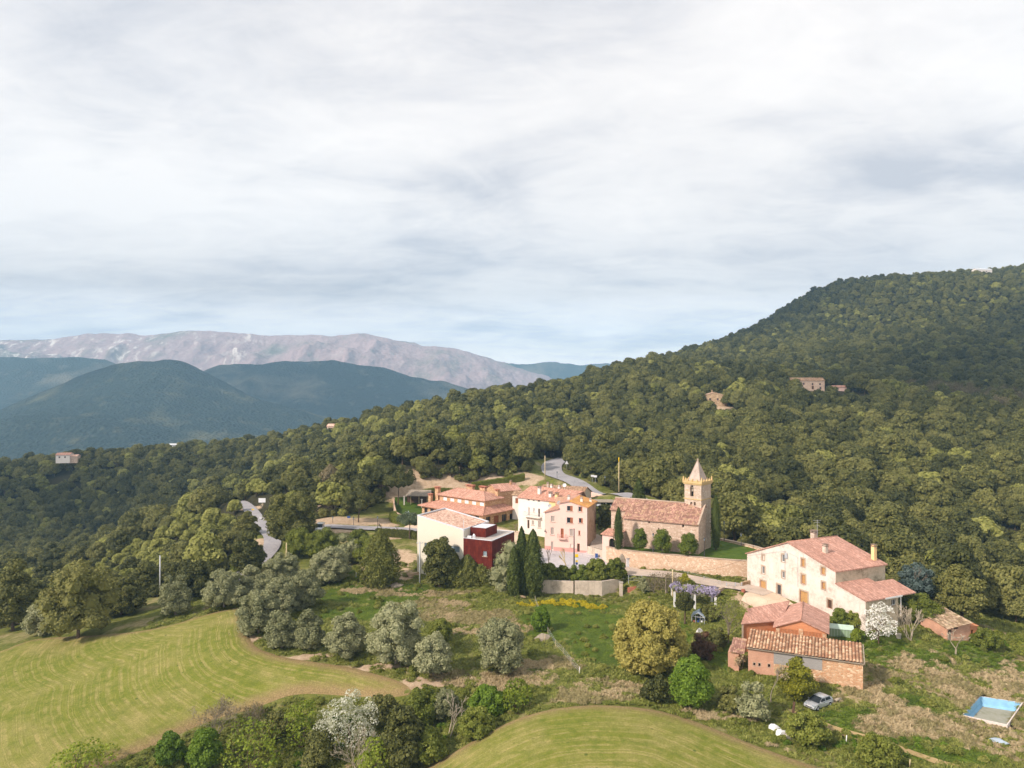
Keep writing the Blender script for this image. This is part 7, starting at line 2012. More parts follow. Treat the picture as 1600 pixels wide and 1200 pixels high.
for a, l in (((706, 919, 38, 62), 'slim conifer in front of the red annex edge, first right of the tall dark bush'), ((731, 919, 48, 52), 'low conifer under the little window of the red annex'), ((757, 920, 46, 46), 'lowest conifer of the screen before the red annex'), ((778, 921, 40, 54), 'conifer at the right end of the screen before the red annex')):
    column(*a, l, 'thuja', Y=157.5, pw=.8, leaf=.3, name='conifer', group=GH, base_k=.85)
plant('grey', 792, 928, 60, 84, 'grey green willowy bush left of the tall cypresses', cat='shrub', name='willow_bush', Y=154, d=40)
column(815, 929, 23, 106, 'thinner of the two tall cypresses in front of the square', Y=152.5, leaf=.24, pw=.6)
column(833, 931, 30, 104, 'fatter of the two tall cypresses in front of the square', Y=152.0, leaf=.24, pw=.5)
column(803, 930, 20, 76, 'short cypress in front of the thinner tall one', Y=151.0, leaf=.24)
# church
column(966.5, 858, 14, 66, 'slim cypress at the left corner of the church', Y=164.0, leaf=.16, pw=.45)
column(1118.5, 856, 14, 84, 'slim cypress right of the church tower', Y=164.5, leaf=.16, pw=.45)
column(998, 800, 22, 52, 'pointed conifer behind the church roof', 'cypress', Y=196, leaf=.3, pw=.9, name='conifer')
plant('laurel', 1000, 859, 24, 34, 'smallest of three round bushes on the church wall, leftmost', cat='shrub', name='laurel_bush', Y=161.8)
plant('laurel', 1034.5, 864, 30, 38, 'round bush on the church wall, middle one and tallest', cat='shrub', name='laurel_bush', Y=159.6)
plant('laurel', 1075.5, 868, 31, 35, 'round bush nearest the corner of the church', cat='shrub', name='laurel_bush', Y=157.6)
for a, l in (((857, 908, 36, 28), 'greyish rounded bush, leftmost above the grey garden wall'), ((880, 909, 24, 26), 'small rounded bush, second above the grey garden wall'), ((905, 910, 38, 28), 'yellowish rounded bush, middle of the row above the grey garden wall'), ((932, 909, 42, 36), 'dark rounded bush, fourth above the grey garden wall'), ((961, 906, 36, 34), 'rounded bush at the right end of the grey garden wall')):
    plant('laurel' if 'yellow' in l else 'shrub', *a, l, cat='shrub', name='rounded_bush', Y=155.4, group='bushes above the garden wall')
# clipped hedges
hedge(smooth_line([(-33.6, 209), (-33.4, 205.5), (-31.5, 202.6), (-28.5, 200.8), (-24.5, 199.4)], 4), 1.7, 2.7, 'tall clipped hedge curving below the play yard', zf=lambda x, y: -38.9)
hedge([(-35.3, 191.5), (-31, 189.4), (-26, 187), (-22, 185)], 1.4, 1.9, 'long clipped hedge along the lane left of the cream hall', zf=lambda x, y: gz(x, y)-.1, mat='thuja')
hedge([(-30, 232.5), (-25, 234.5), (-19, 235)], 1.6, 2.2, 'clipped hedge behind the stone hut', zf=lambda x, y: gz(x, y)-.2)
hedge([(-13, 237), (-8, 238), (-2, 239), (4, 241)], 1.6, 2.0, 'clipped hedge behind the restaurant roof', zf=lambda x, y: gz(x, y)+.1)
plant('pine', 640, 838, 40, 38, 'little umbrella pine beside the cream hall', Y=186)
GP = 'pollarded plane trees'
for a, l in (((599, 829, 18, 12), 'small pollarded tree on the lane by the hedge'), ((623, 832, 16, 12), 'small pollarded tree left of the umbrella pine')): bare(*a, l, Y=193, depth=2, rad=.12, name='pollarded_tree', group=GP, minrad=.05)
bare(886, 888, 26, 32, 'pollarded plane with ochre knuckled limbs before the pink house', Y=160.5, depth=2, rad=.16, bark='wood_pole', name='pollarded_tree', group=GP, minrad=.09, spread=.8)
bare(856, 884, 16, 28, 'thin pollarded tree near the corner of the pink house', Y=162, depth=2, rad=.12, name='pollarded_tree', group=GP, minrad=.05)
bare(806, 833, 26, 18, 'bare tree in front of the restaurant windows', Y=195, depth=3, rad=.12, name='pollarded_tree', group=GP)
plant('dark', 945, 828, 30, 48, 'dark shrub in the gap between pink house and church', cat='shrub', Y=184)
# garden right of the middle
plant('ochre', 1016, 1052, 118, 112, 'huge round ochre tree in the middle of the garden')
plant('bright', 1080, 1104, 68, 78, 'bright green round bush right below the ochre tree', cat='shrub', name='round_shrub')
plant('dark', 1026, 1096, 46, 42, 'dark low bush left of the bright green round bush', cat='shrub')
plant('copper', 1098, 1030, 38, 42, 'copper leaved bush above the bright green bush', cat='shrub', name='copper_shrub')
plant('dark', 1120, 1012, 36, 30, 'dark green bush behind the copper bush', cat='shrub')
plant('sparse', 1138, 1006, 58, 84, 'thin leafed garden tree with pale forked trunk left of the brick barn')
plant('round', 1070, 975, 30, 50, 'small green tree with white painted trunk under the pergola', name='garden_tree')
plant('lemon', 1067, 928, 30, 30, 'yellow green lemon bush behind the wisteria', cat='shrub', name='lemon_bush', Y=150)
plant('dark', 1110, 968, 40, 26, 'dark shrub between pergola and greenhouse', cat='shrub')
bare(1024, 935, 34, 40, 'brown scraggly leafless bush by the lane fence', depth=4, stems=5, twigs='oak_brown', name='bare_shrub', cat='shrub', Y=149)
bare(1048, 932, 44, 40, 'leafless climber under the pale pole, left of the wisteria', depth=4, stems=5, twigs='oak_brown', name='bare_shrub', cat='shrub', Y=147)
plant('grey', 1008, 925, 26, 22, 'grey green yucca like bush by the lane', cat='shrub')
plant('lemon', 1246, 1094, 62, 70, 'lemon tree with yellow fruit in front of the stone barn')
bare(1205, 1097, 44, 56, 'small pale bare tree left of the lemon tree', minrad=.03, twigs='drygrass', depth=4)
plant('grey', 1178, 1124, 58, 56, 'grey green bush left of the silver car', cat='shrub')
plant('dark', 1140, 1110, 44, 36, 'dark bush in the line right of the bright green bush', cat='shrub')
bare(1156, 1046, 22, 26, 'dry white twiggy bush at the left corner of the stone barn', stems=6, depth=3, bark='bark_pale', twigs='drygrass', name='bare_shrub', cat='shrub', rad=.04)
plant('blossom', 1373, 1006, 54, 66, 'white blossoming tree below the farmhouse lean-to')
bare(1423, 1003, 66, 56, 'bare pale fig tree right of the white blossom', stems=5, depth=4, rad=.12, spread=.7, minrad=.035, bark='bark_pale')
bare(1493, 1024, 44, 40, 'small twisted bare tree in front of the ruined shed', bark='bark_pale', rad=.12, spread=.8, depth=4, minrad=.035)
b = hit(1404, 998); mb = MB(); mb.lathe(b, [(.32, 0), (.42, .8), (.46, .85), (.40, .86)], 12); tag(mb.build('planter', M['concrete']), 'pale tub with a bare shrub between blossom and fig tree', 'planter')
bare(1404, 992, 24, 40, 'small bare shrub growing in the pale tub', stems=3, depth=3, rad=.04, name='bare_shrub', cat='shrub', Y=b[1])
plant('laurel', 1313, 978, 26, 28, 'dark round shrub against the farmhouse foot, left of two', cat='shrub', z=-41.8)
plant('shrub', 1336, 980, 32, 26, 'wide round shrub against the farmhouse lean-to, right of two', cat='shrub', z=-41.9)
plant('shrub', 1434, 966, 74, 38, 'ivy covered mound between lean-to and ruined shed', cat='shrub', name='ivy_mound', Y=131)
plant('cedar', 1432, 940, 66, 62, 'blue green cedar with a bare broken crown', name='cedar', Y=139) 
plant('oak', 1503, 968, 76, 84, 'dark broad conifer like oak behind the ruined shed', Y=135)
bare(1430, 912, 30, 26, 'grey dead branches in the top of the blue cedar', Y=137.5, stems=4, depth=3, name='dead_branches', cat='branches', rad=.07)
plant('lime', 1338, 1003, 16, 22, 'yellowish thin bush in front of the green shed', cat='shrub')
plant('shrub', 1262, 1158, 70, 46, 'dark green bramble below the silver car', cat='shrub', name='bramble')
plant('shrub', 1372, 1192, 70, 42, 'dark bramble at the bottom edge under the dirt track', cat='shrub', name='bramble')
plant('shrub', 1540, 1010, 46, 26, 'brown green bramble right of the ruined shed', cat='shrub', name='bramble')
# ravine between the fields
plant('bright', 266, 1192, 46, 46, 'round bright green bush at the corner of the left field', cat='shrub', name='round_shrub')
plant('lime', 392, 1218, 110, 96, 'big lime green leafy shrub at the bottom of the ravine', cat='shrub')
plant('lime', 470, 1170, 54, 80, 'upright lime green sapling left of the cream blossom', cat='shrub', name='sapling')
plant('lime', 120, 1212, 120, 54, 'lime green weeds and seedlings at the bottom left corner', cat='shrub', name='weed_patch')
plant('bright', 320, 1200, 50, 62, 'green bush right of the round bright bush at the bottom', cat='shrub')
bare(340, 1148, 90, 60, 'purplish grey leafless thicket at the ravine edge', stems=6, depth=4, twigs='oak_brown', name='bare_shrub', cat='shrub', rad=.05)
bare(395, 1142, 60, 40, 'low leafless bush right of the purplish thicket', stems=5, depth=4, twigs='oak_brown', name='bare_shrub', cat='shrub', rad=.05)
plant('cream', 545, 1160, 104, 76, 'wide tree covered in creamy white blossom above the ravine')
bare(560, 1208, 100, 78, 'tangle of pale bare branches at the bottom of the ravine', stems=6, depth=4, bark='bark_pale', name='bare_shrub', cat='shrub', rad=.09, spread=.8)
bare(700, 1152, 74, 68, 'dead pale tree leaning in the ravine', stems=2, depth=3, bark='bark_pale', rad=.13, spread=.85, minrad=.03)
plant('oak', 628, 1205, 76, 100, 'tall brownish green oak bush right of the pale branches', cat='shrub', parts=False)
plant('shrub', 660, 1128, 60, 54, 'green bush above the dead pale tree', cat='shrub')
plant('olive', 694, 1120, 48, 46, 'grey green olive bush at the top of the ravine', cat='shrub', name='olive_bush')
plant('bright', 762, 1118, 62, 44, 'fresh green bush at the right end of the ravine', cat='shrub')
plant('lime', 806, 1110, 52, 50, 'yellow green bush between the ravine and the front field', cat='shrub')
plant('shrub', 745, 1150, 60, 44, 'green bush beside the front field edge', cat='shrub')
plant('shrub', 665, 1190, 70, 54, 'bright weedy bush right at the edge of the front field', cat='shrub')
plant('dark', 600, 1130, 60, 44, 'dark bush behind the cream blossom', cat='shrub')
plant('lime', 585, 1222, 60, 70, 'lime green bush at the bottom edge under the pale branches', cat='shrub')
plant('dark', 500, 1200, 60, 60, 'dark bush between the lime shrub and the pale branches', cat='shrub')
plant('dark', 430, 1160, 50, 50, 'dark hollow bush behind the lime green sapling', cat='shrub')
plant('shrub', 688, 1000, 36, 34, 'green bush behind the low olive tree', cat='shrub')
plant('bright', 845, 985, 30, 36, 'green weedy bush at the left fence of the garden', cat='shrub')

# ---- garden things
def pergola():
    b = hit(1085, 952)
    root = thing('pergola', 'pergola on white posts carrying the wisteria', 'pergola', b)
    p0, p1 = hit(1054, 950), hit(1118, 955); zt = max(p0[2], p1[2])+2.6
    d = np.array(p1[:2])-np.array(p0[:2]); v = np.array([.1, 1.0])*4.2
    for k in range(3):
        for s in (0, 1):
            q = np.array(p0[:2])+d*k/2+v*s; g = gz(*q)
            m = MB(); m.box((q[0], q[1], g-.4), (.36, .36, zt-g+.4)); m.build('post', M['white_paint'], root)
    bm2 = MB()
    for s in (0, 1): a = np.array(p0[:2])+v*s; c = a+d; bm2.bar((*a, zt+.06), (*c, zt+.06), .14)
    bm2.build('beam', M['wood_grey'], root)
    vm = VM(); r = np.random.default_rng(77)
    for k in range(46):
        f, s = r.uniform(-.02, 1.05), r.uniform(-.1, 1.1); q = np.array(p0[:2])+d*f+v*s; R_ = r.uniform(.5, .95); n = 80
        D = r.normal(0, 1, (n, 3)); D /= np.linalg.norm(D, axis=1)[:, None]
        V, Q = leaf_quads(np.array([q[0], q[1], zt+.35+r.uniform(-.15, .35)])+D*R_*np.array([1, 1, .6]), D, .26, r, .7); vm.add(V, Q, 0 if r.uniform() > .16 else 1)
    o = vm.build('wisteria', [M['wisteria'], M['olive']]); tag(o, 'mauve wisteria in full flower over the pergola', 'climber')
pergola()
def greenhouse():
    a, c = hit(1085, 975), hit(1104, 974); b = hit(1094, 974)
    root = thing('greenhouse', 'tiny glass greenhouse with pots inside on the garden grass', 'greenhouse', b)
    w, d, h, rr = 2.3, 2.6, 1.25, .75; rz = R(-22); ca, sa = math.cos(rz), math.sin(rz)
    q = lambda x, y, z: (b[0]+x*ca-y*sa, b[1]+.9+x*sa+y*ca, b[2]+z)
    fr_ = MB()
    for x in (-w/2, w/2):
        for y in (-d/2, 0, d/2): fr_.bar(q(x, y, -.2), q(x, y, h), .06)
        fr_.bar(q(x, -d/2, h), q(x, d/2, h), .06); fr_.bar(q(x, -d/2, .05), q(x, d/2, .05), .06)
    for y in (-d/2, d/2):
        fr_.bar(q(-w/2, y, h), q(0, y, h+rr), .06); fr_.bar(q(w/2, y, h), q(0, y, h+rr), .06); fr_.bar(q(-w/2, y, .05), q(w/2, y, .05), .06); fr_.bar(q(-.4, y, .05), q(-.4, y, h+.3), .05); fr_.bar(q(.4, y, .05), q(.4, y, h+.3), .05); fr_.bar(q(-w/2, y, h), q(w/2, y, h), .05)
    fr_.bar(q(0, -d/2, h+rr), q(0, d/2, h+rr), .07)
    for k in range(1, 4): y = -d/2+d*k/4; fr_.bar(q(-w/2, y, h), q(0, y, h+rr), .04); fr_.bar(q(w/2, y, h), q(0, y, h+rr), .04)
    fr_.build('frame', M['metal_white'], root)
    g = MB(); g.slab([q(-w/2-.1, -d/2, h+.03), q(-w/2-.1, d/2, h+.03), q(0, d/2, h+rr+.06), q(0, -d/2, h+rr+.06)][::-1], .03); g.slab([q(w/2+.1, -d/2, h+.03), q(.004, -d/2, h+rr+.06), q(.004, d/2, h+rr+.06), q(w/2+.1, d/2, h+.03)][::-1], .03); g.build('roof_glass', M['blue_roof'], root)
    for k in range(6):
        x, y = q(-.75+(k % 3)*.7, -.7+(k//3)*1.1, 0)[:2]; z = gz(x, y); m = MB(); m.lathe((x, y, z), [(.13, 0), (.2, .45), (.16, .46)], 8); tag(m.build('flower_pot', M[['red_clay', 'blue', 'plastic_white'][k % 3]]), ['clay pot inside the greenhouse', 'blue pot inside the greenhouse', 'white pot inside the greenhouse'][k % 3], 'pot', 'pots in the greenhouse')
greenhouse()
def heap(px, py, w, h, label, name, mat, seed, flat=.6, n=3, cat='tarpaulin', L=1.0):
    b = hit(px, py); r = np.random.default_rng(seed); v, f = ICO2; V = v.copy()
    for k in range(n): d_ = r.normal(0, 1, 3); d_ /= np.linalg.norm(d_); V *= (1+.22*np.sin(V@d_*r.uniform(2, 5)+r.uniform(0, 6)))[:, None]
    V *= np.array([w*b[1]/F/2*L, w*b[1]/F/2*.6, h*b[1]/F*.62]); V[:, 2] = np.maximum(V[:, 2], -.2)
    vm = VM(); vm.tris(V, f, 0); o = vm.build(name, [M[mat]]); o.location = lift(b, .1); o.rotation_euler = (0, 0, r.uniform(-.5, .5)); return tag(o, label, cat)
heap(1093, 989, 14, 8, 'white crumpled tarpaulin on the grass below the greenhouse', 'tarpaulin', 'plastic_white', 3)
heap(1209, 1140, 16, 12, 'rounded white plastic heap, upper left end of the pile below the car', 'plastic_heap', 'plastic_white', 4)
heap(1220, 1146, 20, 12, 'crumpled white plastic heap in the middle of the pile below the car', 'plastic_heap', 'plastic_white', 5)
heap(1236, 1152, 26, 13, 'greyish rubble and plastic heap at the lower right of the pile below the car', 'plastic_heap', 'concrete', 6)
heap(843, 1000, 26, 12, 'grey heap of twigs beside the garden fence', 'brush_heap', 'wood_grey', 8, cat='heap')
heap(1310, 1098, 12, 7, 'sawn log lying right of the silver car', 'log', 'bark_pale', 9, cat='log') if False else None
b = hit(1309, 1096); mb = MB(); mb.tube([(b[0]-.5, b[1]-.2, b[2]+.25), (b[0]+.5, b[1]+.25, b[2]+.28)], .2, 10); tag(mb.build('log', M['bark_pale']), 'short sawn log lying right of the silver car', 'log')
heap(812, 934, 13, 5, 'pale stones and boards at the foot of the tall cypresses', 'rubble_heap', 'stone_rubble', 12, cat='heap')
heap(618, 916, 18, 7, 'dry branches heaped by the conical conifer', 'brush_heap', 'wood_grey', 13, cat='heap')
heap(647, 899, 24, 8, 'earth and rubble heap left of the cream hall corner', 'rubble_heap', 'stone_rubble', 14, cat='heap')
# leaning board near the car
b = hit(1238, 1120); mb = MB(); mb.bar(lift(b, -.3), (b[0]+.4, b[1]+.3, b[2]+1.9), .32, .1); tag(mb.build('board', M['wood_dark']), 'brown board leaning upright left of the silver car', 'board')
for i, (px, py, h, l) in enumerate(((1322, 1161, 1.0, 'white stake in the bramble below the dirt track'), (556, 905, 1.6, 'white post left of the conical conifer'), (905, 1053, 1.1, 'white garden stake at the end of the wire fence'), (851, 1003, 1.4, 'grey stake beside the heap of twigs'), (1421, 1199, 1.0, 'pale stake at the bottom edge right of the track'))):
    b = hit(px, py); mb = MB(); mb.tube([lift(b, -.2), (b[0]+.08, b[1], b[2]+h)], [.07, .06], 6); tag(mb.build('stake', M['white_paint'] if 'white' in l else M['wood_pole']), l, 'stake', 'stakes')
fn = thing('wire_fence', 'rickety wire fence with thin stakes along the garden', 'fence', hit(890, 1035))
P = [hit(*p) for p in ((836, 940), (845, 965), (856, 990), (868, 1010), (880, 1022), (892, 1038), (905, 1053))]
for q in P: m = MB(); m.bar(lift(q, -.2), lift(q, 1.15), .07); m.build('stake', M['wood_pole'], fn)
m = MB()
for a, c in zip(P[:-1], P[1:]):
    for k in (.35, .7, 1.05): m.bar(lift(a, k), lift(c, k), .02)
m.build('wire', M['metal_grey'], fn)
fn = thing('lane_fence', 'wire mesh fence and gate along the lane above the pergola', 'fence', hit(1060, 915))
P = [atz(*p, -41.1) for p in ((982, 908), (1003, 909), (1020, 905), (1050, 899), (1075, 903), (1100, 910), (1125, 917))]
for q in P: m = MB(); m.bar(lift(q, -.6), lift(q, 1.3), .09); m.build('post', M['metal_grey'], fn)
m = MB()
for a, c in zip(P[:-1], P[1:]):
    for k in (.2, .7, 1.25): m.bar(lift(a, k), lift(c, k), .025)
    for k in range(8): f = k/8; q = tuple(np.array(a)*(1-f)+np.array(c)*f); m.bar(q, lift(q, 1.25), .012)
m.build('wire', M['metal_grey'], fn)
gt = thing('yard_gate', 'grey metal gate between lane and farmhouse yard', 'gate', atz(1150, 921, -41.4))
for px in (1135, 1149, 1159): q = atz(px, 923, -41.5); m = MB(); m.bar(lift(q, -.4), lift(q, 1.7), .14); m.build('post', M['metal_grey'], gt)
m = MB(); a, c = atz(1135, 923, -41.5), atz(1159, 923, -41.5)
for k in (.3, .9, 1.5): m.bar(lift(a, k), lift(c, k), .05)
for k in range(12): f = k/11; q = tuple(np.array(a)*(1-f)+np.array(c)*f); m.bar(lift(q, .3), lift(q, 1.5), .03)
m.build('leaf', M['metal_grey'], gt)
strip_wall('yard_wall', [atz(1158, 920, -41.2)[:2], atz(1180, 913, -41)[:2], (48.2, 149.2)], .4, -43, lambda x, y: -39.9, 'stone_rubble', 'rubble wall between the yard gate and the farmhouse corner')
strip_wall('garden_pier', [atz(1119, 935, -42)[:2], atz(1130, 930, -42)[:2]], .6, -43.5, -40.3, 'stone_trim', 'pale stone pier at the right end of the wisteria', cat='pillar')
heap(1161, 926, 8, 6, 'red pot by the yard gate', 'flower_pot', 'red_clay', 21, cat='pot')

# pool
PR = [hit(1502, 1118), hit(1531, 1084), hit(1599, 1100), hit(1574, 1140)]
def pool():
    root = thing('swimming_pool', 'empty sky blue pool with dirty floor sunk in the dry grass', 'pool', PR[0])
    zt = sum(p[2] for p in PR)/4+.15; P = [np.array(p[:2]) for p in PR]; c = sum(P)/4; I = [q+(c-q)*.055 for q in P]; Fq = [q+(c-q)*.30 for q in P]; zf = zt-1.25
    rm = MB()
    for i in range(4):
        j = (i+1) % 4
        rm.face([(*P[j], zt), (*P[i], zt), (*I[i], zt), (*I[j], zt)]); rm.face([(*P[i], zt), (*P[j], zt), (*P[j], zt-1.2), (*P[i], zt-1.2)])
    rm.build('coping', M['coping'], root)
    wl_ = MB()
    for i in range(4):
        j = (i+1) % 4; n = 10; prev = None
        for k in range(n+1):
            f = k/n; a = I[i]*(1-f)+I[j]*f; b_ = Fq[i]*(1-f)+Fq[j]*f
            w_ = .15*math.sin(f*math.pi*3+i); b_ = b_+(c-b_)*w_*.25; mid = a+(b_-a)*.12
            cur = [(*a, zt-.004), (*mid, zt-1.0), (*(a+(b_-a)*.7), zt-1.28), (*b_, zf+.05)]
            if prev:
                for q in range(3): wl_.face([prev[q], cur[q], cur[q+1], prev[q+1]], 0, True)
            prev = cur
    wl_.build('basin_wall', M['bluepool'], root)
    fl = MB(); fl.face([(*(q+(q-c)*.06), zf+.09) for q in Fq][::-1] if False else [(*(q+(q-c)*.10), zf+.12) for q in Fq]); o = fl.build('basin_floor', plaster('pool_floor', lin(158, 156, 142), lin(126, 126, 98), .7, .8), root)
pool()
heap(1562, 1160, 24, 7, 'teal plastic sheet lying in the grass below the pool', 'plastic_sheet', 'blue_roof', 31)

# ---- vehicles
def car(base, heading, paint, label, L=4.0, Wd=1.68, H=1.45, van=False, cat='car', name='parked_car'):
    root = thing(name, label, cat, base, heading)      # +x forward
    hw = Wd/2
    if not van:
        low = [(-L*.5, .42), (-L*.49, .72), (-L*.46, .92), (-L*.2, .95), (L*.16, .93), (L*.33, .86), (L*.455, .70), (L*.495, .52), (L*.49, .30), (L*.44, .22), (-L*.46, .22)]
        cab = [(-L*.465, .92), (-L*.40, 1.26), (-L*.30, H-.03), (-L*.10, H), (L*.04, H-.05), (L*.27, .90)]
    else:
        low = [(-L*.5, .42), (-L*.5, .95), (L*.28, .98), (L*.42, .86), (L*.49, .70), (L*.5, .40), (L*.46, .22), (-L*.48, .22)]
        cab = [(-L*.495, .95), (-L*.485, H-.12), (-L*.42, H), (L*.05, H), (L*.12, H-.06), (L*.30, .97)]
    ax = [(-L*.31, .30), (L*.31, .30)]; rw = .31
    m = MB()
    # lower body: side outline with wheel arches cut as notches
    out = []
    bot = []
    for cx, cz in sorted(ax, key=lambda q: q[0]):
        bot += [(cx+math.cos(a)*(rw+.06), max(.22, cz+math.sin(a)*(rw+.06))) for a in np.linspace(math.pi, 0, 9)]
    outline = low[:-2][:]; outline = low[:-1] if False else [p for p in low if p[1] > .23]
    ring = outline[::-1]                                      # front bottom ... rear
    poly = [(-L*.47, .22)]+bot+[(L*.45, .22)]+ring
    n = len(poly)
    prof_y = lambda x, z: hw*(1-.10*max(0, abs(x)/(L*.5)-.72)/.28)*(1-.05*max(0, (z-.65)/.4)-.04*max(0, (.5-z)/.3))
    Ls = [(x, -prof_y(x, z), z) for x, z in poly]; Rs = [(x, prof_y(x, z), z) for x, z in poly]
    m.face(Ls[::1]); m.face(Rs[::-1])
    for i in range(n): j = (i+1) % n; m.face([Ls[j], Ls[i], Rs[i], Rs[j]], 0, True)
    # roof of the cabin
    ins = lambda z: hw*(.97-.24*max(0, (z-.92)/(H-.92))) if not van else hw*(.98-.10*max(0, (z-.95)/(H-.95)))
    Lc = [(x, -ins(z), z) for x, z in cab]; Rc = [(x, ins(z), z) for x, z in cab]
    for i in range(1, len(cab)-2): m.face([Lc[i+1], Lc[i], Rc[i], Rc[i+1]][::-1], 0, True)
    # pillars: a slightly smaller solid under the glass
    m.face(Lc[::-1]); m.face(Rc)
    body = m.build('body', M[paint], root) if False else m.build('body', M[paint], None); body.parent = root
    def part(nm, faces, mat, par=root):
        q = MB()
        for f in faces: q.face(f)
        o = q.build(nm, M[mat], None); o.parent = par; return o
    e = .012
    f0, f1 = cab[-2], cab[-1]; lerp = lambda a, b, t: (a[0]+(b[0]-a[0])*t, a[1]+(b[1]-a[1])*t)
    ws = [lerp(f0, f1, .06), lerp(f0, f1, .94)]
    part('windscreen', [[(ws[1][0]+e, -ins(ws[1][1])*.93, ws[1][1]+e), (ws[1][0]+e, ins(ws[1][1])*.93, ws[1][1]+e), (ws[0][0]+e, ins(ws[0][1])*.92, ws[0][1]+e), (ws[0][0]+e, -ins(ws[0][1])*.92, ws[0][1]+e)]], 'glass')
    r0, r1 = cab[0], cab[1]; rs = [lerp(r0, r1, .12), lerp(r0, r1, .98)]
    part('rear_window', [[(rs[0][0]-e, ins(rs[0][1])*.9, rs[0][1]), (rs[0][0]-e, -ins(rs[0][1])*.9, rs[0][1]), (rs[1][0]-e, -ins(rs[1][1])*.88, rs[1][1]), (rs[1][0]-e, ins(rs[1][1])*.88, rs[1][1])]], 'glass')
    zt, zb_ = H-.14, 1.0
    xf = lambda z: f1[0]+(f0[0]-f1[0])*(z-f1[1])/(f0[1]-f1[1])-.10
    xr = -L*.36 if not van else -L*.45
    for s in (-1, 1):
        segs = [(xr, -L*.10), (-L*.075, None)] if not van else [(-L*.08, None)]
        for a, b_ in segs:
            bt = xf(zt) if b_ is None else b_; bb = xf(zb_) if b_ is None else b_
            a2 = a+(.14 if (a == xr and not van) else 0)
            fc = [(a, s*(ins(zb_)+e), zb_), (bb, s*(ins(zb_)+e), zb_), (bt, s*(ins(zt)+e), zt), (a2, s*(ins(zt)+e), zt)]
            part('side_window', [fc if s < 0 else fc[::-1]], 'glass')
        mr = MB(); mr.box((xf(zb_)-.05, s*(hw+.08), zb_-.02), (.12, .2, .14)); o = mr.build('wing_mirror', M[paint], None); o.parent = root
        hl = MB(); hl.box((L*.455, s*hw*.68, .60), (.10, .36, .15), 0, 0, .9); o = hl.build('headlight', M['glass_pale'], None); o.parent = root
        tl_ = MB(); tl_.box((-L*.485, s*hw*.78, .70), (.06, .2, .24)); o = tl_.build('tail_light', M['red_clay'], None); o.parent = root
        dh = MB(); dh.box((-L*.02, s*(prof_y(0, .85)+.01), .82), (.18, .03, .04)); o = dh.build('door_handle', M['metal_dark'], None); o.parent = root
    gr = MB(); gr.box((L*.492, 0, .40), (.04, hw*1.1, .12)); o = gr.build('grille', M['black'], None); o.parent = root
    pl = MB(); pl.box((L*.50, 0, .54), (.02, .5, .1)); o = pl.build('number_plate', M['white_paint'], None); o.parent = root
    for cx, cz in ax:
        for s in (-1, 1):
            t_ = MB(); y = s*(hw-.10)
            t_.tube([(cx, y-.1, cz), (cx, y-.085, cz), (cx, y+.085, cz), (cx, y+.1, cz)], [rw*.88, rw, rw, rw*.88], 16); w_ = t_.build('wheel', M['black'], None); w_.parent = root
            h_ = MB(); h_.tube([(cx, y+s*.085, cz), (cx, y+s*.108, cz)], [rw*.62, rw*.56], 12); o = h_.build('rim', M['metal_grey'], None); o.parent = w_
    return root
b = hit(1279, 1103); car(lift(b, -.05), math.atan2(-.52, -.85), 'silver', 'silver hatchback parked on the grass below the stone barn', L=4.3, Wd=1.8, H=1.5)
b = at(500, 822.5, 193); car((b[0], b[1], gz(b[0], b[1])+.3), R(-88), 'carwhite', 'pale van parked on the lane beside the large round oak', L=4.3, Wd=1.8, H=1.85, van=True, cat='van', name='parked_van')
q = (24.2, 200.9); car((q[0], q[1], gz(*q)+.05), R(-105), 'carwhite', 'white car under the carport above the pink house', name='parked_car')

# ---- ground growth: grass, weeds, dry tufts
def proto_tuft(i, mat, n=34, rad=.45, h=.42, wd=.05):
    """matted grass: blades that lie over in one rough direction"""
    r = np.random.default_rng(500+i); V = []; Q = []
    for k in range(n):
        a, q = r.uniform(0, 6.28), rad*math.sqrt(r.uniform()); p = np.array([math.cos(a)*q, math.sin(a)*q, -.03])
        b_ = r.normal(0, .9); d = np.array([math.cos(b_), math.sin(b_), 0]); s = np.array([-d[1], d[0], 0])*wd*r.uniform(.6, 1.4)
        mid = p+d*h*r.uniform(.4, .9)+np.array([0, 0, h*r.uniform(.25, .6)]); tip = mid+d*h*r.uniform(.5, 1.2)+np.array([0, 0, -h*r.uniform(-.1, .4)])
        c = len(V); V += [p-s, p+s, mid+s, mid-s, tip+s*.4, tip-s*.4]; Q += [(c, c+1, c+2, c+3), (c+3, c+2, c+4, c+5)]
    return mesh_np('tuft', np.array(V), np.array(Q), M[mat], link=False)
def proto_weed(i, mat, w=1.2, h=.7, nl=7, leaf=.17):
    r = np.random.default_rng(600+i); vm = VM(); lobes_crown(vm, r, w, h, -.05, nl, w*.2, leaf, 60, core=False, jit=.8); return vm.build('weed', [M[mat]], link=False)
def proto_tussock(i, mat, n=90, rad=.55, h=.55, wd=.04):
    """a tussock: blades that rise from the middle and droop outwards"""
    r = np.random.default_rng(700+i); V = []; Q = []
    for k in range(n):
        a = r.uniform(0, 6.28); d = np.array([math.cos(a), math.sin(a), 0]); s = np.array([-d[1], d[0], 0])*wd*r.uniform(.6, 1.4); f = r.uniform(.5, 1.2)
        p = d*rad*.25*r.uniform(0, 1)+np.array([0, 0, -.05]); mid = d*rad*.55*f+np.array([0, 0, h*r.uniform(.5, 1.0)*f]); tip = d*rad*1.15*f+np.array([0, 0, h*r.uniform(0, .55)*f])
        c = len(V); V += [p-s, p+s, mid+s, mid-s, tip+s*.4, tip-s*.4]; Q += [(c, c+1, c+2, c+3), (c+3, c+2, c+4, c+5)]
    return mesh_np('tussock', np.array(V), np.array(Q), M[mat], link=False)
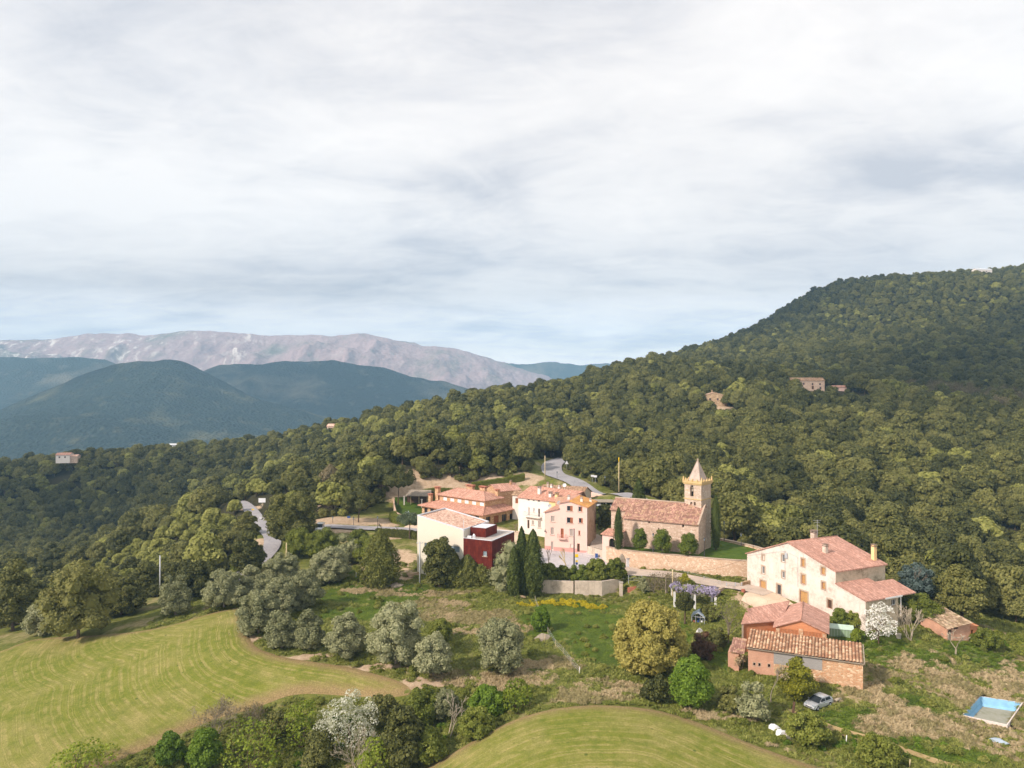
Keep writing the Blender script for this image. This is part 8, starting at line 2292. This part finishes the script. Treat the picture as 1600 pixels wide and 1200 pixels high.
GC = proto_collection('growth_kinds', [proto_tussock(0, 'drygrass', 80, .42, .28, .03), proto_tussock(1, 'dryweed', 80, .55, .36, .03), proto_tuft(2, 'weed', 64, .6, .26, .045), proto_tussock(3, 'weed', 80, .5, .30), proto_weed(0, 'weed'), proto_weed(1, 'bright', .8, .4), proto_weed(2, 'yellowflower', 1.0, .5), proto_weed(3, 'hedge', 1.8, .9, 10, .2), proto_tuft(9, 'lushgrass', 64, .6, .24, .045)])
gr_ = np.random.default_rng(9)
N_ = 60000
X = gr_.uniform(-70, 112, N_); Y = gr_.uniform(84, 172, N_)
k = (np.abs(X) < .78*Y)
k &= ~inpoly(X, Y, field_left) & ~inpoly(X, Y, field_front) & ~inpoly(X, Y, [p[:2] for p in PR])
k &= polydist(X, Y, field_left, True) > .5; k &= polydist(X, Y, field_front, True) > .5
for poly in ([(-4,179),(-3,170),(3,156.5),(23,155.5),(26,160.5),(25.5,171),(18,176.5),(7,180)], tpoly, hits([(1165,928),(1200,922),(1255,955),(1290,975),(1240,962),(1180,952),(1158,940)]), ribbon(road_church, 6.4, 5), [(-21.5,164),(-3.5,155),(1.5,166),(-16,175)], [(35,112.5),(51,105.5),(54,111),(39,118)], [(37,119),(50,114.5),(55,125),(47,128),(40,125)], [(47,150),(57,129.5),(60,124),(74,131),(60,157)], [(73,123.5),(79.5,125),(78,131),(71,130)]):
    k &= ~inpoly(X, Y, poly)
X, Y = X[k], Y[k]
dry = blob(X, Y, dry_spots)+(vnoise(X, Y, 5, 4)-.5)*.8+(vnoise(X, Y, 1.7, 6)-.5)*.4; lush = blob(X, Y, green_spots)+(vnoise(X, Y, 6, 7)-.5)*.7
ear = blob(X, Y, earth_spots)
u_ = gr_.uniform(0, 1, len(X))
ids = np.where(dry > .45, np.where(vnoise(X, Y, 3.2, 12)+gr_.uniform(-.2, .2, len(X)) > .62, 1, np.where(vnoise(X, Y, 4.5, 21)+gr_.uniform(-.25, .25, len(X)) > .66, 3, 0)), np.where(u_ < .80, gr_.integers(2, 4, len(X)), np.where(u_ < .93, 4, 5)))
ids = np.where((u_ > .985) & (dry < .3), 7, ids)
ids = np.where((lush > .45) & (ids < 4) & (ids > 1), 8, ids)
yf = blob(X, Y, [(10.5, 148, 6.5, 1.8), (3, 147, 3, 2.5), (15, 146.5, 5, 1.2)]) > .45
ids = np.where(yf & (u_ > .35) & (vnoise(X, Y, 1.6, 31) > .42), 6, ids)
rav = blob(X, Y, [(-25, 104, 24, 5.5), (-40, 99, 16, 6), (-10, 103, 10, 4), (-34, 165, 8, 9), (-44, 172, 12, 9), (45, 94.5, 16, 2.2), (92, 128, 12, 8)]) > .5
ids = np.where(rav & (u_ > .45), np.where(u_ > .85, 7, np.where(u_ > .65, 5, 4)), ids)
keep = (u_ < np.where(dry > .45, 1.0, .85)) & ~((ear > .5) & (gr_.uniform(0, 1, len(X)) < .8))
keep &= ~((ids >= 4) & (ids != 6) & (ids != 8) & ~rav & (gr_.uniform(0, 1, len(X)) < .55))
X, Y, ids = X[keep], Y[keep], ids[keep]
Z = hill(X, Y)+((vnoise(X, Y, 6, 1)-.5)*.5+(vnoise(X, Y, 2.4, 2)-.5)*.3)*.35-.04
scatter('undergrowth', np.stack([X, Y, Z], 1), gr_.uniform(0, 6.28, len(X)), gr_.uniform(.6, 1.35, len(X)), GC, ids, 'rough grass, dry tufts, weeds and yellow flowers around the fields')
# ------------------------------------------------------------------ camera, light, sky
cam = bpy.data.cameras.new('camera'); co = bpy.data.objects.new('camera', cam); COL.objects.link(co)
co.location = (0, 0, 0); co.rotation_euler = (R(90), 0, 0)
cam.sensor_width = 36; cam.lens = 36*F/1600; cam.clip_end = 40000; cam.clip_start = .5
S.camera = co
SUN_AZ = R(238)      # compass-style, from +Y clockwise
SUN_EL = R(37)
sd = Vector((math.sin(SUN_AZ)*math.cos(SUN_EL), math.cos(SUN_AZ)*math.cos(SUN_EL), math.sin(SUN_EL)))
sun = bpy.data.lights.new('sun', 'SUN'); so = bpy.data.objects.new('sun', sun); COL.objects.link(so)
sun.energy = 5.0; sun.angle = R(4); sun.color = (1.0, .875, .78)
so.rotation_euler = sd.to_track_quat('Z', 'Y').to_euler()
W = bpy.data.worlds.new('World'); S.world = W; W.use_nodes = True
W.node_tree.nodes.clear()
t = NT(W)
sky = t.add('ShaderNodeTexSky', sky_type='NISHITA', sun_disc=False, sun_elevation=SUN_EL, sun_rotation=SUN_AZ, air_density=1.2, dust_density=1.5)
d = t.coord('Generated')
sp = t.add('ShaderNodeSeparateXYZ'); t.l.new(d, sp.inputs[0])
zz = t.math('MAXIMUM', sp.outputs[2], 0.0)
den = t.math('ADD', zz, .17)
u = t.math('DIVIDE', sp.outputs[0], den); v = t.math('DIVIDE', sp.outputs[1], den)
cb = t.add('ShaderNodeCombineXYZ'); t.l.new(u, cb.inputs[0]); t.l.new(v, cb.inputs[1])
p1 = t.mapping(cb.outputs[0], (.85, 1.2, 1), (0, 0, R(-12)), (3.1, .7, 0))
n1 = t.noise(p1, 1.0, 7, .55, .5)
n2 = t.noise(t.mapping(cb.outputs[0], (1.0, 1.5, 1), (0, 0, R(8)), (7.3, 1.2, 0)), 1.5, 8, .58, .6)
n3 = t.noise(t.mapping(cb.outputs[0], (1.6, 2.0, 1), (0, 0, R(20)), (1.3, 8.2, 0)), 2.2, 9, .62, .8)
dens = t.math('ADD', t.math('MULTIPLY', n1, .55), t.math('ADD', t.math('MULTIPLY', n2, .25), t.math('MULTIPLY', n3, .20)))
ccol = t.ramp(dens, [(.40, (1.03, .985, .955)), (.48, (.94, .905, .89)), (.54, (.82, .80, .81)), (.62, (.63, .635, .68))])
bgc = t.add('ShaderNodeBackground'); t.l.new(ccol, bgc.inputs['Color']); t.l.new(t.math('ADD', 1.0, t.math('MULTIPLY', t.ramp(zz, [(.0, 1.), (.12, 0.)]), 1.05)), bgc.inputs['Strength'])
bgs = t.add('ShaderNodeBackground'); t.l.new(sky.outputs[0], bgs.inputs['Color']); bgs.inputs['Strength'].default_value = .15
# the deck ends low in the distance: a pale gap over the horizon, a few thin openings
gap = t.math('ADD', zz, t.math('MULTIPLY', t.math('SUBTRACT', t.noise(t.mapping(d, (2.5, 1, 14)), 1.4, 5, .6), .5), .05))
az = t.math('DIVIDE', sp.outputs[0], t.math('MAXIMUM', sp.outputs[1], .05))
gap = t.math('ADD', gap, t.math('MULTIPLY', t.math('SUBTRACT', t.math('MINIMUM', t.math('MAXIMUM', t.math('MULTIPLY', t.math('ADD', az, .30), -8.0), 0.), 1.), 0.), .09))
low = t.ramp(gap, [(.050, .8), (.068, 1.)])
hole = t.noise(t.mapping(cb.outputs[0], (.16, .55, 1), (0, 0, R(4)), (2.2, 5.1, 0)), 1.1, 5, .6, .4)
cov = t.math('MULTIPLY', low, t.ramp(hole, [(.655, 1.), (.73, .45)]))
mx = t.add('ShaderNodeMixShader'); t.l.new(cov, mx.inputs[0]); t.l.new(bgs.outputs[0], mx.inputs[1]); t.l.new(bgc.outputs[0], mx.inputs[2])
ow = t.add('ShaderNodeOutputWorld'); t.l.new(mx.outputs[0], ow.inputs['Surface'])
S.view_settings.view_transform = 'Standard'; S.view_settings.look = 'None'; S.view_settings.exposure = .17; S.view_settings.gamma = 1
S.cycles.max_bounces = 6; S.cycles.diffuse_bounces = 3; S.cycles.glossy_bounces = 2; S.cycles.transmission_bounces = 3; S.cycles.volume_bounces = 0
S.cycles.transparent_max_bounces = 6
S.cycles.use_denoising = True
try: S.cycles.denoiser = 'OPENIMAGEDENOISE'
except Exception: pass
S.cycles.use_adaptive_sampling = True; S.cycles.adaptive_threshold = .02
